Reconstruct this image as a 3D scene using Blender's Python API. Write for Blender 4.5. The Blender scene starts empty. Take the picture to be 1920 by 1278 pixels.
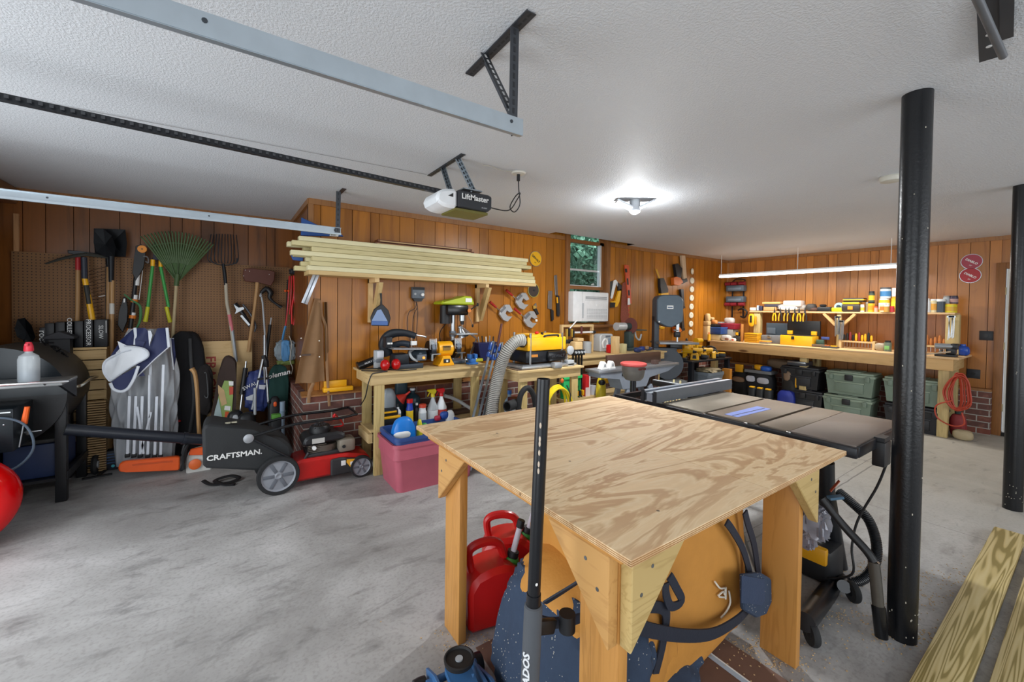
import bpy, bmesh, math, random
from math import sin, cos, pi, radians as R
from mathutils import Vector, Matrix, Euler, noise
rnd = random.Random(7)
sc = bpy.context.scene
COL = sc.collection
# ------------------------------------------------------------ camera
YAW, F, CY, ROLL, PITCH, CAMH = .605687, 775.06, 594.15, -.0129064, -.0175281, 1.46
cam_d = bpy.data.cameras.new('camera'); cam = bpy.data.objects.new('camera', cam_d); COL.objects.link(cam)
cam_d.sensor_width = 36; cam_d.lens = F * 36 / 1920; cam_d.shift_y = -(639 - CY) / 1920; cam_d.clip_start = .02
def cam_axes():
    fw0 = Vector((sin(YAW), cos(YAW), 0)); r0 = Vector((cos(YAW), -sin(YAW), 0)); z = Vector((0, 0, 1))
    fw = fw0 * cos(PITCH) + z * sin(PITCH); up = z * cos(PITCH) - fw0 * sin(PITCH)
    right = r0 * cos(ROLL) - up * -1 * sin(ROLL) * -1
    up2 = up * cos(ROLL) + r0 * sin(ROLL)
    return right, up2, fw
_r, _u, _f = cam_axes()
cam.matrix_world = Matrix(((_r.x, _u.x, -_f.x, 0), (_r.y, _u.y, -_f.y, 0), (_r.z, _u.z, -_f.z, CAMH), (0, 0, 0, 1)))
sc.camera = cam
# ------------------------------------------------------------ world, lights, exposure
sc.view_settings.view_transform = 'Standard'; sc.view_settings.look = 'None'
sc.view_settings.gamma = 1; sc.view_settings.use_curve_mapping = False
sc.view_settings.exposure = .13
w = bpy.data.worlds.new('sky'); sc.world = w; w.use_nodes = True
bg = w.node_tree.nodes['Background']; bg.inputs[0].default_value = (.80, .90, 1, 1); bg.inputs[1].default_value = 1.1
def area(name, loc, rot, sx, sy, power, col=(1, 1, 1)):
    l = bpy.data.lights.new(name, 'AREA'); l.shape = 'RECTANGLE'; l.size = sx; l.size_y = sy; l.energy = power; l.color = col
    o = bpy.data.objects.new(name, l); COL.objects.link(o); o.location = loc; o.rotation_euler = rot; return o
area('daylight_garage_opening', (-1.55, 2.4, 1.1), (0, -pi / 2, 0), 2.0, 2.4, 46, (.93, .97, 1))
area('daylight_second_opening', (-1.55, -1.2, 1.1), (0, -pi / 2, 0), 2.0, 2.8, 50, (.93, .97, 1))
area('front_fill_light', (3.2, -3.3, 1.35), (pi / 2, 0, 0), 5.5, 1.7, 72, (.96, .98, 1))  # added fill lamp behind the camera, lifts the overall room light
def point(name, loc, power, rad, col=(1, 1, 1)):
    l = bpy.data.lights.new(name, 'POINT'); l.energy = power; l.shadow_soft_size = rad; l.color = col
    o = bpy.data.objects.new(name, l); COL.objects.link(o); o.location = loc; return o
point('ceiling_lamp_light', (2.95, 2.39, 2.22), 13, .05, (.95, .98, 1))
_l = area('ceiling_lamp_down_light', (2.95, 2.39, 2.33), (0, 0, 0), .10, .10, 105, (.97, .99, 1)); _l.data.shape = 'DISK'
area('tube_lamp_light', (6.98, 2.67, 2.03), (0, 0, 0), .06, 2.3, 34, (1, .97, .9))
# ------------------------------------------------------------ pixel helper: a photo pixel on a known plane of the place
def ray(x, y):
    u = x - 960; v = y - CY; c, s = cos(ROLL), sin(ROLL)
    r = (u * c + v * s) / F; z2 = -(-u * s + v * c) / F; c, s = cos(PITCH), sin(PITCH)
    fw = c - z2 * s; z = s + z2 * c
    return fw * sin(YAW) + r * cos(YAW), fw * cos(YAW) - r * sin(YAW), z
def W(x, y, X=None, Y=None, Z=None):
    d = ray(x, y)
    t = X / d[0] if X is not None else Y / d[1] if Y is not None else (Z - CAMH) / d[2]
    return Vector((d[0] * t, d[1] * t, d[2] * t + CAMH))
# ------------------------------------------------------------ materials
def lin(h):
    h = h.lstrip('#'); v = [int(h[i:i + 2], 16) / 255 for i in (0, 2, 4)]
    return tuple(((c + .055) / 1.055) ** 2.4 if c > .04045 else c / 12.92 for c in v) + (1,)
_mc = {}
class NT:
    def __init__(s, name):
        s.m = bpy.data.materials.new(name); s.m.use_nodes = True; s.t = s.m.node_tree; s.b = s.t.nodes['Principled BSDF']; s._o = None
    def n(s, ty, **k):
        n = s.t.nodes.new('ShaderNode' + ty)
        for a, v in k.items():
            if a[0] == 'i' and a[1:].isdigit(): s.set(n.inputs[int(a[1:])], v)
            else: setattr(n, a, v)
        return n
    def set(s, i, v):
        if hasattr(v, 'bl_idname') and hasattr(v, 'outputs'): s.t.links.new(v.outputs[0], i)
        elif isinstance(v, bpy.types.NodeSocket): s.t.links.new(v, i)
        else: i.default_value = v
    def oc(s):
        if not s._o: s._o = s.n('TexCoord').outputs['Object']
        return s._o
    def mapg(s, sc_=(1, 1, 1), rot=(0, 0, 0)):
        m = s.n('Mapping'); s.set(m.inputs[0], s.oc()); m.inputs[3].default_value = sc_; m.inputs[2].default_value = rot; return m
    def noise(s, scale, det=3, sc_=(1, 1, 1), rough=.5, dist=0):
        n = s.n('TexNoise'); s.set(n.inputs['Vector'], s.mapg(sc_)); n.inputs['Scale'].default_value = scale; n.inputs['Detail'].default_value = det
        n.inputs['Roughness'].default_value = rough; n.inputs['Distortion'].default_value = dist; return n
    def ramp(s, f, stops):
        r = s.n('ValToRGB'); s.set(r.inputs[0], f); e = r.color_ramp.elements
        while len(e) < len(stops): e.new(.5)
        for i, (p, c) in enumerate(stops): e[i].position = p; e[i].color = c if len(c) == 4 else lin(c)
        return r
    def mix(s, f, a, b, mode='MIX'):
        m = s.n('Mix', data_type='RGBA', blend_type=mode); s.set(m.inputs[0], f); s.set(m.inputs[6], a); s.set(m.inputs[7], b); return m.outputs[2]
    def math(s, op, a, b=0):
        m = s.n('Math', operation=op); s.set(m.inputs[0], a); s.set(m.inputs[1], b); return m.outputs[0]
    def bump(s, h, st, d=.01):
        b = s.n('Bump'); b.inputs['Strength'].default_value = st; b.inputs['Distance'].default_value = d; s.set(b.inputs['Height'], h); s.set(s.b.inputs['Normal'], b); return b
    def col(s, v): s.set(s.b.inputs['Base Color'], v)
    def rough(s, v): s.set(s.b.inputs['Roughness'], v)
def c(h, ro=.5, me=0, var=.12, bs=0, tr=0, al=1, sc_=14):
    """plain material: colour with slight mottling"""
    k = (h, ro, me, var, bs, tr, al, sc_)
    if k in _mc: return _mc[k]
    t = NT('paint_' + h.strip('#')); L = lin(h)
    n = t.noise(sc_, 4)
    t.col(t.mix(n.outputs[0], tuple(x * (1 - var) for x in L[:3]) + (1,), tuple(min(1, x * (1 + var)) for x in L[:3]) + (1,)))
    t.b.inputs['Metallic'].default_value = me; t.rough(ro)
    if bs: t.bump(t.noise(90, 2).outputs[0], bs, .003)
    if tr: t.b.inputs['Transmission Weight'].default_value = tr; t.b.inputs['IOR'].default_value = 1.3
    if al < 1: t.b.inputs['Alpha'].default_value = al
    _mc[k] = t.m; return t.m
def glow(h, st):
    k = ('g', h, st)
    if k in _mc: return _mc[k]
    t = NT('lamp_glow'); t.col(lin(h)); t.b.inputs['Emission Color'].default_value = lin(h); t.b.inputs['Emission Strength'].default_value = st
    _mc[k] = t.m; return t.m
def wood(light, dark, ax='x', s=1, ro=.6, knots=True, ring=.5):
    k = ('w', light, dark, ax, s, ro, knots, ring)
    if k in _mc: return _mc[k]
    t = NT('wood')
    st = {'x': (.08, 1, 1), 'y': (1, .08, 1), 'z': (1, 1, .08)}[ax]
    n = t.noise(9 * s, 4, st, .55, .6)
    wv = t.math('SINE', t.math('MULTIPLY', n.outputs[0], 60))
    f = t.math('MULTIPLY_ADD', wv, .28); t.t.nodes[-1].inputs[2].default_value = .5
    fine = t.noise(60 * s, 2, tuple(v * (.5 if v < 1 else 1) for v in st))
    f2 = t.mix(.35, f, fine.outputs[0])
    r = t.ramp(f2, [(.25, dark), (.45, light), (.75, light)])
    mid = t.mix(ring, lin(light), r.outputs[0])
    big = t.noise(2.2 * s, 3, st)
    cc = t.mix(t.ramp(big.outputs[0], [(.4, (0, 0, 0, 1)), (.75, (.45, .45, .45, 1))]).outputs[0], mid, lin(dark))
    if knots:
        v = t.n('TexVoronoi'); t.set(v.inputs['Vector'], t.mapg(tuple(x * (3.5 if x < 1 else 1) for x in st))); v.inputs['Scale'].default_value = 4.2 * s
        kk = t.ramp(v.outputs['Distance'], [(.0, (1, 1, 1, 1)), (.05, (.8, .8, .8, 1)), (.09, (0, 0, 0, 1))])
        cc = t.mix(kk.outputs[0], cc, lin('#5f3a18'))
    t.col(cc); t.rough(ro); t.bump(f2, .12, .002)
    _mc[k] = t.m; return t.m
# ------------------------------------------------------------ mesh builder
def wm(o):
    m = Matrix.Identity(4)
    while o: m = o.matrix_basis @ m; o = o.parent
    return m
def smooth_path(pts, k=6, closed=False):
    P = [Vector(p) for p in pts]; n = len(P); out = []
    if n < 3: return P
    for i in range(n if closed else n - 1):
        a, b, c_, d = (P[(i + j - 1) % n] if closed else P[max(0, min(n - 1, i + j - 1))] for j in range(4))
        for q in range(k):
            t = q / k
            out.append(.5 * ((2 * b) + (c_ - a) * t + (2 * a - 5 * b + 4 * c_ - d) * t * t + (3 * b - a - 3 * c_ + d) * t ** 3))
    if not closed: out.append(P[-1])
    return out
class M:
    def __init__(s, frame=None): s.bm = bmesh.new(); s.lay = s.bm.verts.layers.int.new('old'); s.mats = []; s.frame = frame; s.X = Matrix.Identity(4)
    def _mi(s, m):
        if m not in s.mats: s.mats.append(m)
        return s.mats.index(m)
    def _do(s, vs, m, mx=None):
        i = s._mi(m); mx = s.X if mx is None else s.X @ mx
        for v in vs: v.co = mx @ v.co
        for f in {f for v in vs for f in v.link_faces}: f.material_index = i; f.smooth = True
        return s
    def box(s, ce, sz, m, r=(0, 0, 0), b=0, seg=2):
        if b: s.mark()
        vs = bmesh.ops.create_cube(s.bm, size=1)['verts']
        for v in vs: v.co = Vector((v.co.x * sz[0], v.co.y * sz[1], v.co.z * sz[2]))
        if b:
            es = list({e for v in vs for e in v.link_edges}); b = min(b, min(sz) * .49)
            bmesh.ops.bevel(s.bm, geom=es, offset=b, segments=seg, affect='EDGES', profile=.5)
            vs = s._new()
        return s._do(vs, m, Matrix.Translation(ce) @ Euler(r).to_matrix().to_4x4())
    def bb(s, x0, x1, y0, y1, z0, z1, m, b=0):
        return s.box(((x0 + x1) / 2, (y0 + y1) / 2, (z0 + z1) / 2), (x1 - x0, y1 - y0, z1 - z0), m, b=b)
    def bar(s, p0, p1, wd, th, m, b=0, up=(0, 0, 1)):
        """rectangular bar from p0 to p1; wd across, th along up"""
        p0, p1 = Vector(p0), Vector(p1); d = (p1 - p0); L = d.length; d.normalize(); u = Vector(up)
        sd = d.cross(u)
        if sd.length < 1e-4: sd = d.cross(Vector((0, 1, 0)))
        sd.normalize(); u = sd.cross(d)
        if b: s.mark()
        vs = bmesh.ops.create_cube(s.bm, size=1)['verts']
        for v in vs: v.co = Vector((v.co.x * L, v.co.y * wd, v.co.z * th))
        if b:
            es = list({e for v in vs for e in v.link_edges})
            bmesh.ops.bevel(s.bm, geom=es, offset=min(b, wd * .45, th * .45), segments=2, affect='EDGES', profile=.5)
            vs = None
        mx = Matrix((( d.x, sd.x, u.x, 0), (d.y, sd.y, u.y, 0), (d.z, sd.z, u.z, 0), (0, 0, 0, 1)))
        if vs is None:
            s.bm.verts.ensure_lookup_table(); vs = s._new()
        return s._do(vs, m, Matrix.Translation((p0 + p1) / 2) @ mx)
    def _new(s):
        return [v for v in s.bm.verts if not v[s.lay]]
    def mark(s):
        for v in s.bm.verts: v[s.lay] = 1
    def ring_sweep(s, rings, m, cap=True, closed=False):
        """rings: list of lists of Vector, same length, each closed"""
        V = [[s.bm.verts.new(s.X @ p) for p in r] for r in rings]; n = len(V[0]); i = s._mi(m); fs = []
        N = len(V)
        for a in range(N if closed else N - 1):
            A, B = V[a], V[(a + 1) % N]
            for q in range(n): fs.append(s.bm.faces.new((A[q], A[(q + 1) % n], B[(q + 1) % n], B[q])))
        if cap and not closed: fs.append(s.bm.faces.new(V[0][::-1])); fs.append(s.bm.faces.new(V[-1]))
        for f in fs: f.material_index = i; f.smooth = True
        return s
    def tube(s, pts, r, m, n=8, k=6, closed=False, cap=True, flat=1, smooth=True):
        P = smooth_path(pts, k, closed) if smooth else [Vector(p) for p in pts]
        N = len(P); rr = (lambda i: r) if not isinstance(r, (list, tuple)) else (lambda i: r[0] + 0 if len(r) == 1 else _lerp(r, i / max(1, N - 1)))
        rings = []; up = None
        for i, p in enumerate(P):
            a = P[(i - 1) % N] if closed else P[max(0, i - 1)]; b = P[(i + 1) % N] if closed else P[min(N - 1, i + 1)]
            d = (b - a)
            d = d.normalized() if d.length > 1e-9 else Vector((0, 0, 1))
            if up is None:
                up = Vector((0, 0, 1)) if abs(d.z) < .9 else Vector((0, 1, 0))
            x = up.cross(d)
            if x.length < 1e-5: x = Vector((1, 0, 0)).cross(d)
            x.normalize(); up = d.cross(x)
            q = rr(i); rings.append([p + x * cos(2 * pi * j / n) * q + up * sin(2 * pi * j / n) * q * flat for j in range(n)])
        return s.ring_sweep(rings, m, cap, closed)
    def cyl(s, p0, p1, r, m, r1=None, n=20, cap=True):
        return s.tube([p0, p1], (r, r if r1 is None else r1), m, n=n, cap=cap, smooth=False)
    def pipe(s, p0, p1, r, ri, m, n=24):
        """open-ended hollow pipe"""
        p0, p1 = Vector(p0), Vector(p1); d = (p1 - p0).normalized(); x = d.orthogonal().normalized(); y = d.cross(x)
        rg = lambda p, q: [p + x * cos(2 * pi * j / n) * q + y * sin(2 * pi * j / n) * q for j in range(n)]
        return s.ring_sweep([rg(p0, ri), rg(p0, r), rg(p1, r), rg(p1, ri)], m, cap=False, closed=True)
    def lathe(s, prof, m, ce=(0, 0, 0), ax=(0, 0, 1), n=24, cap=True):
        d = Vector(ax).normalized(); x = d.orthogonal().normalized(); y = d.cross(x); ce = Vector(ce)
        return s.ring_sweep([[ce + d * z + x * cos(2 * pi * j / n) * max(r, 1e-4) + y * sin(2 * pi * j / n) * max(r, 1e-4) for j in range(n)] for r, z in prof], m, cap)
    def prism(s, pts, pl, a0, a1, m, b=0):
        """polygon in plane pl ('xz','yz','xy') pushed from a0 to a1 on the third axis"""
        f = {'xz': lambda p, a: Vector((p[0], a, p[1])), 'yz': lambda p, a: Vector((a, p[0], p[1])), 'xy': lambda p, a: Vector((p[0], p[1], a))}[pl]
        s.mark()
        A = [s.bm.verts.new(f(p, a0)) for p in pts]; B = [s.bm.verts.new(f(p, a1)) for p in pts]; n = len(pts)
        fs = [s.bm.faces.new(A), s.bm.faces.new(B[::-1])] + [s.bm.faces.new((A[i], B[i], B[(i + 1) % n], A[(i + 1) % n])) for i in range(n)]
        if b: bmesh.ops.bevel(s.bm, geom=list({e for q in fs for e in q.edges}), offset=b, segments=1, affect='EDGES', profile=.5)
        vs = s._new(); s._do(vs, m); bmesh.ops.recalc_face_normals(s.bm, faces=list({q for v in vs for q in v.link_faces})); return s
    def tr(s, px, m, X=None, Y=None, t=.02, b=0):
        """outline read on the plane Y (or X), given a real thickness t towards the room"""
        P = [W(p[0], p[1], X=X, Y=Y) for p in px]
        if Y is not None: return s.prism([(p.x, p.z) for p in P], 'xz', Y - t, Y, m, b)
        return s.prism([(p.y, p.z) for p in P], 'yz', X - t, X, m, b)
    def sph(s, ce, r, m, n=16, rot=(0, 0, 0)):
        if not isinstance(r, (tuple, list)): r = (r, r, r)
        vs = bmesh.ops.create_uvsphere(s.bm, u_segments=n, v_segments=max(6, n // 2), radius=1)['verts']
        return s._do(vs, m, Matrix.Translation(ce) @ Euler(rot).to_matrix().to_4x4() @ Matrix.Diagonal((*r, 1)))
    def blob(s, ce, sz, m, p=.5, nz=.02, fr=3, n=24, rot=(0, 0, 0), seed=0, taper=0):
        """soft rounded-box body (bags, cushions): superellipsoid with wrinkles"""
        vs = bmesh.ops.create_uvsphere(s.bm, u_segments=n * 2, v_segments=n, radius=1)['verts']
        sg = lambda v, e: math.copysign(abs(v) ** e, v)
        for v in vs:
            q = v.co.copy(); lat = math.asin(max(-1, min(1, q.z))); lo = math.atan2(q.y, q.x)
            d = Vector((sg(cos(lat), p) * sg(cos(lo), p), sg(cos(lat), p) * sg(sin(lo), p), sg(sin(lat), p)))
            k = 1 + noise.noise(q * fr + Vector((seed, seed * 2, 0))) * nz * 6 + noise.noise(q * fr * 3 + Vector((0, seed, 0))) * nz * 2
            tz = 1 - taper * (d.z * .5 + .5)
            v.co = Vector((d.x * sz[0] / 2 * k * tz, d.y * sz[1] / 2 * k * tz, d.z * sz[2] / 2 * (1 + (k - 1) * .4)))
        return s._do(vs, m, Matrix.Translation(ce) @ Euler(rot).to_matrix().to_4x4())
    def text(s, body, ce, size, m, r=(pi / 2, 0, 0), ext=.0015, off=0, sx=1, shear=0):
        cu = bpy.data.curves.new('txt', 'FONT'); cu.body = body; cu.size = size; cu.extrude = ext; cu.offset = off; cu.shear = shear; cu.resolution_u = 2
        cu.align_x = 'CENTER'; cu.align_y = 'CENTER'
        o = bpy.data.objects.new('txt', cu); COL.objects.link(o)
        dg = bpy.context.evaluated_depsgraph_get(); me = o.evaluated_get(dg).to_mesh()
        me = me.copy(); i = s._mi(m); me.transform(s.X @ Matrix.Translation(ce) @ Euler(r).to_matrix().to_4x4() @ Matrix.Diagonal((sx, 1, 1, 1)))
        for q in me.polygons: q.material_index = i; q.use_smooth = False
        s.bm.from_mesh(me); bpy.data.meshes.remove(me); s.lay = s.bm.verts.layers.int['old']
        bpy.data.objects.remove(o); bpy.data.curves.remove(cu); return s
    def grid(s, fn, nu, nv, m, th=0):
        """surface fn(u,v)->Vector, u,v in 0..1; th gives it thickness"""
        V = [[s.bm.verts.new(s.X @ Vector(fn(i / nu, j / nv))) for j in range(nv + 1)] for i in range(nu + 1)]; fs = []
        i_ = s._mi(m)
        for i in range(nu):
            for j in range(nv): fs.append(s.bm.faces.new((V[i][j], V[i + 1][j], V[i + 1][j + 1], V[i][j + 1])))
        for f in fs: f.material_index = i_; f.smooth = True
        if th:
            g = bmesh.ops.solidify(s.bm, geom=fs, thickness=th)
            for f in g['geom']:
                if isinstance(f, bmesh.types.BMFace): f.material_index = i_; f.smooth = True
        return s
    def obj(s, name, parent=None, ang=32, **k):
        bmesh.ops.recalc_face_normals(s.bm, faces=s.bm.faces) if k.pop('recalc', True) else None
        mx = (wm(parent).inverted() if parent else Matrix.Identity(4)) @ (wm(s.frame) if s.frame else Matrix.Identity(4))
        org = None
        if not parent and s.bm.verts:
            vs = [mx @ v.co for v in s.bm.verts]
            org = Vector(((min(v.x for v in vs) + max(v.x for v in vs)) / 2, (min(v.y for v in vs) + max(v.y for v in vs)) / 2, min(v.z for v in vs)))
            mx = Matrix.Translation(-org) @ mx
        s.bm.transform(mx); s.bm.normal_update(); a = R(ang)
        for e in s.bm.edges:
            if len(e.link_faces) == 2: e.smooth = e.calc_face_angle(0) < a
        s.bm.verts.layers.int.remove(s.lay)
        me = bpy.data.meshes.new(name); s.bm.to_mesh(me); s.bm.free()
        for m in s.mats: me.materials.append(m)
        o = bpy.data.objects.new(name, me); COL.objects.link(o)
        if parent: o.parent = parent
        if org is not None: o.location = org
        for a_, v in k.items():
            if v is not None: o[a_] = v
        return o
def _lerp(r, t):
    x = t * (len(r) - 1); i = min(int(x), len(r) - 2); return r[i] + (r[i + 1] - r[i]) * (x - i)
def T(name, label, cat, loc=(0, 0, 0), rz=0, group=None, rot=None):
    o = bpy.data.objects.new(name, None); COL.objects.link(o); o.location = loc; o.rotation_euler = rot or (0, 0, rz); o.empty_display_size = .05
    o['label'] = label; o['category'] = cat
    if group: o['group'] = group
    return o
def one(m, name, label, cat, group=None, **k):
    return m.obj(name, label=label, category=cat, group=group, **k)
def S(m, name, **k): return m.obj(name, kind='structure', **k)
def kids(o): return [x for x in COL.objects if x.parent is o]
def dup(root, loc, rz=None, label=None, rot=None, scale=None):
    ch = kids(root); r = root.copy(); COL.objects.link(r); r.location = loc
    if rz is not None: r.rotation_euler = (0, 0, rz)
    if rot: r.rotation_euler = rot
    if scale: r.scale = scale
    if label: r['label'] = label
    for x in ch:
        gs = kids(x); y = x.copy(); COL.objects.link(y); y.parent = r
        for g in gs: z = g.copy(); COL.objects.link(z); z.parent = y
    return r
# ============================================================ THE ROOM
XL, XB, XR, YB, YR, H = -1.7, .62, 7.8, 4.12, 5.3, 2.44      # left wall, chimney-like bump side, right wall, back plane, recess plane, ceiling
def mat_ceiling():
    t = NT('knockdown_ceiling'); t.col(t.mix(t.noise(1.5, 3).outputs[0], lin('#cbcfd4'), lin('#d3d6da'))); t.rough(.55)
    n = t.noise(95, 3, (1, 1.0, 1), .6); t.bump(t.ramp(n.outputs[0], [(.42, (0, 0, 0, 1)), (.6, (1, 1, 1, 1))]).outputs[0], .42, .004); return t.m
def mat_floor():
    t = NT('worn_concrete')
    a = t.noise(.9, 6, (1, 1.6, 1), .62, .6); b = t.noise(4.5, 6, (1, 2.2, 1), .65, .4); f = t.noise(60, 3)
    base = t.ramp(a.outputs[0], [(.3, '#827f7d'), (.5, '#9f9d9b'), (.72, '#bbb9b8')])
    st = t.ramp(b.outputs[0], [(.28, (.42, .42, .42, 1)), (.46, (1, 1, 1, 1))])
    cc = t.mix(.75, base.outputs[0], st.outputs[0], 'MULTIPLY'); 
    cc = t.mix(t.ramp(f.outputs[0], [(.35, (.3, .3, .3, 1)), (.5, (0, 0, 0, 1))]).outputs[0], cc, lin('#77736f'))
    sp = t.n('SeparateXYZ'); t.set(sp.inputs[0], t.oc())
    # warmer stained concrete towards the back right of the room, grey towards the door
    wx = t.n('MapRange'); t.set(wx.inputs[0], sp.outputs[0]); wx.inputs[1].default_value = 2.2; wx.inputs[2].default_value = 4.2
    warm = t.mix(t.noise(2.2, 4, (1, .4, 1), .6, .8).outputs[0], lin('#8f8a7c'), lin('#c9c2b4'))
    cc = t.mix(t.math('MULTIPLY', wx.outputs[0], .7), cc, warm)
    # patches of dark spill stain, each its own shape
    v = t.noise(2.1, 5, (1, 2.6, 1), .7, 1.2)
    cc = t.mix(t.ramp(v.outputs[0], [(.60, (0, 0, 0, 1)), (.70, (.55, .55, .55, 1))]).outputs[0], cc, lin('#6e6b69'))
    # sawn joints in the slab
    def joint(sock, at, wd):
        d = t.math('ABSOLUTE', t.math('SUBTRACT', sock, at)); return t.math('LESS_THAN', d, wd)
    wob = t.noise(3, 2); yy = t.math('ADD', sp.outputs[1], t.math('MULTIPLY', t.math('SUBTRACT', wob.outputs[0], .5), .03))
    j = t.math('MAXIMUM', t.math('MAXIMUM', joint(yy, .475, .006), joint(yy, .545, .003)), joint(t.math('ADD', sp.outputs[0], t.math('MULTIPLY', t.math('SUBTRACT', wob.outputs[0], .5), .02)), 3.02, .003))
    cc = t.mix(t.math('MULTIPLY', j, .6), cc, lin('#4c4844'))
    t.col(cc); t.rough(t.ramp(b.outputs[0], [(.3, (.5, .5, .5, 1)), (.7, (.72, .72, .72, 1))]).outputs[0]); t.bump(b.outputs[0], .15, .004); return t.m
def mat_panel(light='#c07a34', dark='#96551c', name='panel'):
    t = NT('wood_panelling'); n = t.noise(7, 5, (1, 1, .09), .6, 1.2); fi = t.noise(70, 2, (1, 1, .03))
    at = t.n('Attribute', attribute_name='tone', attribute_type='GEOMETRY')
    r = t.ramp(n.outputs[0], [(.25, dark), (.5, light), (.8, light)])
    cc = t.mix(.22, r.outputs[0], fi.outputs[0], 'MULTIPLY')
    hs = t.n('HueSaturation'); t.set(hs.inputs['Color'], cc); t.set(hs.inputs['Value'], t.math('ADD', t.math('MULTIPLY', at.outputs['Fac'], .34), .93)); hs.inputs['Saturation'].default_value = 1.04
    kn = t.noise(2.6, 3, (1, 1, .5), .5, 2.5); cc = t.mix(t.ramp(kn.outputs[0], [(.72, (0, 0, 0, 1)), (.8, (.6, .6, .6, 1))]).outputs[0], hs.outputs[0], lin(dark))
    t.col(cc); t.rough(.33); t.bump(fi.outputs[0], .05, .001); return t.m
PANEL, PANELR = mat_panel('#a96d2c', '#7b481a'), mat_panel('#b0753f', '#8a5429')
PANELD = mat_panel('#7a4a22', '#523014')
def mat_brick(ax):
    t = NT('red_brick'); sp = t.n('SeparateXYZ'); t.set(sp.inputs[0], t.oc()); cb = t.n('CombineXYZ'); t.set(cb.inputs[0], sp.outputs[ax]); t.set(cb.inputs[1], sp.outputs[2])
    b = t.n('TexBrick'); t.set(b.inputs['Vector'], cb); b.inputs['Scale'].default_value = 1; b.inputs['Brick Width'].default_value = .205; b.inputs['Row Height'].default_value = .075
    b.inputs['Mortar Size'].default_value = .006; b.inputs['Mortar Smooth'].default_value = .2; b.inputs['Bias'].default_value = 0
    b.inputs['Color1'].default_value = lin('#7c4436'); b.inputs['Color2'].default_value = lin('#5b4440'); b.inputs['Mortar'].default_value = lin('#a8a49c')
    n = t.noise(18, 4); cc = t.mix(t.ramp(n.outputs[0], [(.5, (0, 0, 0, 1)), (.75, (.5, .5, .5, 1))]).outputs[0], b.outputs[0], lin('#9c6a55'))
    t.col(cc); t.rough(.85); t.bump(t.math('SUBTRACT', 1, b.outputs['Fac']), .6, .008); return t.m
BRX, BRY = mat_brick(0), mat_brick(1)
TRIMW = wood('#9a6a3c', '#6f4522', 'z', 1, .4, False)
M().bb(-6, XR + .3, -4, YR + .3, -.15, 0, mat_floor()).obj('floor', kind='structure')
# ceiling with the raised pocket over the window
CE = mat_ceiling(); px0, px1, py0 = 3.40, 4.93, 3.97
g = M()
g.bb(XL - .1, px0, -3.4, YB + .12, H, H + .12, CE); g.bb(XL - .1, XB + .14, YB + .12, YR + .1, H, H + .12, CE); g.bb(px1, XR + .1, -3.4, YB + .12, H, H + .12, CE); g.bb(px0, px1, -3.4, py0, H, H + .12, CE)
g.bb(px0 - .02, px1 + .02, py0 - .02, YB + .1, H + .25, H + .3, CE); g.bb(px0, px1, py0 - .02, py0, H, H + .28, CE); g.bb(px0 - .02, px0, py0, YB + .1, H, H + .28, CE); g.bb(px1, px1 + .02, py0, YB + .1, H, H + .28, CE)
S(g, 'ceiling')
def planks(name, plane, a0, a1, z0, z1, mat, seed, holes=(), flip=1, base=None):
    """wall of boards with narrow V grooves; plane ('y', value) or ('x', value); holes (a0,a1,z0,z1)"""
    rr = random.Random(seed); m = M(); p = plane[1]; a = a0; tones = []
    ws = [.10, .155, .125, .20, .09, .18, .145, .22, .11, .16]
    def bd(u0, u1, w0, w1, tone):
        if u1 - u0 < .004 or w1 - w0 < .01: return
        n0 = len(m.bm.faces); e = .0025
        if plane[0] == 'y': m.bb(u0 + e, u1 - e, p, p + .02 * flip, w0, w1, mat)
        else: m.bb(p, p + .02 * flip, u0 + e, u1 - e, w0, w1, mat)
        tones.extend([tone] * (len(m.bm.faces) - n0))
    k = 0
    while a < a1 - 1e-4:
        b = min(a1, a + ws[k % 10] * rr.uniform(.85, 1.15)); k += 1; tone = rr.random(); cuts = [a, b]
        for h in holes:
            for q in h[:2]:
                if a < q < b: cuts.append(q)
        cuts.sort()
        for u0, u1 in zip(cuts, cuts[1:]):
            mid = (u0 + u1) / 2; hs = [h for h in holes if h[0] <= mid <= h[1]]
            if hs: bd(u0, u1, z0, hs[0][2], tone); bd(u0, u1, hs[0][3], z1, tone)
            else: bd(u0, u1, z0, z1, tone)
        a = b
    dk = c('#3a2210', .8)
    n0 = len(m.bm.faces)
    lo = p + .02 * flip; hi = p + .12 * flip
    def back(u0, u1, w0, w1):
        if u1 - u0 < .01 or w1 - w0 < .01: return
        if plane[0] == 'y': m.bb(u0, u1, min(lo, hi), max(lo, hi), w0, w1, dk)
        else: m.bb(min(lo, hi), max(lo, hi), u0, u1, w0, w1, dk)
    if holes:
        h = holes[0]; back(a0, h[0], z0, z1); back(h[1], a1, z0, z1); back(h[0], h[1], z0, h[2]); back(h[0], h[1], h[3], z1)
    else: back(a0, a1, z0, z1)
    tones.extend([.5] * (len(m.bm.faces) - n0))
    o = m.obj(name, kind='structure', recalc=False); at = o.data.attributes.new('tone', 'FLOAT', 'FACE'); at.data.foreach_set('value', tones); return o
WIN = (3.715, 4.50, 1.295, 2.6)
planks('wall_back', ('y', YB), XB, XR, .66, H + .25, PANEL, 3, [WIN])
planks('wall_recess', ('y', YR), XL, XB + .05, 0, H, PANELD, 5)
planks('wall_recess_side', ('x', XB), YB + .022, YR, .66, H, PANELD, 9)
planks('wall_right', ('x', XR), .76, YB + .1, 0, H, PANELR, 12)
planks('wall_right_beyond_door', ('x', XR), -3.4, -.12, 0, H, PANELR, 13)
M().bb(XR, XR + .12, -.12, .76, 2.07, H, PANELR).obj('wall_right_over_door', kind='structure')
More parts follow.
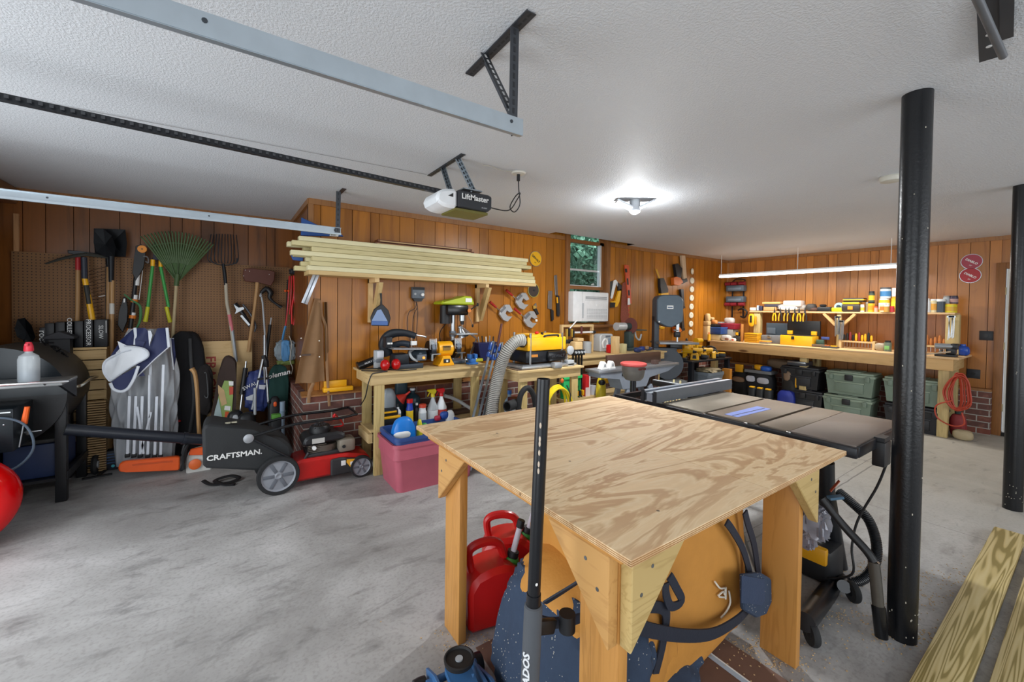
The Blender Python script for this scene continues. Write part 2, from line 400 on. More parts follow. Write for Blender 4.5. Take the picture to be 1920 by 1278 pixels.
# brick footings with sloped wooden sills
g = M(); g.bb(.565, 3.0, 4.05, YB + .1, 0, .665, BRX); g.bb(3.0, XR, 4.05, YB + .1, 0, .665, BRX); S(g, 'wall_back_brick_base')
g = M(); g.bb(.565, XB, 4.05 + .06, YR, 0, .665, BRY); S(g, 'wall_recess_brick_base')
g = M(); g.prism([(4.03, .66), (YB, .66), (YB, .70), (4.03, .672)], 'yz', .55, XR, TRIMW); S(g, 'trim_1')
g = M(); g.bb(7.69, XR, .80, 4.1, 0, .53, BRY); S(g, 'wall_right_brick_base')
g = M(); g.bb(7.67, XR, .80, 4.1, .53, .56, TRIMW); S(g, 'trim_2')
# crown boards
g = M(); g.bb(XB - .01, 3.68, YB - .018, YB, H - .05, H, TRIMW); g.bb(4.54, XR, YB - .018, YB, H - .05, H, TRIMW); S(g, 'trim_3')
g = M(); g.bb(XR - .018, XR, .0, YB - .02, H - .05, H, TRIMW); S(g, 'trim_4')
g = M(); g.bb(XB - .018, XB, YB, YR, H - .05, H, TRIMW); S(g, 'trim_5')
g = M(); g.bb(XB - .012, XB + .03, YB - .014, YB + .0, .68, H - .05, TRIMW); S(g, 'trim_6')
g = M(); g.bb(XR - .03, XR, YB - .03, YB, .56, H - .05, wood('#c08a50', '#9a6530', 'z', 1, .4, False)); S(g, 'trim_7')
g = M(); g.bb(XL, -1.45, 3.6, YR, 2.30, H, TRIMW, b=.02); S(g, 'trim_8')
g = M(); g.bb(XL, XB, YR - .016, YR, 2.36, H - .0, TRIMW); S(g, 'trim_9')
g = M(); g.bb(-1.475, -1.445, YR - .02, YR, 1.90, 2.22, wood('#b98a5c', '#8f6238', 'z', 1, .5, False)); S(g, 'trim_10')
# left wall with the two open garage doorways, front wall
WH = c('#cfccc6', .6)
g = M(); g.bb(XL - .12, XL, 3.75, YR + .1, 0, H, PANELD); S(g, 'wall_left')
g = M(); g.bb(XL - .12, XL, .35, 1.05, 0, H, WH); g.bb(XL - .12, XL, 1.05, 3.75, 2.15, H, WH); g.bb(XL - .12, XL, -2.6, .35, 2.15, H, WH); g.bb(XL - .12, XL, -3.4, -2.6, 0, H, WH); S(g, 'wall_left_doorways')
g = M(); g.bb(XL - .12, XR + .1, -3.5, -3.38, 0, .5, WH); g.bb(XL - .12, XR + .1, -3.5, -3.38, 2.2, H, WH); g.bb(XL - .12, .4, -3.5, -3.38, .5, 2.2, WH); g.bb(6.0, XR + .1, -3.5, -3.38, .5, 2.2, WH); S(g, 'wall_front')
g = M(); g.bb(-1.71, -1.49, 4.9, 4.93, 1.02, 2.1, c('#d8d4ca', .7, bs=.5)); 
for i in range(40): g.box((-1.487, 4.915, 1.04 + i * .0265), (.012, .03, .016), c('#bdb8ac', .8))
S(g, 'trim_11')
# pegboard
def mat_peg():
    t = NT('pegboard'); sp = t.n('SeparateXYZ'); t.set(sp.inputs[0], t.oc())
    fx = t.math('SUBTRACT', t.math('FRACT', t.math('MULTIPLY', sp.outputs[0], 39.37)), .5); fz = t.math('SUBTRACT', t.math('FRACT', t.math('MULTIPLY', sp.outputs[2], 39.37)), .5)
    d = t.math('SQRT', t.math('ADD', t.math('MULTIPLY', fx, fx), t.math('MULTIPLY', fz, fz)))
    h = t.math('LESS_THAN', d, .17); n = t.noise(3, 3)
    t.col(t.mix(h, t.mix(n.outputs[0], lin('#75502e'), lin('#8a6238')), lin('#2a170d'))); t.rough(.6); t.bump(t.math('SUBTRACT', 1, h), .5, .003); return t.m
PEG = mat_peg()
one(M().bb(-1.485, .60, YR - .03, YR - .001, .68, 1.902, PEG), 'pegboard', 'brown perforated hardboard panel fixed to the back of the left recess', 'pegboard')
# window
g = M(); x0, x1, z0, z1 = 3.69, 4.535, 1.26, 2.56; WF = wood('#8d5c30', '#6b4322', 'z', 1, .45, False); WFX = wood('#8d5c30', '#6b4322', 'x', 1, .45, False)
g.bb(x0, x0 + .07, YB - .035, YB + .1, z0, z1, WF, b=.004); g.bb(x1 - .07, x1, YB - .035, YB + .1, z0, z1, WF, b=.004); g.bb(x0 - .02, x1 + .02, YB - .10, YB + .1, z0 - .03, z0 + .01, WFX, b=.006); g.bb(x0, x1, YB - .02, YB, z0 - .09, z0 - .03, WFX)
wi = S(g, 'window_1')
g = M(); g.bb(3.76, 4.465, YB + .03, YB + .075, 1.755, 1.80, WFX); g.bb(3.76, 4.465, YB + .03, YB + .075, 2.385, 2.43, WFX); g.bb(3.76, 3.775, YB + .03, YB + .075, 1.80, 2.385, WF); g.bb(4.385, 4.465, YB + .03, YB + .06, 1.80, 2.56, WF); g.obj('sash', wi)
g = M(); AL = c('#d6dadc', .35, .6)
g.bb(3.775, 3.79, YB + .02, YB + .05, 1.80, 2.385, AL); g.bb(4.355, 4.385, YB + .0, YB + .05, 1.80, 2.385, AL); g.bb(3.79, 4.36, YB + .025, YB + .045, 2.005, 2.03, AL); g.bb(3.79, 4.36, YB + .03, YB + .04, 1.80, 1.812, AL); g.obj('metal_frame', wi, label='silver metal storm frame')
GL = c('#eef6f4', .02, 0, 0, 0, 1); g = M(); g.bb(3.78, 4.38, YB + .052, YB + .056, 1.80, 2.385, GL); g.bb(3.78, 4.38, YB + .052, YB + .056, 2.43, 2.56, GL); g.obj('pane', wi)
# garden hedge outside
def mat_leaf():
    t = NT('foliage'); n = t.noise(11, 5, rough=.7); t.col(t.ramp(n.outputs[0], [(.3, '#16301f'), (.5, '#34604a'), (.72, '#8fb5a2')]).outputs[0]); t.rough(.8); return t.m
rr = random.Random(4); g = M(); LF = mat_leaf()
for i in range(2600):
    g.box((rr.uniform(2.2, 9), rr.uniform(5.9, 6.9), rr.uniform(.0, 4.0)), (.16, .02, .09), LF, r=(rr.uniform(-1, 1), rr.uniform(-1, 1), rr.uniform(0, 3)))
g.bb(1.5, 10, 6.9, 7.3, -.1, 4.4, LF); g.obj('hedge', kind='stuff', label='green leafy hedge growing outside the window', category='hedge')
area('daylight_on_hedge', (5, 5.65, 3.6), (R(60), 0, 0), 5, 1.2, 110, (.95, 1, 1))
# white side door
d = S(M().bb(XR - .01, XR + .04, -.08, .715, .045, 2.03, c('#cfcfca', .5, bs=.1)), 'door_1')
g = M(); g.bb(XR - .035, XR + .06, .722, .80, 0, 2.11, WF, b=.004); g.bb(XR - .035, XR + .06, -.16, -.085, 0, 2.11, WF, b=.004); g.bb(XR - .035, XR + .06, -.085, .722, 2.035, 2.11, WF, b=.004); g.bb(XR - .03, XR + .08, -.085, .722, 0, .04, c('#1b1715', .8)); g.obj('door_frame', d)
g = M()
for z in (1.72, 1.05, .3): g.cyl((XR - .02, .722, z), (XR - .02, .722, z + .09), .008, c('#8a7a5a', .4, .8), n=8)
g.obj('hinge', d)
# outlet plates on the right wall
for (px, py, lb) in ((1850, 606, 'dark square wall outlet beside the white door'), (1828, 678, 'dark wall outlet behind the workbench end, below the other outlet')):
    p = W(px, py, X=XR); t = T('wall_outlet', lb, 'outlet', p)
    g = M(t); g.box((-.006, 0, 0), (.012, .115, .115), c('#22252a', .5), b=.003); g.obj('cover_plate', t)
    g = M(t); g.cyl((-.012, 0, 0), (-.018, 0, 0), .02, c('#0e0f11', .4), n=16); g.obj('socket', t)
# ============================================================ palette
BK = c('#17181b', .5); BKM = c('#1b1d22', .35, .2); BKG = c('#101114', .25); RUB = c('#1c1d1f', .8, bs=.15); WHT = c('#e6e6e4', .5); GALV = c('#b9c4cc', .32, .75); STEEL = c('#a9adb0', .28, .9); DSTEEL = c('#4a4e54', .4, .7)
YEL = c('#f0b21c', .38); YELD = c('#d89a12', .45); RED = c('#c3161a', .3); ORG = c('#e5591c', .4); GRY = c('#6d7074', .5); LGRY = c('#a7abae', .5); NAVY = c('#1f2a52', .6); BLU = c('#2a5fae', .4)
PINE = {a: wood('#cdb07a', '#a98750', a, 1, .6) for a in 'xyz'}
PINEN = {a: wood('#d8b884', '#bb945c', a, 1, .6, False) for a in 'xyz'}
TRT = {a: wood('#cbbf90', '#a39461', a, 1, .65) for a in 'xyz'}
AMB = {a: wood('#c68d47', '#9f6a2c', a, 1.1, .5) for a in 'xyz'}
ASH = {a: wood('#b98f5e', '#8e6a40', a, 1, .5, False) for a in 'xyz'}
# ============================================================ CEILING: door hardware
def perf_angle(m, p0, p1, wd, mat, hole, n, up=(0, 0, 1)):
    """slotted steel angle: two thin webs with dark slots"""
    p0, p1 = Vector(p0), Vector(p1); d = (p1 - p0).normalized(); sd = d.cross(Vector(up)).normalized(); u = sd.cross(d)
    m.bar(p0, p1, wd, .003, mat, up=up); m.bar(p0 + sd * wd / 2 - u * wd / 2, p1 + sd * wd / 2 - u * wd / 2, .003, wd, mat, up=up)
    for i in range(n):
        q = p0.lerp(p1, (i + .5) / n)
        m.bar(q - d * .009 - u * .001, q + d * .009 - u * .001, .008, .0055, hole, up=up)
        q2 = q + sd * wd / 2 - u * wd / 2
        m.bar(q2 - d * .009, q2 + d * .009, .0055, .008, hole, up=up)
SLOT = c('#c9c9c9', .8); SLD = c('#202226', .7); HANG = c('#43464b', .45, .5)
def track(name, label, Yt, xe, z, door_side, hang_pts):
    t = T(name, label, 'door track', (-1.2, Yt, z))
    s = 1 if door_side > 0 else -1
    g = M()
    for x0, x1 in ((-1.22, xe),):
        g.bb(x0, x1, Yt - .002, Yt + .002, z - .025, z + .03, GALV)
        g.bb(x0, x1, Yt, Yt + s * .022, z + .028, z + .031, GALV); g.bb(x0, x1, Yt, Yt + s * .016, z - .027, z - .024, GALV)
        g.bb(x0, x1, Yt + s * .016 - .0015, Yt + s * .016 + .0015, z - .027, z - .012, GALV)
    pts = [(-1.22 - .36 * sin(a), Yt, z - .36 + .36 * cos(a)) for a in [i * pi / 16 for i in range(9)]] + [(-1.58, Yt, .1)]
    for a, b in zip(pts, pts[1:]):
        a, b = Vector(a), Vector(b); g.bar(a, b + (b - a) * .03, .006, .055, GALV, up=(0, 1, 0) if 0 else (b - a).cross(Vector((0, 1, 0))))
    for x in (xe - .05, xe - .9, xe - 1.7): g.cyl((x, Yt - .004, z + .01), (x, Yt - .001, z + .01), .006, DSTEEL, n=8)
    g.obj('channel', t)
    return t
t = track('garage_door_track', 'galvanised steel door track across the top left, nearest the camera, on a slotted hanger', 1.19, .86, 2.10, 1, None)
g = M(); perf_angle(g, (.825, 1.10, H - .004), (.835, 1.54, H - .004), .036, HANG, SLD, 16, (0, 0, -1)); g.obj('ceiling_angle', t)
g = M(); perf_angle(g, (.832, 1.20, H - .01), (.84, 1.215, 2.08), .034, HANG, SLD, 12, (1, 0, 0)); g.cyl((.815, 1.215, 2.10), (.86, 1.215, 2.10), .006, DSTEEL, n=8); g.obj('hanger_strut', t)
g = M(); perf_angle(g, (.832, 1.40, H - .01), (.84, 1.23, 2.16), .034, HANG, SLOT, 10, (1, 0, 0)); g.obj('diagonal_strut', t)
t = track('garage_door_track', 'galvanised door track along the recess on the far left, ending under a short dark hanger', 3.72, .80, 2.10, -1, None)
g = M(); g.bar((.80, 3.60, H - .003), (.80, 3.80, H - .003), .034, .004, HANG); g.obj('ceiling_angle', t)
g = M(); perf_angle(g, (.79, 3.70, H - .01), (.79, 3.72, 2.09), .036, HANG, SLD, 8, (1, 0, 0)); g.obj('hanger_strut', t)
# corner of the second door's hardware, top right of the view
t = T('door_track_bracket', 'dark perforated bracket and round bar hanging from the ceiling in the upper right corner', 'bracket', (1.95, .12, H))
g = M(t); g.X = Matrix.Identity(4)
a = W(1800, -60, Z=H - .06); b = W(1868, 82, Z=H - .10)
g = M(); g.cyl(a, b, .011, c('#6d7176', .45, .6), n=14); g.obj('bar', t)
g = M(); a = W(1838, -30, Z=H - .012); b = W(1842, 88, Z=H - .03); g.bar(a, b, .05, .004, HANG)
for k in (.55, .75): 
    q = a.lerp(b, k); g.cyl(q - Vector((0, 0, .004)), q + Vector((0, 0, .001)), .008, SLOT, n=10)
a2 = W(1872, -30, Z=H - .02); b2 = W(1874, 48, Z=H - .03); g.bar(a2, b2, .03, .004, HANG); g.obj('perforated_plate', t)
# opener
OX, OY = 1.33, 2.53
t = T('garage_door_opener', 'dark garage door opener with white light cover and long black rail on the ceiling', 'door opener', (OX, OY, 2.2))
g = M(); g.tube([(-1.6, 2.56, 2.31), (1.2, 2.54, 2.235)], .001, BK)
g.bar((-1.6, 2.56, 2.31), (1.22, 2.54, 2.235), .03, .028, BKM)
for i in range(70):
    x = -1.0 + i * .031; zz = 2.31 - (x + 1.6) * .0266; g.box((x, 2.526 - (0 if x < 0 else 0), zz), (.013, .006, .012), c('#3a3c40', .6))
g.obj('rail', t)
g = M(); z0, z1 = 2.115, 2.235
g.prism([(1.235, z0 + .008), (1.46, z0 + .005), (1.49, z0 + .03), (1.49, z1 - .01), (1.46, z1), (1.235, z1 - .003)], 'xz', OY - .12, OY + .12, c('#25282d', .4), b=.006)
g.text('LiftMaster', (1.36, OY - .1225, 2.195), .05, WHT, off=.0008); g.text('8160W', (1.43, OY - .1225, 2.14), .014, LGRY); g.obj('case', t)
g = M(); g.prism([(1.085, z0 + .03), (1.11, z0 + .008), (1.17, z0 - .006), (1.235, z0), (1.235, z1), (1.18, z1), (1.12, z1 - .016), (1.09, z1 - .045)], 'xz', OY - .115, OY + .115, c('#e9edf0', .35), b=.018); g.obj('light_cover', t, label='white plastic light cover')
g = M(); g.prism([(1.165, z1 - .052), (1.20, z1 - .03), (1.20, z1 - .055)], 'xz', OY - .118, OY - .112, BK); g.obj('vent_mark', t)
g = M(); g.bb(1.22, 1.47, OY - .1, OY + .1, z0 - .012, z0 + .004, c('#6a6424', .4)); g.obj('lamp_lens', t, label='yellowish lens under the case')
g = M(); perf_angle(g, (1.232, 2.34, H - .004), (1.232, 2.87, H - .004), .03, HANG, SLD, 18, (0, 0, -1)); g.obj('ceiling_angle', t)
GA2 = c('#9aa3aa', .35, .8)
g = M(); perf_angle(g, (1.235, 2.44, H), (1.36, 2.45, 2.25), .026, GA2, SLD, 8, (0, 1, 0)); g.obj('hanger_strut', t)
g = M(); perf_angle(g, (1.235, 2.66, H), (1.27, 2.60, 2.25), .026, GA2, SLD, 8, (0, 1, 0)); g.obj('hanger_strut', t)
g = M(); g.bb(1.28, 1.42, 2.42, 2.62, 2.25, 2.258, GA2); g.obj('top_plate', t)
g = M(); o = Vector((1.716, 2.42, H)); g.tube([(1.475, OY, 2.2), (1.56, 2.48, 2.17), (1.66, 2.45, 2.17), (1.72, 2.44, 2.25), (1.74, 2.43, 2.3), (1.70, 2.43, 2.27), (1.66, 2.44, 2.19), (1.70, 2.44, 2.16), (1.74, 2.43, 2.22), (1.72, 2.42, 2.32), (1.716, 2.42, 2.41)], .004, BK); g.cyl((1.716, 2.42, 2.38), (1.716, 2.42, 2.425), .012, BK, n=10); g.obj('power_cord', t)
g = M(); g.lathe([(.05, 0), (.055, -.004), (.045, -.012), (.001, -.014)], c('#d8d6cc', .5), (1.716, 2.42, H)); one(g, 'ceiling_outlet', 'round white ceiling outlet that the opener cord plugs into', 'outlet')
g = M(); g.tube([(1.66, 2.42, H - .004), (1.58, 2.44, H - .007), (1.50, 2.42, H - .005), (1.43, 2.43, H - .006)], .0025, c('#b7b2a6', .6)); one(g, 'bell_wire', 'thin pale wire stapled along the ceiling beside the opener', 'wire')
g = M(); g.tube([(-1.3, 3.0, H - .004), (.2, 2.9, H - .006), (1.2, 2.85, H - .004)], .0018, c('#8f8f8f', .6)); one(g, 'ceiling_wire', 'long thin grey wire running across the ceiling behind the opener rail', 'wire')
# deformable LED ceiling lamp
t = T('ceiling_lamp', 'bright two winged LED lamp on the ceiling, lit', 'ceiling lamp', (2.95, 2.39, H))
g = M(t); g.lathe([(.045, 0), (.045, -.03), (.045, -.06), (.05, -.10), (.035, -.115), (.001, -.115)], c('#9fa3a8', .4, .4)); g.obj('body', t)
for s in (-1, 1):
    g = M(t); g.X = Matrix.Rotation(R(-35) + (pi if s > 0 else 0), 4, 'Z') @ Matrix.Translation((.0, 0, -.09)) @ Matrix.Rotation(R(-26), 4, 'Y')
    g.box((.105, 0, 0), (.15, .11, .014), c('#b9bec3', .4, .3), b=.004); g.box((.105, 0, -.009), (.13, .095, .006), glow('#ffffff', 4)); g.obj('light_wing', t)
g = M(t); g.sph((0, 0, -.09), (.042, .042, .04), glow('#ffffff', 9)); g.obj('bulb_lens', t)
g = M(); g.lathe([(.065, 0), (.068, -.01), (.06, -.035), (.03, -.042), (.001, -.042)], c('#c3c0b4', .5), (3.88, .90, H)); one(g, 'smoke_detector', 'round off white smoke detector on the ceiling left of the steel post', 'smoke detector')
# tube lamp over the right bench
t = T('tube_light', 'long lit white LED shop light hanging on chains over the right workbench', 'shop light', (6.98, 2.67, 2.07))
g = M(); g.bb(6.955, 7.005, 1.52, 3.82, 2.085, 2.115, c('#d6d8da', .4)); g.obj('housing', t)
g = M(); g.bb(6.945, 7.015, 1.52, 3.82, 2.055, 2.086, glow('#fffdf6', 7), b=.008); g.obj('diffuser', t)
for y in (1.6, 2.65, 3.8):
    g = M(); g.tube([(6.98, y, 2.11), (6.985, y, 2.28), (6.98, y, H)], .004, WHT, n=6); g.obj('hanging_cord', t)
g = M(); g.tube([(7.0, 1.52, 2.09), (7.2, 1.40, 2.0), (7.5, 1.42, 1.85), (7.72, 1.47, 1.75), (7.77, 1.47, 1.62), (7.77, 1.45, 1.2)], .004, c('#8c8672', .6), n=6); g.obj('power_cord', t)
# two painted steel posts
PST = c('#0d0f13', .3, .05, .2, .25)
for (x, y, lb) in ((2.523, .505, 'black painted round steel post in the foreground, right of the table saw'), (4.905, .385, 'black painted round steel post at the right edge of the view')):
    g = M(); g.cyl((x, y, 0), (x, y, H), .0525, PST, n=40); rr = random.Random(int(x * 10))
    for i in range(26):
        a = rr.uniform(pi * .75, pi * 1.75); z = rr.choice([rr.uniform(.02, .2), rr.uniform(.1, 2.3)]); g.sph((x + cos(a) * .0525, y + sin(a) * .0525, z), (.0022, .0022, rr.uniform(.002, .005)), c('#b9b3a4', .8), n=6)
    one(g, 'steel_post', lb, 'post', 'black steel posts holding the ceiling')
# ============================================================ LEFT RECESS: grill
GX, GZ, GR = -1.32, .80, .36
t = T('barrel_grill', 'black barrel smoker grill with side shelf at the left edge', 'grill', (GX, 4.7, 0))
GB = c('#1d1e21', .42, .2, .15, .15); GBR = c('#3c3833', .55, .1, .2); GD = c('#182026', .3, .2)
g = M(); g.X = Matrix.Translation((GX, 0, GZ)) @ Matrix.Diagonal((1, 1, .98, 1))
def half(m, a0, a1, y0, y1, r, th, mt, n=22):
    po = [(cos(a0 + (a1 - a0) * i / n) * r, sin(a0 + (a1 - a0) * i / n) * r) for i in range(n + 1)]; pi_ = [(x * (r - th) / r, z * (r - th) / r) for x, z in po][::-1]
    m.prism(po + pi_, 'xz', y0, y1, mt)
half(g, 0, pi, 4.36, 4.98, GR, .006, GBR)
g.prism([(cos(i * pi / 22) * GR, sin(i * pi / 22) * GR) for i in range(23)], 'xz', 4.355, 4.362, GD); g.prism([(cos(i * pi / 22) * GR, sin(i * pi / 22) * GR) for i in range(23)], 'xz', 4.976, 4.984, GB); g.obj('lid', t, label='brownish black hinged lid with a dark blue end plate')
g = M(); g.X = Matrix.Translation((GX, 0, GZ)); half(g, pi, 2 * pi, 4.36, 4.98, GR, .006, GB)
for y in (4.355, 4.976): g.prism([(cos(pi + i * pi / 22) * GR, sin(pi + i * pi / 22) * GR) for i in range(23)], 'xz', y, y + .007, GB)
g.obj('barrel', t)
g = M(); g.tube([(GX + GR - .01, 4.42, GZ + .03), (GX + GR + .05, 4.46, GZ + .04), (GX + GR + .05, 4.70, GZ + .05), (GX + GR + .05, 4.94, GZ + .04), (GX + GR - .01, 4.98, GZ + .03)], .011, c('#d9d5c4', .25, .9)); g.obj('lid_handle', t, label='chrome bar handle')
g = M(); g.text('Texas', (GX + .22, 4.72, GZ + .30), .1, GB, r=(R(0), R(42), R(70)), ext=.004); g.obj('embossed_badge', t)
for (x, y) in ((-1.0, 4.40), (-1.0, 4.93), (-1.62, 4.40), (-1.62, 4.93)):
    g = M(); g.bar((x, y, 0), (x + (.02 if x > -1.2 else -.02) * 0, y, .80), .06, .06, GB, b=.004, up=(1, 0, 0)); g.obj('leg', t)
g = M(); g.bb(-1.65, -.97, 4.38, 4.96, .16, .18, GB); g.bb(-.99, -.965, 4.38, 4.96, .16, .22, GB); g.obj('bottom_shelf', t)
g = M(); g.bb(-1.70, -.90, 3.98, 4.33, .915, .935, c('#8d8f90', .35, .5), b=.004); g.prism([(3.98, .915), (4.33, .915), (4.33, .78)], 'yz', -.92, -.905, GB); g.obj('side_shelf', t, label='grey metal side shelf')
g = M(); g.tube([(-1.70, 3.955, .945), (-.93, 3.955, .945), (-.905, 3.965, .94)], .008, c('#d9dadb', .15, 1)); g.cyl((-.98, 3.955, .945), (-.98, 3.985, .925), .006, STEEL, n=8); g.obj('towel_bar', t, label='chrome rail along the shelf edge')
g = M(); g.bb(-1.68, -1.13, 4.02, 4.35, .50, .78, GD, b=.006); g.bb(-1.68, -1.14, 4.015, 4.02, .755, .762, STEEL)
for (x, z) in ((-1.3, .72), (-1.2, .60), (-1.17, .68), (-1.25, .55)): g.sph((x, 4.018, z), (.006, .004, .006), STEEL, n=8)
g.obj('firebox', t)
g = M(); g.cyl((-1.13, 4.2, .58), (-1.05, 4.2, .58), .006, STEEL, n=8); g.lathe([(.02, 0), (.022, .01), (.01, .02)], STEEL, (-1.12, 4.2, .58), (1, 0, 0), 12); g.obj('damper_knob', t)
g = M(); g.tube([(-1.62, 3.97, .72), (-1.45, 3.95, .74), (-1.30, 3.95, .62), (-1.26, 3.96, .42), (-1.12, 3.97, .40), (-1.03, 3.97, .52), (-1.07, 3.97, .68), (-1.2, 3.97, .74), (-1.38, 3.96, .70)], .007, c('#4a5866', .35), n=8); g.obj('gas_hose', t, label='blue grey hose coiled in a loop')
g = M(); g.cyl((-1.36, 3.96, .22), (-1.34, 3.96, .68), .012, WHT, n=10); g.cyl((-1.33, 3.96, .60), (-1.33, 3.96, .66), .02, WHT, n=12); g.obj('hose_pipe', t, label='white pipe stub with a round valve')
g = M(); g.cyl((-1.66, 4.93, .08), (-.90, 4.93, .08), .01, BK, n=8); g.obj('axle', t)
g = M(); g.lathe([(.03, -.012), (.075, -.018), (.085, 0), (.075, .018), (.03, .012)], RUB, (-.92, 4.93, .085), (1, 0, 0), 24); g.cyl((-.945, 4.93, .085), (-.898, 4.93, .085), .03, LGRY, n=14); g.obj('wheel', t)
# things on and around the grill
p = W(71, 733, Z=.936)
t = T('spray_bottle', 'clear plastic spray bottle with a red trigger on the grill shelf', 'bottle', (p.x, 4.12, .936))
CLR = c('#dfe6ea', .1, 0, .05, 0, 0, .45)
g = M(t); g.lathe([(.001, 0), (.05, 0), (.052, .01), (.052, .15), (.045, .175), (.02, .195), (.018, .205)], CLR); g.lathe([(.001, .003), (.047, .003), (.048, .075), (.001, .075)], c('#8c9aac', .1, 0, .05, 0, 0, .6)); g.obj('bottle_body', t)
g = M(t); g.lathe([(.022, .205), (.024, .21), (.022, .24), (.014, .265), (.001, .268)], c('#e2384a', .4)); g.box((.0, -.02, .25), (.018, .05, .016), c('#e2384a', .4), b=.004); g.obj('trigger_head', t, label='red trigger head')
g = M(); g.blob((-1.62, 4.12, .955), (.22, .16, .04), c('#d8d4cc', .8), nz=.05, seed=3); one(g, 'shop_rag', 'crumpled white rag lying on the grill side shelf', 'rag')
t = T('screwdriver', 'orange handled screwdriver hanging on the grill firebox', 'screwdriver', (-1.09, 4.0, .6))
g = M(t); g.X = Matrix.Rotation(R(8), 4, 'Y'); g.cyl((0, 0, .08), (0, 0, .19), .016, c('#e8601c', .4), r1=.013, n=8); g.obj('handle', t)
g = M(t); g.X = Matrix.Rotation(R(8), 4, 'Y'); g.cyl((0, 0, -.07), (0, 0, .08), .004, STEEL, n=8); g.obj('blade', t)
BB = c('#1b2d52', .5)
for (x, y, lb) in ((-1.47, 4.62, 'dark blue lidded storage box on the grill bottom shelf, the left one'), (-1.16, 4.66, 'dark blue lidded storage box on the grill bottom shelf, nearest the front leg')):
    t = T('storage_box', lb, 'box', (x, y - .03, .181)); g = M(t); g.bb(-.14, .14, -.2, .22, 0, .25, BB, b=.015); g.obj('box_body', t); g = M(t); g.bb(-.148, .148, -.208, .248, .255, .285, c('#232323', .6), b=.008); g.obj('lid', t)
# red fat ring
rc = Vector((-1.30, 3.72, .29)); g = M(); dv = Vector((-.45, 1, 0)).normalized(); sx = Vector((dv.y, -dv.x, 0))
g.tube([rc + sx * cos(a) * .165 + Vector((0, 0, 1)) * sin(a) * .165 for a in [i * 2 * pi / 24 for i in range(24)]], .12, c('#d3060c', .12), n=20, k=2, closed=True)
one(g, 'red_ring', 'glossy red fat ring standing on the floor, cut by the left edge of the view', 'ring')
# ---------------------------------------------------------------- long handled tools on the pegboard
YP = YR - .05
def P(x, y, d=0): return W(x, y, Y=YP - d)
def handle(g, x0, y0, x1, y1, r, m, d=.03, n=10, r1=None): g.cyl(P(x0, y0, d), P(x1, y1, d), r, m, r1=r1, n=n)
HW = ASH['z']
t = T('garden_mattock', 'black headed mattock with a red collar and straight wooden handle on the pegboard', 'mattock', P(146, 675, .05))
g = M(); handle(g, 144, 500, 146, 677, .016, HW, .05); g.obj('handle', t)
g = M(); handle(g, 144, 503, 144.5, 527, .0185, c('#b5262c', .5), .05); g.obj('collar', t, label='red collar')
g = M(); g.tr([(126, 491), (150, 492), (176, 495), (176, 501), (150, 500), (127, 497)], BKM, Y=YP - .03, t=.04, b=.004); g.obj('head', t)
t = T('pickaxe', 'yellow handled pickaxe with a long curved dark blade hanging tilted on the pegboard', 'pickaxe', P(185, 672, .08))
g = M(); handle(g, 157, 541, 184, 670, .019, YEL, .10, r1=.024); g.obj('handle', t, label='bright yellow handle'); g = M(); handle(g, 160, 555, 167, 590, .0195, c('#2f2f2c', .6), .102); g.obj('handle_sticker', t, label='dark sticker')
g = M(); handle(g, 155, 503, 157, 543, .021, c('#2a2f3c', .5), .10); g.obj('collar', t)
g = M(); g.tube([P(83, 517, .08), P(112, 507, .09), P(140, 500, .10), P(160, 497, .10)], (.006, .012, .016, .018), c('#3a3a34', .6, .3), n=6); g.tube([P(160, 497, .1), P(185, 500, .09), P(208, 503, .08)], (.018, .014, .01), c('#3a3a34', .6, .3), n=6); g.obj('head', t)
def shovel(label, blade, neck, hx0, hy0, hx1, hy1, d, mt, hm=HW, sleeve=None):
    t = T('garden_shovel', label, 'shovel', P(hx1, hy1, d)); g = M()
    pts = [P(x, y, d) for x, y in blade]; cx = sum(p.x for p in pts) / len(pts); cz = sum(p.z for p in pts) / len(pts)
    o = [g.bm.verts.new(p) for p in pts]; ctr = g.bm.verts.new(Vector((cx, pts[0].y + .03, cz))); i = g._mi(mt); fs = []
    for k in range(len(o)): fs.append(g.bm.faces.new((o[k], o[(k + 1) % len(o)], ctr)))
    bmesh.ops.solidify(g.bm, geom=fs, thickness=.004); g.obj('blade', t, ang=50)
    g = M(); g.tube([P(*neck[0], d - .01), P(*neck[1], d)], (.022, .017), mt, n=10); g.obj('socket', t)
    g = M(); handle(g, hx0, hy0, hx1, hy1, .016, hm, d); g.obj('handle', t)
    if sleeve: g = M(); handle(g, *sleeve, .0175, c('#cfccc4', .6), d); g.obj('label_sleeve', t, label='pale paper label')
    return t
SHM = c('#202328', .45, .4)
shovel('square dark scoop shovel hanging highest on the left of the pegboard, behind the round one', [(172, 448), (231, 449), (235, 475), (233, 500), (176, 500), (172, 470)], ((200, 498), (202, 520)), 202, 520, 204, 690, .04, SHM)
shovel('round point dark shovel with a pale label on its wooden handle', [(172, 452), (190, 449), (206, 461), (214, 482), (212, 500), (196, 502), (178, 492), (172, 475)], ((206, 500), (207, 548)), 209, 545, 211, 688, .11, SHM, sleeve=(209.5, 588, 210, 608))
shovel('black round shovel turned blade up low in the left corner', [(28, 640), (33, 622), (47, 619), (60, 633), (68, 655), (62, 664), (48, 663), (33, 655)], ((52, 660), (53, 690)), 53, 688, 55, 730, .10, SHM, c('#1f2024', .5))
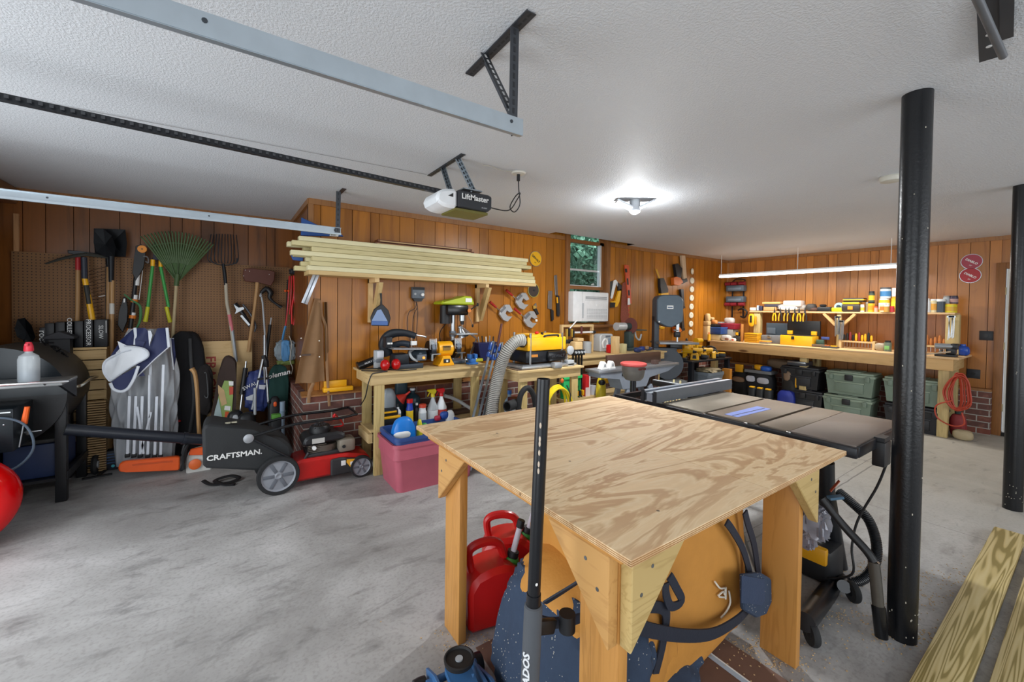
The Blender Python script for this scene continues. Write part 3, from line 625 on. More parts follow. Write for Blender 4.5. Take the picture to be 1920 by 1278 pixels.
# brown wire leaf rake
t = T('wire_rake', 'brown spring wire leaf rake hanging behind the shovels', 'rake', P(190, 620, .03)); g = M()
for i in range(15):
    k = i / 14; g.tube([P(196 - 2 * k, 520 + 100 * k, .03), P(180 - 10 * k + 16 * k, 524 + 98 * k, .03), P(164 + 14 * k, 530 + 92 * k, .03)], .0028, c('#4a3320', .6), n=5, k=3)
g.obj('tines', t); g = M(); g.tube([P(197, 505, .03), P(199, 620, .03)], .006, c('#3c2a1c', .6), n=6); g.obj('spine', t)
t = T('steel_hook', 'thin pale steel rod sticking out of the pegboard beside the shovel handles', 'hook', P(195, 573, 0)); g = M(); g.cyl(P(184, 576, .02), P(203, 572, .02), .003, WHT, n=6); g.obj('rod', t)
# pole pruner
t = T('pole_pruner', 'black telescoping pole pruner with an orange pulley wheel and orange collars', 'pole pruner', P(246, 645, .06))
g = M(); handle(g, 257, 490, 245, 640, .017, BK, .06); g.obj('pole', t)
for a in ((256, 531, 255, 553), (253, 571, 252, 581), (250, 604, 249, 612)): g = M(); handle(g, *a, .0185, WHT, .06); g.obj('white_section', t, label='white painted section')
for a in ((252, 579, 251, 585), (249.5, 609, 248.5, 615), (245.5, 634, 245, 641)): g = M(); handle(g, *a, .026, c('#d9781e', .5), .06); g.obj('collar', t, label='orange locking collar')
g = M(); p = P(264, 485, .08); g.cyl(p, p + Vector((0, -.02, 0)), .034, c('#e08a1c', .4), n=24); g.cyl(p + Vector((0, -.02, 0)), p + Vector((0, -.024, 0)), .006, BK, n=8); g.obj('pulley', t, label='orange pulley wheel')
g = M(); g.tr([(252, 480), (262, 476), (272, 484), (270, 500), (268, 520), (254, 545), (247, 530), (250, 500)], BK, Y=YP - .05, t=.03, b=.003); g.obj('head', t)
g = M(); g.tube([P(266, 498, .08), P(274, 500, .08), P(275, 510, .08), P(270, 507, .08)], .006, STEEL, n=6); g.obj('cutting_blade', t)
g = M(); g.tube([P(266, 515, .05), P(264, 540, .05), P(260, 580, .05)], .003, WHT, n=5); g.obj('rope', t)
t = T('hand_pruner', 'black handled pruning saw hanging under the green cord beside the orange pole', 'pruning saw', P(232, 600, .05)); g = M(); g.tr([(231, 575), (237, 577), (240, 598), (240, 620), (232, 642), (222, 628), (224, 605)], BK, Y=YP - .04, t=.025, b=.004); g.obj('handle', t)
g = M(); g.tr([(231, 579), (234, 578), (234, 585), (231, 586)], WHT, Y=YP - .066, t=.002); g.obj('badge', t)
g = M(); g.tube([P(232, 570, .07), P(245, 580, .08), P(261, 590, .08), P(264, 605, .08), P(262, 622, .08), P(256, 634, .08)], (.006, .008, .01, .012, .01, .006), c('#3f7a4c', .6), n=8); one(g, 'green_hose', 'short curved green plastic strap behind the orange collared pole', 'strap')
# loppers
t = T('loppers', 'green handled bypass loppers with yellow grips on the pegboard', 'loppers', P(290, 560, .06)); GRN = c('#3c9a48', .45); YG = c('#c9c42a', .5)
for (a, b, c0, c1) in (((284, 516), (277, 593), (277, 593), (273, 620)), ((299, 517), (316, 592), (312, 592), (320, 620))):
    g = M(); g.cyl(P(*a, .06), P(*b, .06), .013, GRN, n=10); g.obj('handle', t)
    g = M(); g.cyl(P(a[0], a[1] - 12, .06), P(*a, .06), .0165, YEL, n=12); g.obj('collar', t, label='yellow collar')
    g = M(); g.tube([P(*c0, .06), P((c0[0] + c1[0]) / 2, (c0[1] + c1[1]) / 2 + 2, .07), P(*c1, .06)], (.016, .015, .019), YG, n=10); g.obj('grip', t, label='yellow green grip')
g = M(); g.tr([(284, 505), (302, 505), (300, 495), (296, 480), (288, 470), (282, 478), (286, 490)], c('#1c1f2a', .4, .5), Y=YP - .05, t=.02, b=.003); g.obj('cutting_head', t)
# green fan rake
t = T('leaf_rake', 'large dark green plastic fan leaf rake on the pegboard', 'rake', P(325, 650, .08)); GR1 = c('#465c36', .6); ap = P(331, 545, .10)
g = M(); n = 23
def fp(u, rr_):   # fan point: u 0..1 across, rr_ 0..1 outward
    L = Vector((P(262, 462, .1).x, 0, P(262, 462, .1).z)); Rr = Vector((P(400, 470, .1).x, 0, P(400, 470, .1).z)); A = Vector((ap.x, 0, ap.z))
    a0 = math.atan2(L.z - A.z, L.x - A.x); a1 = math.atan2(Rr.z - A.z, Rr.x - A.x); a = a0 + (a1 - a0) * u; rad = .47 * rr_
    return Vector((A.x + cos(a) * rad, ap.y + .02 - .05 * rr_ * rr_, A.z + sin(a) * rad))
for i in range(n):
    u = i / (n - 1); g.tube([fp(u, .40), fp(u, .75), fp(u, 1), fp(u, 1.02) + Vector((0, -.035, -.005))], (.009, .0075, .005), GR1, n=6, k=3)
g.obj('tines', t)
g = M(); g.grid(lambda u, v: fp(u, .05 + .42 * v), 16, 4, c('#587a42', .55), .006)
for u in (.0, .25, .5, .75, 1): g.tube([fp(u, .04) - Vector((0, .006, 0)), fp(u, .46) - Vector((0, .006, 0))], .006, GR1, n=6, smooth=False)
g.obj('fan_plate', t)
g = M(); g.tube([fp(i / 14, .80) for i in range(15)], .0055, GR1, n=6, k=1); g.tube([fp(i / 14, .62) for i in range(15)], .004, GR1, n=6, k=1); g.obj('cross_band', t)
g = M(); handle(g, 331, 530, 329, 552, .02, GR1, .10); g.obj('socket', t)
g = M(); handle(g, 329.5, 548, 325, 652, .0135, c('#b3a17c', .6), .10); g.obj('handle', t)
# manure fork
t = T('garden_fork', 'many tined steel pitchfork with a red label on its handle, hung tines up', 'fork', P(445, 700, .08)); FK = c('#24262a', .45, .5)
g = M()
for i in range(10):
    u = i / 9; x0 = 388 + 55 * u; g.tube([P(x0 + (.5 - u) * 8, 452 + abs(u - .5) * 3, .11), P(x0, 480, .12), P(x0 + (.5 - u) * -2, 500 + 0, .10), P(393 + 47 * u, 507, .09)], .0046, FK, n=6, k=4)
g.tube([P(391, 497, .1), P(396, 506, .095), P(416, 511, .09), P(438, 507, .095), P(442, 497, .1)], .006, FK, n=6); g.obj('tines', t)
g = M(); g.tube([P(416, 508, .09), P(419, 525, .09), P(422, 548, .09)], (.014, .017, .015), FK, n=10); g.obj('socket', t)
g = M(); g.tube([P(422, 545, .09), P(425, 580, .09), P(431, 610, .09), P(445, 692, .10)], .0155, c('#b5ab98', .6), n=10); g.obj('handle', t)
g = M(); g.tube([P(430, 603, .09), P(436, 634, .093)], .0168, c('#d0737a', .6), n=10, smooth=False); g.obj('label_sleeve', t, label='faded red printed label')
g = M(); g.cyl(P(436, 632, .093), P(445, 690, .10), .0165, c('#9da4aa', .4, .4), n=10); g.obj('grip_tube', t, label='grey lower tube')
# double bit axe
t = T('felling_axe', 'double bitted axe in a brown leather sheath with a curved wooden handle', 'axe', P(468, 675, .08)); LE = c('#5a2f22', .6, bs=.2)
g = M(); g.tr([(454, 518), (470, 515), (484, 519), (500, 518), (513, 521), (512, 538), (506, 548), (492, 544), (484, 541), (470, 542), (457, 540), (453, 530)], LE, Y=YP - .06, t=.045, b=.006)
for q in ((458, 519), (466, 521), (503, 526), (455, 530)): g.sph(P(*q, .107), .004, WHT, n=8)
g.obj('leather_sheath', t)
g = M(); g.tube([P(480, 522, .085), P(481, 545, .085), P(477, 590, .085), P(471, 640, .085), P(468, 672, .085)], (.013, .019, .015, .015, .018), HW, n=10); g.obj('handle', t)
# angle-iron tool with chrome plate, black sickle, grey pole
t = T('drill_brace', 'black and chrome mechanical tool hanging diagonally on the pegboard', 'tool', P(455, 600, .04)); g = M(); g.tube([P(440, 582, .05), P(455, 600, .05), P(470, 624, .05)], (.022, .018, .02), BKM, n=8); g.obj('body', t)
g = M(); g.tr([(437, 583), (447, 590), (456, 588), (458, 592), (447, 598), (440, 602), (443, 594)], STEEL, Y=YP - .07, t=.006, b=.001); g.obj('chrome_plate', t); g = M(); g.bar(P(452, 604, .075), P(468, 622, .075), .006, .02, STEEL); g.obj('chrome_bar', t); g = M(); g.tube([P(455, 583, .06), P(470, 602, .06), P(480, 622, .06), P(478, 634, .06)], .009, c('#4c5056', .4, .3), n=8); g.obj('rear_bow', t)
t = T('grass_hook', 'black curved handle tool hanging right of the axe', 'hand tool', P(505, 570, .04)); g = M(); g.tube([P(488, 562, .05), P(498, 553, .05), P(506, 560, .05), P(505, 570, .05), P(516, 580, .05), P(528, 587, .05)], (.016, .025, .03, .02, .012, .02), BK, n=10); g.obj('body', t)
t = T('trimmer_shaft', 'slim grey metal pole standing behind the chrome tripod', 'pole', P(500, 700, .12)); g = M(); g.tube([P(488, 562, .12), P(492, 580, .12), P(498, 640, .12), P(502, 690, .13)], .009, LGRY, n=8, smooth=False); g.obj('shaft', t); g = M(); g.sph(P(488, 566, .13), (.014, .014, .018), LGRY, n=10); g.obj('joint', t)
t = T('ski_pole', 'black handled pole with a pale tip behind the grey trimmer pole', 'pole', P(505, 680, .05)); g = M(); handle(g, 507, 620, 500, 690, .016, BK, .08); g.obj('handle', t); g = M(); handle(g, 509, 607, 507, 622, .007, LGRY, .08); g.obj('tip', t)
# hanging cords, extension reel bag
t = T('red_cord_bundle', 'bundle of bright red cords hanging on the corner of the pegboard', 'cord', P(548, 520, .05)); rr = random.Random(3)
for (x0, x1, a, b, mt) in ((541, 536, 528, 623, RED), (545, 543, 528, 600, RED), (549, 548, 527, 618, c('#e4181c', .4)), (552, 551, 527, 620, RED), (556, 553, 527, 600, RED)):
    g = M(); g.tube([P(x0, a, .12), P(x0 + rr.uniform(-2, 3), a + (b - a) * .35, .13), P((x0 + x1) / 2 + rr.uniform(-2, 2), a + (b - a) * .7, .12), P(x1, b, .13)], .0075, mt, n=7); g.obj('cord', t)
g = M(); g.tube([P(538, 535, .10), P(537, 570, .10), P(536, 625, .10)], .006, BK, n=6); g.tube([P(556, 515, .1), P(558, 560, .1), P(556, 630, .12)], .012, c('#2b2440', .7), n=6); g.obj('dark_cord', t, label='dark cords')
g = M(); g.blob(P(549, 520, .12), (.09, .06, .06), BK, nz=.03); g.obj('hook_clamp', t)
g = M(); g.sph(P(534, 556, .13), .014, ORG, n=10); g.sph(P(540, 556, .13), .014, ORG, n=10); g.obj('orange_ball', t, label='two orange balls')
t = T('beach_bag', 'blue and grey mesh bag hanging low on the corner of the pegboard', 'bag', P(537, 690, .15)); g = M(); g.blob(P(538, 668, .20), (.20, .12, .23), c('#8b98a0', .7, bs=.4), nz=.04, seed=4, p=.7); g.obj('bag_body', t)
g = M(); g.blob(P(537, 668, .255), (.075, .03, .22), c('#5590c4', .5), nz=.05, seed=2); g.tube([P(530, 655, .2), P(533, 635, .15), P(536, 622, .13)], .012, c('#4a8cc0', .5), n=6); g.obj('blue_panel', t, label='light blue panel')
g = M(); g.tube([P(543, 640, .27), P(548, 655, .28), P(546, 685, .28), P(551, 700, .27), P(549, 712, .27)], .004, c('#c8c2b6', .6), n=6); g.obj('drawstring', t)
g = M(); g.blob(P(538, 690, .2), (.16, .12, .05), c('#7c8c4a', .6), nz=.03); g.obj('base', t, label='olive base')
# ---------------------------------------------------------------- stuff standing in the recess
# slatted cabinet with black boxes on top
t = T('slatted_crate', 'pale slatted wooden crate standing against the recess wall behind the grill', 'crate', (-.95, 5.14, 0))
SLW = PINEN['x']; xl, xr = W(60, 700, Y=5.05).x, W(203, 700, Y=5.05).x
for i in range(9):
    z = 1.09 - i * .088 - .03; g = M(); g.bb(xl, xr, 5.03, 5.05, z - .078, z, SLW); g.obj('slat', t)
g = M(); g.bb(xl, xr, 5.05, 5.26, 1.065, 1.085, SLW); g.bb(xl, xl + .02, 5.05, 5.26, 0, 1.06, SLW); g.bb(xr - .02, xr, 5.05, 5.26, 0, 1.06, SLW); g.obj('carcass', t)
g = M(); rr = random.Random(5)
for i in range(30):
    z = .02 + i * .0205; g.bb(W(160, 760, Y=4.99).x, W(205, 760, Y=4.99).x, 4.94, 5.01, z, z + .011, wood('#b39468', '#7c5f3c', 'x', 1, .7, False))
one(g, 'shingle_stack', 'tall stack of thin pale wooden shims beside the grill wheel', 'wood stack')
bx = [(38, 83, 650, 'root', 0), (84, 104, 628, '', 0), (104, 124, 626, 'SV', 0), (125, 138, 625, 'COLLER M 120', 0), (140, 158, 624, '', 0), (158, 176, 622, 'PROCESSOR', 0), (177, 204, 621, 'SLOW', 0)]
lbs = ['black box with a white script word, leftmost on the slatted crate', 'plain black box behind the dark post on the slatted crate', 'narrow black box with tiny white letters at its top, on the slatted crate', 'black box with white vertical lettering, left of the wooden mattock handle', 'plain black box right behind the mattock handle', 'black box lettered PROCESSOR behind the yellow handle', 'black box with a white stripe at the right end of the slatted crate']
for (a, b, tp, s, _), lb in zip(bx[0:], lbs):
    x0, x1 = W(a, 660, Y=5.06).x, W(b, 660, Y=5.06).x
    if s == 'root': x0, x1 = W(74, 660, Y=5.06).x, W(88, 660, Y=5.06).x; 
    z1 = W(100, tp if s != 'root' else 636, Y=5.06).z
    g = M(); g.bb(x0 + .003, x1 - .003, 5.06, 5.24, 1.087, z1, c('#14151a', .45), b=.003)
    if s: g.text(s, ((x0 + x1) / 2, 5.0585, (1.087 + z1) / 2 + .01), .042 if s != 'root' else .06, WHT, r=(pi / 2, R(90), 0))
    if s == 'SLOW': g.bb(x1 - .014, x1 - .01, 5.0585, 5.06, z1 - .12, z1 - .01, WHT)
    one(g, 'product_box', lb, 'box', 'black boxes on the slatted crate')
t = T('fence_post_cap', 'dark square post with a pyramid cap standing behind the grill', 'post', W(116, 700, Y=4.97)); g = M(); p = W(116, 665, Y=4.97); g.bb(p.x - .06, p.x + .06, 4.93, 5.02, .0, 1.19, c('#1b1b1f', .6)); g.obj('shaft', t)
g = M(); g.prism([(p.x - .09, 1.17), (p.x + .09, 1.17), (p.x + .09, 1.19), (p.x, 1.235), (p.x - .09, 1.19)], 'xz', 4.91, 5.03, c('#232329', .6), b=.004); g.obj('cap', t)
# folded canopy
t = T('folded_canopy', 'folded pop up canopy, silver cloth with navy blue flaps, standing in the recess', 'canopy', W(265, 872, Y=5.0))
SIL = c('#e9edf2', .45, 0, .08); SILW = c('#dfe5ee', .5); NV = c('#232c58', .6)
def Q(x, y, d=0): return W(x, y, Y=4.92 - d)
top = [(228, 700), (262, 632), (290, 628), (318, 640), (334, 700), (340, 745), (322, 800), (318, 868), (232, 868), (222, 790)]
def shell(u, v):   # u around, v down
    z = 1.25 - v * 1.19; a = pi + u * pi
    wx = .11 + .15 * sin(min(1, v * 2.2) * pi / 2) - .06 * v; cx = Q(277, 750).x
    fold = (.026 * sin(u * 30 + 4 * sin(v * 5)) + .016 * sin(u * 57 + v * 11)) * min(1, .3 + v * 1.5)
    return Vector((cx + cos(a) * (wx + fold * .4), 4.93 + sin(a) * (.10 + fold), z))
g = M(); g.grid(shell, 90, 30, SIL, .004); g.obj('silver_cloth', t, ang=60)
def flap(pts, d, mt, name, lb=None, trim=None):
    P3 = [Q(160 + x / 4.408, 620 + y / 4.408, dd + d) for x, y, dd in pts]; g = M(); i = g._mi(mt); o = [g.bm.verts.new(p) for p in P3]; f = g.bm.faces.new(o)
    bmesh.ops.triangulate(g.bm, faces=[f]); bmesh.ops.subdivide_edges(g.bm, edges=g.bm.edges[:], cuts=3, use_grid_fill=True)
    for v in g.bm.verts: v.co.y += .02 * noise.noise(v.co * 9)
    bmesh.ops.solidify(g.bm, geom=g.bm.faces[:], thickness=.006)
    for f in g.bm.faces: f.smooth = True
    g.obj(name, t, ang=70, label=lb)
    for tr_ in (trim or []):
        g = M(); g.tube([P3[k] - Vector((0, .016, 0)) for k in tr_], .011, SILW, n=6, flat=.5, smooth=len(tr_) > 4, k=3); g.obj('white_piping', t)
flap([(415, 55, .10), (425, 120, .12), (420, 195, .14), (335, 205, .15), (390, 236, .16), (210, 312, .12), (300, 165, .10)], .05, NV, 'navy_flap', 'navy blue flap, upper left', [[0, 1, 2]])
flap([(425, 58, .10), (500, 55, .13), (520, 80, .13), (540, 200, .14), (600, 55, .12), (680, 48, .10), (700, 205, .14), (595, 300, .16), (440, 458, .17), (470, 340, .17), (535, 265, .17), (515, 235, .17), (420, 195, .15)], .06, NV, 'navy_flap', 'navy blue flap, centre', [[5, 6], [6, 7, 8]])
flap([(522, 75, .14), (545, 75, .14), (560, 110, .14), (535, 205, .15)], .075, SILW, 'silver_flap')
flap([(710, 130, .06), (738, 135, .06), (756, 290, .05), (745, 390, .05), (722, 240, .06)], .05, NV, 'navy_flap', 'navy blue flap at the right edge', [[1, 0, 4, 3]])
flap([(335, 205, .16), (450, 213, .18), (512, 232, .19), (536, 266, .19), (515, 305, .19), (400, 372, .18), (225, 500, .17), (178, 440, .13), (165, 375, .12), (195, 322, .12), (280, 275, .14), (390, 236, .16)], .06, SIL, 'silver_flap', None, [[0, 1, 2, 3, 4, 5, 6], [6, 7, 8, 9, 10, 11]])
flap([(225, 512, .17), (300, 455, .18), (452, 368, .19), (430, 440, .19), (405, 500, .19), (365, 560, .18), (310, 582, .18), (250, 562, .17)], .08, NV, 'navy_flap', 'navy blue flap, lower left', [[0, 7, 6, 5, 4, 3, 2]])
for x in (246, 258, 270, 284, 297, 308):
    g = M(); g.bar(Q(x + 1, 760 if x % 4 else 700, .17), Q(x, 872, .17), .018, .014, SILW, up=(0, 1, 0)); g.obj('leg', t)
    g = M(); g.box(Q(x, 872, .17), (.034, .03, .03), BK, b=.004); g.obj('foot', t)
g = M(); g.bar(Q(262, 780, .19), Q(276, 868, .19), .014, .008, SILW, up=(0, 1, 0)); g.bar(Q(288, 790, .19), Q(270, 868, .19), .014, .008, SILW, up=(0, 1, 0)); g.bar(Q(283, 720, .19), Q(284, 800, .19), .014, .008, SILW, up=(0, 1, 0)); g.obj('cross_brace', t)
# black carry bag, axe handle
t = T('carry_bag', 'tall black fabric carry bag standing upright beside the silver canopy', 'bag', W(352, 838, Y=5.12)); g = M(); p = W(352, 738, Y=5.12)
g.blob((p.x, 5.14, .60), (.31, .20, 1.22), c('#121216', .85, bs=.3), p=.6, nz=.02, seed=8, fr=2); g.obj('bag_body', t)
g = M(); g.blob(W(333, 806, Y=5.03), (.09, .03, .02), RED, nz=.02); g.obj('zip_tag', t, label='small red tag'); g = M(); g.tube([W(357, 650, Y=5.05), W(360, 690, Y=5.03), W(368, 760, Y=5.03), W(362, 825, Y=5.04)], .016, BK, n=6, flat=.3); g.obj('strap', t)
t = T('splitting_maul', 'curved bare wooden axe handle leaning against the black bag', 'axe', W(375, 835, Y=4.66)); g = M(); g.tube([W(362, 706, Y=4.70), W(369, 718, Y=4.69), W(374, 755, Y=4.68), W(377, 800, Y=4.67), W(380, 832, Y=4.66)], (.026, .02, .019, .018, .02), ASH['z'], n=12, flat=.8); g.obj('handle', t)
# plywood sheet lettered
t = T('crate_board', 'pale plywood board with red stencilled lettering leaning on the pegboard', 'board', (0, 5.2, 0)); p0, p1 = W(378, 655, Y=5.2), W(474, 650, Y=5.2)
g = M(); g.bb(p0.x, p1.x, 5.19, 5.205, 0, p0.z, PINEN['x']); g.obj('sheet', t)
g = M(); g.text('FRAGILE', (W(397, 700, Y=5.19).x, 5.1885, W(397, 725, Y=5.19).z), .115, c('#a8433a', .7), r=(pi / 2, R(90), 0), off=.002, sx=1.1); g.obj('stencil', t, label='red stencilled letters')
# printed camp chair bag
t = T('printed_bag', 'brown topped folded bag printed with green outdoor picture', 'bag', W(420, 810, Y=4.9)); g = M()
ol = [(396, 850), (398, 806), (404, 770), (412, 715), (420, 685), (428, 678), (440, 682), (446, 690), (446, 725), (447, 770), (443, 806), (443, 850)]
g.tr(ol, c('#3a2b25', .8, bs=.3), Y=4.98, t=.09, b=.015); g.obj('bag_body', t)
g = M(); g.tr([(424, 727), (438, 727), (441, 755), (439, 790), (430, 808), (404, 806), (408, 790), (414, 755)], c('#8fa85a', .5, 0, .45, sc_=9), Y=4.885, t=.006); g.obj('printed_panel', t, label='green printed panel')
g = M(); g.tr([(404, 806), (408, 782), (414, 760), (424, 808)], c('#a9bcbc', .5, 0, .3), Y=4.878, t=.003); g.tr([(433, 738), (441, 738), (441, 752), (434, 754)], c('#c5503a', .6), Y=4.877, t=.002); g.tr([(432, 728), (441, 728), (441, 736), (433, 736)], WHT, Y=4.877, t=.002); g.tr([(426, 774), (437, 775), (436, 783), (425, 782)], WHT, Y=4.877, t=.002); g.tr([(427, 785), (434, 785), (433, 797), (426, 797)], c('#d8582a', .5), Y=4.877, t=.002); g.tr([(412, 735), (424, 745), (430, 770), (420, 775), (413, 750)], c('#c9a878', .6, 0, .3), Y=4.8785, t=.002); g.obj('print_patches', t)
t = T('tent_bag', 'small black bag with a thin chrome hook behind the wooden axe handle', 'bag', W(388, 800, Y=5.0)); g = M(); g.blob(W(386, 745, Y=5.08), (.14, .10, .50), c('#1f1a1a', .85, bs=.3), nz=.03, seed=12, p=.6); g.obj('bag_body', t)
g = M(); g.tube([W(386, 714, Y=5.0), W(390, 716, Y=5.0), W(394, 755, Y=5.0), W(390, 760, Y=5.0), W(387, 756, Y=5.0)], .0045, STEEL, n=6, k=3); g.obj('hook', t)
t = T('foam_grip_pole', 'metal pole with a long black foam sleeve standing before the plywood board', 'pole', W(455, 806, Y=4.9)); g = M(); g.cyl(W(464, 690, Y=4.95), W(453, 806, Y=4.9), .008, STEEL, n=8); g.obj('pole', t); g = M(); g.cyl(W(463, 702, Y=4.945), W(457, 752, Y=4.925), .021, BK, n=12); g.obj('foam_sleeve', t)
# tripod
t = T('tripod_stand', 'silver and black folded tripod stand leaning by the corner', 'tripod', W(490, 806, Y=4.75)); 
g = M(); g.cyl(W(497, 640, Y=4.85), W(498, 680, Y=4.83), .012, STEEL, n=10); g.obj('centre_column', t); g = M(); g.tube([W(496, 678, Y=4.83), W(500, 690, Y=4.82), W(502, 700, Y=4.82)], (.02, .03, .022), BK, n=10); g.obj('leg_collar', t)
for (a, b, cc) in (((495, 685), (477, 780), 0), ((501, 700), (507, 765), 1), ((498, 700), (500, 730), 1)):
    g = M(); g.cyl(W(*a, Y=4.80), W(*b, Y=4.74), .011, STEEL, r1=.009, n=10); g.obj('leg', t)
g = M(); g.bar(W(486, 723, Y=4.77), W(508, 720, Y=4.78), .02, .02, BK); g.obj('spreader', t); g = M(); g.sph(W(508, 766, Y=4.74), .016, BK, n=8); g.obj('foot', t)
t = T('sling_bag', 'blue patterned sling bag with pale patches behind the tripod', 'bag', W(485, 780, Y=4.98)); g = M(); g.blob(W(486, 745, Y=4.98), (.21, .12, .42), c('#26356e', .6, 0, .4, .2, sc_=20), nz=.05, seed=21, p=.7); g.obj('bag_body', t)
g = M(); g.tr([(465, 757), (479, 751), (478, 763), (466, 762)], c('#c8ccd2', .6), Y=4.912, t=.006, b=.002); g.tr([(489, 733), (502, 733), (500, 742), (489, 741)], c('#cfd2da', .6), Y=4.905, t=.006, b=.002); g.text('SWAL', W(472, 736, Y=4.9) , .05, WHT, r=(pi / 2, R(-25), 0)); g.obj('patch', t, label='white patches')
t = T('folding_chair_bag', 'dark green folding chair bag with white script lettering hanging in the corner', 'bag', W(525, 800, Y=4.95)); g = M(); g.blob(W(526, 750, Y=4.95), (.19, .12, .62), c('#17403a', .8, bs=.3), nz=.02, seed=31, p=.65, fr=2); g.obj('bag_body', t); g = M(); g.text('Coleman', W(521, 714, Y=4.878), .07, WHT, r=(pi / 2, R(-12), 0), shear=.2, off=.001); g.obj('lettering', t)
# orange and black power tool bits behind the mower bag
def lump(name, lb, cat, px, Y, parts, grp=None, z0=0.0):
    p = W(*px, Y=Y); dz = p.z - z0
    if dz < .9 and name != 'ice':
        a = parts[0]; top = dz + a[1][2] + a[2][2] / 2; parts = [(a[0], (a[1][0], a[1][1], top / 2), (a[2][0], a[2][1], top), a[3], a[4])] + [(q[0], (q[1][0], q[1][1], q[1][2] + dz), q[2], q[3], q[4]) for q in parts[1:]]; p.z = z0
    t = T(name, lb, cat, p, group=grp)
    for nm, off, sz, mt, kind in parts:
        g = M(t)
        if kind == 'b': g.box(off, sz, mt, b=min(sz) * .2)
        elif kind == 's': g.blob(off, sz, mt, p=.7, nz=.01, n=14)
        elif kind == 'c': g.cyl((off[0], off[1], off[2] - sz[2] / 2), (off[0], off[1], off[2] + sz[2] / 2), sz[0] / 2, mt, n=16)
        elif kind == 'x': g.cyl((off[0] - sz[0] / 2, off[1], off[2]), (off[0] + sz[0] / 2, off[1], off[2]), sz[1] / 2, mt, n=16)
        elif kind == 'y': g.cyl((off[0], off[1] - sz[1] / 2, off[2]), (off[0], off[1] + sz[1] / 2, off[2]), sz[0] / 2, mt, n=16)
        g.obj(nm, t)
    return t
lump('string_trimmer_head', 'black trimmer motor head with an orange ring behind the mower bag', 'trimmer', (468, 830), 4.72, [('motor_housing', (0, 0, .15), (.17, .14, .16), BK, 's'), ('ring', (0, -.02, .075), (.20, .17, .05), ORG, 's'), ('tube', (.07, 0, .33), (.026, .026, .26), LGRY, 'c')])
lump('hedge_trimmer', 'black power tool with white details behind the mower bag, left of the orange ring', 'power tool', (447, 830), 4.8, [('motor_housing', (0, 0, .14), (.16, .14, .22), BK, 's'), ('handle_loop', (.0, -.07, .16), (.05, .02, .12), LGRY, 's')])
lump('grey_canister', 'pale blue ribbed bottle standing at the brick corner', 'bottle', (535, 815), 4.75, [('bottle_body', (0, 0, .13), (.05, .05, .30), c('#8fa3b5', .5), 'c'), ('ridge', (0, 0, .18), (.056, .056, .02), c('#7d93a6', .5), 'c')])
lump('orange_tool', 'dark tool with a small orange trigger beside the green chair bag', 'power tool', (520, 800), 4.78, [('tool_body', (0, 0, .12), (.12, .10, .26), BK, 's'), ('trigger', (.0, -.055, .18), (.03, .02, .05), ORG, 's')])
lump('green_toy_tractor', 'small bright green block shaped object behind the mower handle', 'gadget', (523, 815), 4.6, [('base', (0, 0, .05), (.09, .07, .10), BK, 'b'), ('green_block', (0, -.01, .125), (.08, .07, .05), c('#5a9a3a', .5), 'b')])
# blower tube, chainsaw
t = T('blower_tube', 'long black leaf blower tube lying across in front of the canopy', 'tube', (-.6, 4.52, .36)); a, b = W(128, 826, Y=4.34), W(395, 839, Y=4.5)
g = M(); g.cyl(a, b, .042, c('#1d222c', .35), r1=.046, n=20); g.obj('tube', t)
g = M(); k = a.lerp(b, .80); g.cyl(k, a.lerp(b, .83), .052, c('#1d222c', .35), n=20); g.obj('coupling', t)
t = T('chainsaw', 'orange and white chainsaw with an orange bar scabbard on the floor left of the mower', 'chainsaw', (-.4, 4.55, 0)); YC = 4.62
def C(x, y, d=0): return W(x, y, Y=YC - d)
g = M(); g.tr([(231, 893), (234, 884), (244, 880), (340, 869), (345, 870), (345, 893), (340, 895), (246, 900), (234, 900)], c('#e2591a', .4), Y=YC, t=.05, b=.008); g.tr([(255, 888), (330, 879), (331, 882), (256, 891)], c('#c44a12', .5), Y=YC - .05, t=.004); g.obj('bar_scabbard', t, label='orange plastic bar cover')
g = M(); g.tr([(358, 890), (360, 862), (372, 853), (392, 848), (405, 852), (405, 895), (360, 899)], c('#c9c9c4', .5), Y=YC + .05, t=.13, b=.01); g.tr([(360, 868), (364, 856), (392, 850), (402, 850), (402, 866)], ORG, Y=YC - .082, t=.02, b=.006); g.obj('motor_housing', t)
g = M(); p = C(373, 885, .10); g.lathe([(.045, 0), (.045, .01), (.03, .018), (.001, .018)], c('#d8642a', .5), p, (0, -1, 0)); g.obj('starter_cover', t, label='orange round starter cover')
g = M(); g.tube([C(349, 866, .09), C(352, 852, .09), C(358, 846, .08), C(352, 880, .11), C(347, 898, .10)], .012, BK, n=8); g.obj('hand_guard', t)
g = M(); g.tube([C(352, 895, .12), C(350, 870, .14), C(358, 850, .14), C(372, 842, .10), C(385, 848, .06)], .011, RUB, n=8); g.obj('front_handle', t)
t = T('battery_charger', 'small blue and black battery tool on the floor under the slatted stack', 'charger', W(222, 897, Z=0)); g = M(t); g.box((0, 0, .09), (.13, .10, .17), c('#1c2430', .5), b=.012)
for i in range(4): g.box((0, -.052, .07 + i * .025), (.10, .006, .008), c('#3e5a86', .5))
g.obj('charger_body', t); g = M(t); g.cyl((.0, -.051, .04), (.0, -.056, .04), .012, c('#52c8d8', .4), n=12); g.box((.03, -.053, .04), (.012, .004, .03), WHT); g.obj('light_ring', t)
g = M(); p = W(190, 915, Z=0); g.bar(p + Vector((-.09, 0, .006)), p + Vector((.09, .02, .006)), .03, .012, BK); g.bar(p + Vector((0, .01, .01)), p + Vector((.06, .22, .03)), .015, .015, BK); one(g, 'cross_stand', 'flat black cross shaped stand foot on the concrete in front of the small wheel', 'stand')
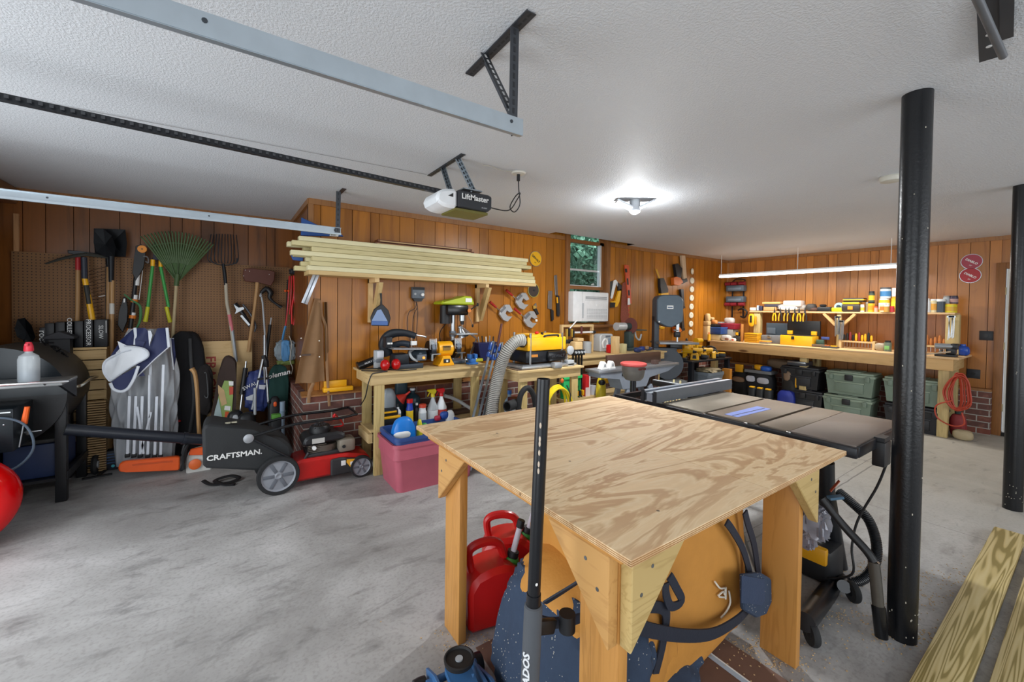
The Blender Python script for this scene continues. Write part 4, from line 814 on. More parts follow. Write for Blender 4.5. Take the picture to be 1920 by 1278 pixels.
# ============================================================ LAWN MOWER
def BX(x0, x1, yt, yb, Y):
    return W(x0, yb, Y=Y).x, W(x1, yb, Y=Y).x, W((x0 + x1) / 2, yb, Y=Y).z, W((x0 + x1) / 2, yt, Y=Y).z
MR = c('#b81a17', .3, .1, .2); MB = c('#2a2a2c', .5, 0, .2, .1); MG = c('#85888f', .5)
t = T('lawn_mower', 'red push mower with a black engine and black grass bag', 'lawn mower', (.55, 3.84, 0))
def wheel(name, x, y, r, wd, ang=0):
    g = M(); g.lathe([(r * .80, -wd / 2), (r * .97, -wd / 2), (r, -wd * .3), (r, wd * .3), (r * .97, wd / 2), (r * .80, wd / 2)], RUB, (x, y, r), (0, -1, 0), 36, cap=False)
    g.lathe([(.001, wd * .30), (r * .13, wd * .45), (r * .16, wd * .30), (r * .2, wd * .22), (r * .72, wd * .22), (r * .80, wd * .46), (r * .80, -wd / 2), (.001, -wd / 2)], MG, (x, y, r), (0, -1, 0), 36, cap=False)
    for k in range(6):
        a = ang + k * pi / 3; g.X = Matrix.Translation((x, y - wd * .26, r)) @ Matrix.Rotation(-a, 4, 'Y'); g.box((r * .45, 0, 0), (r * .5, wd * .12, r * .17), c('#5c6068', .5), b=.002)
    g.X = Matrix.Identity(4); return g.obj(name, t)
wheel('wheel', .338, 3.655, .148, .045); wheel('wheel', .964, 3.655, .092, .04); wheel('wheel', .338, 4.0, .148, .045, .3); wheel('wheel', .95, 3.985, .092, .04, .2)
def RB(g, x0, x1, y0, y1, z0, z1, m, b): g.bb(x0, x1, y0, y1, z0, z1, m, b=b)
g = M(); g.prism([(.44, .05), (1.02, .05), (1.06, .10), (1.04, .17), (.86, .215), (.50, .225), (.44, .20)], 'xz', 3.68, 3.97, MR, b=.02); g.obj('deck', t, label='red steel deck')
g = M(); g.prism([(.72, .055), (.97, .055), (.99, .10), (.96, .16), (.80, .195), (.72, .19)], 'xz', 3.655, 3.70, MB, b=.01); g.obj('side_cover', t)
g = M(); p0 = (.885, 3.652, .145); g.prism([(.845, .175), (.925, .165), (.93, .145), (.887, .085), (.842, .150)], 'xz', 3.648, 3.655, c('#e8a928', .5)); g.prism([(.872, .15), (.898, .15), (.898, .12), (.885, .11), (.872, .125)], 'xz', 3.645, 3.649, WHT); g.bb(.80, .835, 3.650, 3.656, .13, .17, WHT); g.obj('badge', t, label='yellow shield badge')
g = M(); g.bb(.55, .85, 3.72, 3.94, .21, .25, MB, b=.01); g.cyl((.70, 3.83, .21), (.70, 3.83, .30), .10, c('#5d5249', .5, .3), n=20)
for i in range(6): g.bb(.56, .70, 3.74, 3.80, .25 + i * .014, .256 + i * .014, c('#7c746a', .4, .5))
g.obj('engine_block', t)
g = M(); g.prism([(.52, .315), (.84, .33), (.86, .37), (.80, .405), (.56, .40), (.52, .37)], 'xz', 3.71, 3.95, c('#1e1f22', .4), b=.02); g.bb(.585, .68, 3.705, 3.711, .335, .375, c('#b9b7b2', .5)); g.obj('engine_shroud', t)
g = M(); g.lathe([(.085, 0), (.085, .03), (.07, .055), (.03, .068), (.001, .07)], c('#17181a', .5), (.665, 3.83, .40), n=30)
for k in range(14):
    a = k * 2 * pi / 14; g.bar((.665 + cos(a) * .03, 3.83 + sin(a) * .03, .468), (.665 + cos(a) * .08, 3.83 + sin(a) * .08, .44), .006, .01, c('#34353a', .5))
g.obj('recoil_cover', t)
g = M(); g.bb(.79, .93, 3.70, 3.85, .22, .335, c('#857d70', .5, .3), b=.025); g.cyl((.83, 3.698, .275), (.83, 3.69, .275), .014, BK, n=12); g.obj('muffler', t, label='brown grey muffler')
g = M(); g.cyl((.60, 3.72, .30), (.60, 3.695, .30), .016, WHT, n=12); g.cyl((.56, 3.71, .27), (.52, 3.72, .20), .012, MB, n=8); g.obj('fuel_cap', t)
g = M(); bg0 = [(384, 818), (396, 809), (480, 818), (534, 832), (552, 846), (556, 862), (530, 896), (388, 893)]
P_ = [W(x, y, Y=3.70) for x, y in bg0]; g.prism([(p.x, max(p.z, .045)) for p in P_], 'xz', 3.70, 4.02, c('#222426', .75, 0, .2, .3), b=.02); g.obj('grass_bag', t)
g = M(); q = W(448, 866, Y=3.698); g.text('CRAFTSMAN.', (q.x, 3.696, q.z), .054, c('#d8d8d6', .6), r=(pi / 2, R(1.5), 0), off=.0014, sx=1.08); g.obj('bag_lettering', t, label='white CRAFTSMAN. lettering')
g = M(); 
for x in (434, 445): q = W(x, 817, Z=.585); g.box((q.x, 3.80, .572), (.04, .035, .004), c('#c9c5ae', .7))
g.obj('bag_sticker', t)
HB = BK; 
for dy, lb in ((0, None), (.30, None)):
    g = M(); a = W(475, 833, Y=3.67); b = W(548, 868, Y=3.66); cst = Vector((0, dy, 0)); g.tube([a + cst, b + cst], .010, BKM, n=8); g.obj('handle_brace', t)
pts = [W(480, 830, Y=3.67), W(560, 805, Y=3.67), W(640, 792, Y=3.67), W(668, 785, Y=3.69)]
tip = pts[-1]; pf = [p + Vector((0, .30, 0)) for p in pts]
g = M(); g.tube(pts + [tip + Vector((.03, .03, 0)), tip + Vector((.03, .27, 0))] + pf[::-1], .0115, BKG, n=8, k=4); g.obj('handle', t, label='black folded handle loop')
g = M(); g.lathe([(.001, 0), (.032, 0), (.034, .012), (.02, .018), (.001, .018)], c('#9ea1a6', .4, .4), W(472, 834, Y=3.655), (0, -1, 0), 20); g.obj('handle_knob', t)
g = M(); q = W(632, 785, Y=3.68); g.tube([q, q + Vector((.03, .1, -.03)), Vector((.86, 3.86, .42)), Vector((.78, 3.86, .41))], .006, RED, n=6); g.box(q + Vector((.0, .02, -.03)), (.02, .02, .05), RED, b=.004); g.obj('safety_bar', t, label='red plastic bail clips')
g = M(); g.X = Matrix.Translation((-.07, .47, 0)); g.tube([(-.08, 3.72, .03), (-.02, 3.64, .012), (.10, 3.62, .012), (.16, 3.66, .02), (.10, 3.72, .03), (.0, 3.70, .02), (.06, 3.60, .01), (.13, 3.56, .008)], .02, BK, n=6, flat=.35); one(g, 'webbing_strap', 'black webbing strap lying on the floor under the mower bag', 'strap')
# ============================================================ BUMP-OUT WALL
YW = YB - .004
t = T('work_apron', 'tan leather work apron hanging on the panelled wall corner', 'apron', W(588, 725, Y=YW)); AP = c('#a9825a', .7, 0, .15, .2)
def apr(u, v):
    z0, z1 = W(588, 569, Y=YW).z, W(588, 724, Y=YW).z; z = z0 + (z1 - z0) * v
    xl = [W(587, 569, Y=YW).x, W(574, 620, Y=YW).x, W(563, 670, Y=YW).x, W(554, 724, Y=YW).x]; xr = [W(597, 569, Y=YW).x, W(602, 620, Y=YW).x, W(606, 670, Y=YW).x, W(610, 724, Y=YW).x]
    k = v * 3; i = min(2, int(k)); f = k - i; a = xl[i] * (1 - f) + xl[i + 1] * f; b = xr[i] * (1 - f) + xr[i + 1] * f
    return Vector((a + (b - a) * u, YW - .05 - .025 * sin(u * 9 + v * 3) * v - .02 * v, z))
g = M(); g.grid(apr, 24, 20, AP, .006); g.obj('apron_body', t)
g = M(); g.tube([apr(.9, .02), W(603, 600, Y=YW - .04), W(612, 625, Y=YW - .03), W(615, 690, Y=YW - .03), W(622, 770, Y=YW - .10)], .012, c('#8d6845', .7), n=6, flat=.3); g.tube([apr(.6, 1), W(584, 745, Y=YW - .09), W(583, 765, Y=YW - .09)], .014, c('#8d6845', .7), n=6, flat=.3); g.obj('strap', t)
g = M(); g.box(W(576, 675, Y=YW - .095), (.075, .006, .016), c('#4d3b30', .6))
for q in ((566, 644), (600, 648), (565, 678), (601, 678)): g.sph(W(*q, Y=YW - .10), .007, c('#e8e4d8', .3, .7), n=8)
g.obj('pocket_trim', t)
g = M(); g.grid(lambda u, v: Vector((W(606 + 6 * u + 3 * v, 600, Y=YW).x, YW - .025 - .015 * sin(u * 8), W(600, 575, Y=YW).z - v * (.55 - .1 * u))), 8, 10, c('#8f6a44', .7), .005); g.obj('side_panel', t)
g = M(); x0, x1, z0, z1 = BX(612, 655, 722, 741, YW - .06); g.bb(x0, x1, YW - .035, YW - .01, z0, z1, c('#f0ae12', .35), b=.004); g.bb(x0 - .01, x1 + .05, YW - .075, YW - .01, z0 - .005, z0 + .035, c('#f0ae12', .35), b=.006); one(g, 'plastic_tray', 'bright yellow plastic tray resting on the brick ledge beside the apron', 'tray')
# dustpan hanging from the bracket
yd = 3.93; t = T('dustpan', 'blue and black dustpan hanging from the left shelf bracket', 'dustpan', W(713, 617, Y=yd)); 
g = M(); g.tr([(696, 617), (694, 602), (700, 586), (712, 577), (716, 577), (727, 588), (731, 602), (728, 617)], c('#23262c', .5), Y=yd, t=.03, b=.006); g.obj('pan_shell', t, label='black rounded shell')
g = M(); g.tr([(697, 608), (707, 588), (714, 586), (727, 608)], c('#7f96bc', .4), Y=yd - .031, t=.003); g.tr([(696, 616), (697, 608), (727, 608), (727, 616)], c('#3d62a0', .4), Y=yd - .03, t=.012, b=.003); g.obj('pan_face', t, label='blue face and lip')
g = M(); g.tube([W(714, 580, Y=yd - .02), W(714, 568, Y=yd - .02), W(713, 556, Y=yd - .015)], (.012, .008, .012), BK, n=8); g.obj('handle', t)
# lumber rack
t = T('lumber_rack', 'wall mounted lumber shelf with two angled wooden brackets', 'shelf', (1.85, 3.95, 1.36))
g = M(); x0, x1 = W(577, 523, Y=3.86).x, W(1003.7, 536, Y=3.86).x; g.bb(x0, x1, 3.86, YW, 1.74, 1.775, PINE['x']); g.obj('shelf_board', t)
for px in (709, 913):
    X = W(px, 580, Y=3.92).x; g = M(); g.bb(X - .045 + .0, X - .005, YW - .04, YW, 1.32, 1.74, PINEN['z']); g.bb(X - .045, X - .005, YW - .24, YW, 1.70, 1.74, PINEN['y'])
    g.obj('bracket_frame', t)
    g = M(); g.prism([(YW - .24, 1.70), (YW - .15, 1.70), (YW - .0, 1.42), (YW - .0, 1.33), (YW - .05, 1.33)], 'yz', X - .005, X + .033, PINE['z'], b=.002); g.obj('bracket_brace', t)
g = M(); zz = 1.7755
rows = [(574, 1001, 0), (579, 1000, 0), (583, 997, 0), (543, 976, 1), (582, 993, 0), (545, 985, 0), (558, 988, 0)]
nm = ['bottom board', 'second board from the bottom', 'third board from the bottom', 'board sticking out farthest left', 'third board from the top', 'second board from the top', 'topmost board']
for i, (a, b, _) in enumerate(rows):
    z = 1.776 + i * .0405; X0, X1 = W(a, 490, Y=3.87).x, W(b, 500, Y=3.87).x
    for j in range(2):
        y0 = 3.862 + j * .11 + ((i * 5) % 4) * .004; rr = random.Random(i * 3 + j); xa, xb = (X0, X1) if j == 0 else (X0 + rr.uniform(-.12, .15), X1 + rr.uniform(-.12, .1))
        g = M(); g.bb(xa, xb, y0, y0 + .09, z, z + .0385, TRT['x'] if (i + j) % 3 else c('#d6cda4', .6, 0, .12), b=.003)
        one(g, 'lumber_board', ('pale %s in the front row of the wall lumber stack' if j == 0 else 'pale %s in the back row of the wall lumber stack') % nm[i], 'lumber', 'boards stacked on the wall rack')
z = 1.776 + 7 * .0405; dk = wood('#7a4a30', '#4f2c1c', 'x', 1, .5, False); Y0 = 3.93
for k, (a, b, za, lb) in enumerate(((700, 886, 0, 'dark brown grooved board, lower of two on top of the lumber stack'), (706, 884, .03, 'dark brown grooved board, upper of two on top of the lumber stack'))):
    g = M(); xa, xb = W(a, 455, Y=Y0).x, W(b, 465, Y=Y0).x; g.bb(xa, xb, Y0 + .02 * k, Y0 + .13, z + za, z + za + .022, dk, b=.002); g.bb(xa + .02, xb - .04, Y0 - .002 + .02 * k, Y0 + .02 + .02 * k, z + za + .022 * .2, z + za + .012, PINEN['x']); one(g, 'moulding_board', lb, 'lumber')
g = M(); a = W(545, 487, Y=3.99); b = W(566, 500, Y=3.99); 
t = T('plastic_sled', 'blue plastic panel with a white barcode label sticking out behind the lumber', 'panel', W(600, 480, Y=4.04)); g = M(); g.tr([(560, 418), (600, 436), (632, 445), (640, 452), (560, 452)], c('#1f4e94', .4), Y=YW - .012, t=.02, b=.004); g.tr([(541, 486), (566, 492), (565, 500), (546, 498)], c('#1f4e94', .4), Y=YW - .012, t=.02, b=.003); g.obj('panel', t); g = M(); g.tr([(617, 441), (632, 446), (630, 452), (614, 451)], WHT, Y=YW - .033, t=.003)
for i in range(5): g.tr([(618 + i * 2, 443), (619 + i * 2, 443.3), (618 + i * 2, 450), (617 + i * 2, 450)], BK, Y=YW - .037, t=.001)
g.obj('barcode_label', t)
g = M(); a = W(592, 521, Y=3.93); b = W(570, 579, Y=3.93); g.bar(a, b, .05, .012, c('#c9ced6', .3, .6), b=.001, up=(0, 1, 0)); g.bar(a + Vector((.0, -.008, 0)), b + Vector((.0, -.008, 0)), .008, .006, c('#5a6068', .4), up=(0, 1, 0)); one(g, 'aluminium_channel', 'silver aluminium channel hanging slanted under the left end of the lumber rack', 'metal rail')
t = T('plug_in_timer', 'grey and black plug in power controller with a dial on the wall', 'timer', W(780, 570, Y=YW)); x0, x1, z0, z1 = BX(769, 792, 543, 564, YW); g = M(); g.bb(x0, x1, YW - .05, YW, z0, z1, c('#5d666f', .45), b=.006); g.bb(x0 + .003, x1 - .003, YW - .053, YW - .048, z1 - .03, z1 - .004, BK); g.prism([(x0 + .01, z0), (x1 - .01, z0), (x1 - .03, z0 - .03), (x0 + .03, z0 - .03)], 'xz', YW - .04, YW, BK); g.obj('case', t)
g = M(); g.cyl(((x1 - .028), YW - .05, z0 + .04), ((x1 - .028), YW - .068, z0 + .04), .016, WHT, n=16); g.obj('dial', t, label='white dial'); g = M(); g.cyl((x0 + .03, YW - .05, z0 + .045), (x0 + .03, YW - .054, z0 + .045), .012, LGRY, n=12); g.obj('socket', t)
for k, pts in enumerate(([(779, 570), (782, 580), (775, 600), (776, 640), (783, 658), (790, 680)], [(780, 570), (778, 582), (766, 592), (764, 620), (771, 645), (781, 662)], [(780, 570), (783, 590), (782, 630), (784, 658)])):
    g = M(); g.tube([W(a, b, Y=YW - .04) for a, b in pts], .004, c('#3a2c26', .6), n=6); g.obj('cord', t)
# ============================================================ BENCH ONE
def bench(name, label, x0, x1, y0, y1, z, lw, ld, ap, mt, legs=None, shelf=None, ov=.025, rz=0, loc=None, top=.02, loclegs=None):
    t = T(name, label, 'workbench', ((x0 + x1) / 2, (y0 + y1) / 2, 0))
    g = M(); g.bb(x0, x1, y0, y1, z - top, z, mt['x'] if (x1 - x0) > (y1 - y0) else mt['y'], b=.002); g.obj('bench_top', t)
    a = z - top
    for (u0, u1, v0, v1, ax) in ((x0 + ov, x1 - ov, y0 + ov, y0 + ov + .038, 'x'), (x0 + ov, x1 - ov, y1 - ov - .038, y1 - ov, 'x'), (x0 + ov, x0 + ov + .038, y0 + ov + .038, y1 - ov - .038, 'y'), (x1 - ov - .038, x1 - ov, y0 + ov + .038, y1 - ov - .038, 'y')):
        g = M(); g.bb(u0, u1, v0, v1, a - ap, a, mt[ax], b=.002); g.obj('apron', t)
    for (lx, ly) in (legs or ((x0 + ov + .04, y0 + ov + .04), (x1 - ov - .04 - lw, y0 + ov + .04), (x0 + ov + .04, y1 - ov - .04 - ld), (x1 - ov - .04 - lw, y1 - ov - .04 - ld))):
        g = M(); g.bb(lx, lx + lw, ly, ly + ld, 0, a - .001, mt['z'], b=.003); g.obj('leg', t)
    if shelf is not None:
        g = M(); g.bb(x0 + ov + .03, x1 - ov - .03, y0 + .14, y1 - .06, shelf - .018, shelf, mt['x']); g.bb(x0 + ov + .002, x0 + ov + .038, y0 + .1, y1 - .1, shelf - .10, shelf - .018, mt['y']); g.obj('lower_shelf', t)
    return t
SH = .37
BT = {'x': wood('#cfb482', '#a9884f', 'x', 1, .6), 'y': wood('#cfb482', '#a9884f', 'y', 1, .6), 'z': wood('#c2aa72', '#93783f', 'z', 1, .6)}
bench('workbench', 'left pine workbench with grinder and drill press, mower parked at its side', 1.0, 2.235, 3.57, YB - .02, .895, .085, .038, .085, BT, legs=((1.06, 3.60), (1.06, 3.98), (2.02, 3.60), (2.02, 3.98)), shelf=SH)
Z1 = .896
# scroll saw
t = T('scroll_saw', 'grey black scroll saw with tilted flat table on the left workbench', 'scroll saw', (1.40, 3.80, Z1)); SS = c('#343c46', .4, .2); SSD = c('#1f242b', .45, .2)
g = M(t); g.bb(-.13, .15, -.09, .14, 0, .045, SS, b=.006); g.bb(-.12, .02, -.07, .10, .04, .14, SSD, b=.015); g.obj('base', t)
g = M(t); g.box((.02, .0, .185), (.34, .22, .014), c('#9b9ea3', .35, .6), r=(0, R(3), 0), b=.004); g.obj('table', t, label='silver flat table')
g = M(t); g.tube([(.10, .02, .175), (.03, -.05, .15), (.04, -.08, .10), (.09, -.09, .07)], .012, LGRY, n=8); g.obj('tilt_scale', t)
g = M(t); g.cyl((.06, .05, .105), (.22, .05, .105), .055, c('#3e4c58', .4, .2), n=20); g.obj('motor', t)
g = M(t); g.bb(.08, .17, -.115, -.09, .075, .13, c('#5b636c', .4), b=.004); g.obj('switch_box', t); g = M(t); g.cyl((.14, -.116, .10), (.14, -.122, .10), .013, glow('#ff9a3c', .8), n=12); g.obj('switch', t, label='glowing orange switch')
g = M(t); g.tube([(-.14, .1, .12), (-.17, .08, .24), (-.12, .05, .32), (0, .02, .33), (.10, -.02, .30)], (.06, .055, .045, .035, .03), SSD, n=12, flat=.8); g.tube([(-.12, .1, .2), (-.02, .05, .23), (.05, .0, .22)], .03, SS, n=10); g.obj('arm', t)
g = M(t); g.cyl((.1, -.02, .31), (.2, -.02, .29), .008, STEEL, n=8); g.sph((.2, -.02, .29), .012, STEEL, n=8); g.bb(.045, .10, -.05, -.02, .215, .255, WHT, b=.003); g.cyl((.06, -.01, .29), (.06, -.01, .19), .003, STEEL, n=6); g.obj('blade_clamp', t)
g = M(t); g.bb(-.20, -.14, -.06, .06, .20, .30, SSD, b=.01); g.bb(-.19, -.17, -.075, -.06, .235, .25, WHT); g.bb(-.165, -.145, -.075, -.06, .235, .25, WHT); g.obj('rear_bracket', t)
t = T('ear_muffs', 'pair of red and black hearing protection muffs on the left bench', 'ear muffs', (1.235, 3.72, Z1))
for x in (-.05, .05):
    g = M(t); g.sph((x, 0, .05), (.042, .05, .052), c('#b50d12', .2), n=18); g.obj('ear_cup', t)
g = M(t); g.tube([(-.08, 0, .03), (-.10, .04, .015), (0, .09, .012), (.10, .04, .015), (.08, 0, .03)], .009, BK, n=8); g.obj('headband', t)
lump('perforated_guard', 'small white and grey perforated metal block beside the red ear muffs', 'metal part', (712, 688), 3.86, [('block', (0, 0, .085), (.085, .05, .085), LGRY, 'b'), ('grille', (.01, -.028, .09), (.06, .006, .06), c('#dcdfe6', .4), 'b'), ('stand', (0, 0, .03), (.10, .06, .05), c('#70757c', .4), 's')], z0=Z1)
t = T('flashlight', 'black cylindrical torch with white lettering at the left end of the bench', 'flashlight', (1.07, 3.93, Z1 + .045)); g = M(t); g.X = Matrix.Rotation(R(-18), 4, 'Y'); g.cyl((-.06, 0, 0), (.09, 0, 0), .038, BKG, n=20); g.cyl((-.075, 0, 0), (-.06, 0, 0), .045, BKG, n=20); g.text('HUSKY', (.02, -.0385, .01), .022, WHT); g.obj('barrel', t)
g = M(); g.tube([(1.0, 3.80, .90), (1.08, 3.70, .903), (1.18, 3.64, .90), (1.06, 3.585, .902), (1.02, 3.56, .89), (.99, 3.55, .82), (.98, 3.6, .70), (.98, 3.75, .6)], .005, BK, n=6); g.tube([(1.02, 3.88, .9), (1.15, 3.82, .905), (1.3, 3.62, .902), (1.45, 3.63, .902)], .005, BK, n=6); one(g, 'trailing_cable', 'thin black cord trailing over the left edge of the bench', 'cord')
# bench grinder
t = T('bench_grinder', 'bright yellow bench grinder with two guarded wheels', 'bench grinder', (1.80, 3.80, Z1)); GY = c('#f2ab10', .35)
g = M(t); g.prism([(-.085, 0), (.085, 0), (.085, .02), (.055, .045), (.045, .10), (-.045, .10), (-.055, .045), (-.085, .02)], 'xz', -.075, .075, GY, b=.006); g.cyl((-.075, 0, .165), (.075, 0, .165), .075, GY, n=30); g.cyl((-.12, 0, .165), (.12, 0, .165), .032, GY, n=20); g.obj('body', t)
g = M(t); g.bb(-.04, .04, -.082, -.068, .155, .20, c('#8a6a2c', .5)); g.text('DEWALT', (0, -.084, .19), .018, BK); g.obj('name_plate', t)
g = M(t); g.bb(-.035, .035, -.083, -.07, .03, .07, BK, b=.008); g.bb(-.01, .01, -.088, -.082, .04, .06, WHT); g.obj('switch', t)
for s in (-1, 1):
    g = M(t); g.cyl((s * .12, 0, .165), (s * .15, 0, .165), .076, c('#6d7683', .7), n=30); g.obj('grinding_wheel', t)
    g = M(t); g.lathe([(.06, 0), (.092, .0), (.092, .05), (.06, .05)], BKM, (s * .135 - .025, .015, .155), (1, 0, 0), 26); g.obj('wheel_guard', t)
    g = M(t); g.tube([(s * .10, -.05, .27), (s * .17, -.05, .27), (s * .17, -.06, .17), (s * .10, -.06, .17)], .003, WHT, n=6, smooth=False, closed=True); g.bb(min(s * .10, s * .17), max(s * .10, s * .17), -.056, -.053, .18, .265, c('#dfe6ea', .05, 0, 0, 0, 0, .25)); g.obj('eye_shield', t)
    g = M(t); g.bb(min(s * .09, s * .18), max(s * .09, s * .18), -.13, -.08, .125, .132, STEEL); g.bb(min(s * .15, s * .17), max(s * .15, s * .17), -.09, -.08, .06, .13, STEEL); g.obj('tool_rest', t)
# drill press
t = T('drill_press', 'black drill press with a lime green cover on the workbench', 'drill press', (2.0, 3.98, Z1)); LIME = c('#a9b81c', .35)
sx_ = W(865, 560, Y=3.95); dx = sx_.x - 2.0
g = M(t); g.bb(-.11, .11, -.16, .08, 0, .03, c('#55606c', .4, .3), b=.006); g.obj('base', t); g = M(t); g.cyl((.0, .02, .03), (.0, .02, .58), .025, STEEL, n=18); g.obj('column', t)
zt = .50
g = M(t); g.bb(-.12, .13, -.10, .08, zt, zt + .11, BKG, b=.02); g.cyl((-.10, -.0, zt - .09), (-.10, -.0, zt + .10), .055, BK, n=18); g.cyl((.07, -.06, zt - .06), (.07, -.06, zt), .03, STEEL, n=14); g.cyl((.07, -.06, zt - .10), (.07, -.06, zt - .05), .018, BK, r1=.022, n=12); g.cyl((.07, -.06, zt - .17), (.07, -.06, zt - .10), .004, STEEL, n=6); g.obj('drill_head', t)
g = M(t); g.prism([(-.20, zt + .11), (.18, zt + .11), (.19, zt + .12), (.155, zt + .20), (.06, zt + .205), (-.0, zt + .165), (-.18, zt + .145), (-.20, zt + .13)], 'xz', -.12, .09, LIME, b=.012); g.bb(.075, .15, -.124, -.118, zt + .14, zt + .18, WHT); g.obj('belt_cover', t, label='lime green belt cover')
g = M(t); g.cyl((.125, -.11, zt + .05), (.125, -.12, zt + .05), .02, c('#d87c28', .4), n=14); g.obj('switch', t, label='orange switch')
g = M(t); g.tube([(.12, -.06, zt + .03), (.17, -.09, zt + .07), (.23, -.1, zt + .11)], .006, BK, n=8); g.sph((.235, -.1, zt + .115), (.012, .012, .02), BK, n=8); g.tube([(.12, -.06, zt + .03), (.15, -.1, zt - .05), (.17, -.1, zt - .10)], .006, c('#8f6a4a', .5), n=8); g.sph((.175, -.1, zt - .11), (.012, .012, .02), BK, n=8); g.obj('feed_handle', t)
g = M(t); g.bb(-.05, .20, -.17, .0, .295, .31, c('#9fa6ab', .35, .6), b=.003); g.cyl((0, .02, .27), (0, .02, .33), .036, c('#6d7278', .4, .4), n=14); g.obj('drill_table', t)
g = M(t); g.tube([(-.08, 0, .42), (-.14, .05, .3), (-.10, .08, .12), (-.25, .08, .04), (-.35, .06, .02)], .005, BK, n=6); g.obj('power_cord', t)
t = T('mini_vise', 'small bright blue bench vise in front of the lamp', 'vise', (2.085, 3.72, Z1)); VB = c('#3670b8', .35); g = M(t); g.bb(-.05, .05, -.04, .04, 0, .02, VB, b=.004); g.bb(-.03, .03, -.03, .03, .02, .06, VB, b=.006); g.bb(-.045, -.015, -.035, .035, .06, .105, VB, b=.004); g.bb(.015, .045, -.035, .035, .06, .105, VB, b=.004); g.obj('vise_body', t); g = M(t); g.cyl((-.08, 0, .05), (.05, 0, .05), .008, STEEL, n=8); g.cyl((-.08, 0, .02), (-.08, 0, .08), .004, STEEL, n=6); g.obj('screw', t)
t = T('desk_lamp', 'silver spring arm desk lamp at the back of the bench', 'desk lamp', (2.18, 3.98, Z1)); g = M(t); g.cyl((0, 0, 0), (0, 0, .02), .06, BK, n=20); g.obj('base', t)
g = M(t); g.tube([(0, 0, .02), (.05, 0, .14), (.10, 0, .24)], .006, STEEL, n=6, smooth=False); g.tube([(.015, 0, .02), (.065, 0, .14), (.112, 0, .24)], .004, STEEL, n=6, smooth=False); g.tube([(.10, 0, .24), (.0, -.02, .30), (-.10, -.03, .36)], .006, STEEL, n=6, smooth=False); g.tube([(.10, 0, .255), (.0, -.02, .315), (-.09, -.03, .37)], .004, STEEL, n=6, smooth=False); g.obj('spring_arm', t)
g = M(t); g.lathe([(.018, 0), (.024, .03), (.05, .09), (.06, .12)], c('#b9bdc0', .2, .9), (-.12, -.03, .38), (.35, -.1, -1), 22, cap=False); g.sph((-.12, -.03, .37), .022, STEEL, n=12); g.obj('lamp_shade', t, label='polished metal shade')
g = M(); g.bb(2.12, 2.30, 3.86, 3.96, Z1, Z1 + .035, c('#b9b62a', .6), b=.006); g.bb(2.12, 2.30, 3.86, 3.96, Z1 + .035, Z1 + .042, BK, b=.002); one(g, 'sanding_sponge', 'yellow green block with a dark top at the lamp base', 'sponge')
t = T('parts_bin', 'dark navy plastic bin behind the blue bar clamps', 'bin', (2.38, 3.95, Z1)); g = M(t); g.prism([(-.10, 0), (.10, 0), (.13, .20), (-.13, .20)], 'xz', -.07, .07, c('#1d2450', .4), b=.006); g.obj('bin_body', t)
for k in range(5): g = M(t); g.cyl((-.08 + .045 * k, 0, .18), (-.09 + .05 * k, .01, .26 + .01 * (k % 2)), .007, [STEEL, BK, WHT, STEEL, BK][k], n=8); g.obj('stored_tool', t)
# items on the lower shelf
def bottle(name, lb, px, py, Y, r, h, mt, capm, cap_h=.03, band=None, z=SH + .001, nk=.4, grp=None, tx=None):
    p = W(px, py, Y=Y); t = T(name, lb, 'bottle' if 'bottle' in name else 'can' if 'can' in name else 'jar' if 'jar' in name else 'container', (p.x, Y, z), group=grp)
    g = M(t); g.lathe([(.001, 0), (r * .95, 0), (r, .006), (r, h * .72), (r * .85, h * .8), (r * nk, h * .9), (r * nk, h)], mt, n=20); g.obj('body', t)
    g = M(t); g.lathe([(r * nk * 1.15, h), (r * nk * 1.15, h + cap_h), (.001, h + cap_h)], capm, n=16); g.obj('cap', t)
    if band:
        g = M(t); g.lathe([(r * 1.012, h * .12), (r * 1.012, h * .65)], band, n=20, cap=False)
        if tx: g.text(tx, (0, -r * 1.05, h * .42), r * .7, BK)
        g.obj('label_band', t)
    return t
WD = c('#1f3fa8', .4); WW = c('#dfe3e6', .4)
bottle('spray_can', 'white aerosol can beside the red funnel on the lower shelf', 751, 790, 3.76, .028, .17, WW, BK, .03, c('#8fa0ac', .5))
bottle('spray_can', 'blue and yellow lubricant spray can with a red cap', 773, 790, 3.74, .033, .20, WD, RED, .035, c('#e4c222', .5), nk=.75)
bottle('spray_can', 'slim dark can with a pale top right of the blue and yellow one', 786, 790, 3.78, .026, .16, c('#2c2d33', .4), WW, .02)
bottle('glue_jar', 'squat white jar with an orange red cap on the lower shelf', 797, 790, 3.74, .038, .14, WW, c('#c9452e', .5), .03, c('#c7d0d6', .5), nk=.8)
bottle('washer_fluid_bottle', 'large dark blue green fluid jug at the back of the lower shelf', 778, 780, 3.92, .075, .28, c('#24424e', .25, 0, .1, 0, 0, .85), WW, .02, nk=.3)
def sprayer(lb, px, mt, hd, band, Y=3.76):
    p = W(px, 788, Y=Y); t = T('trigger_sprayer', lb, 'spray bottle', (p.x, Y, SH + .001)); g = M(t)
    g.lathe([(.001, 0), (.05, 0), (.052, .01), (.052, .12), (.03, .17), (.016, .21), (.015, .225)], mt, n=20); g.obj('body', t)
    g = M(t); g.lathe([(.02, .225), (.02, .25), (.014, .262)], hd, n=14); g.prism([(-.06, .285), (-.05, .30), (.02, .305), (.035, .285), (.02, .255), (-.015, .255), (-.03, .275)], 'xz', -.016, .016, hd, b=.003); g.bar((-.03, 0, .275), (-.055, 0, .235), .012, .006, hd); g.obj('trigger_head', t)
    g = M(t); g.lathe([(.053, .02), (.053, .10)], band, n=20, cap=False); g.obj('label_band', t); return t
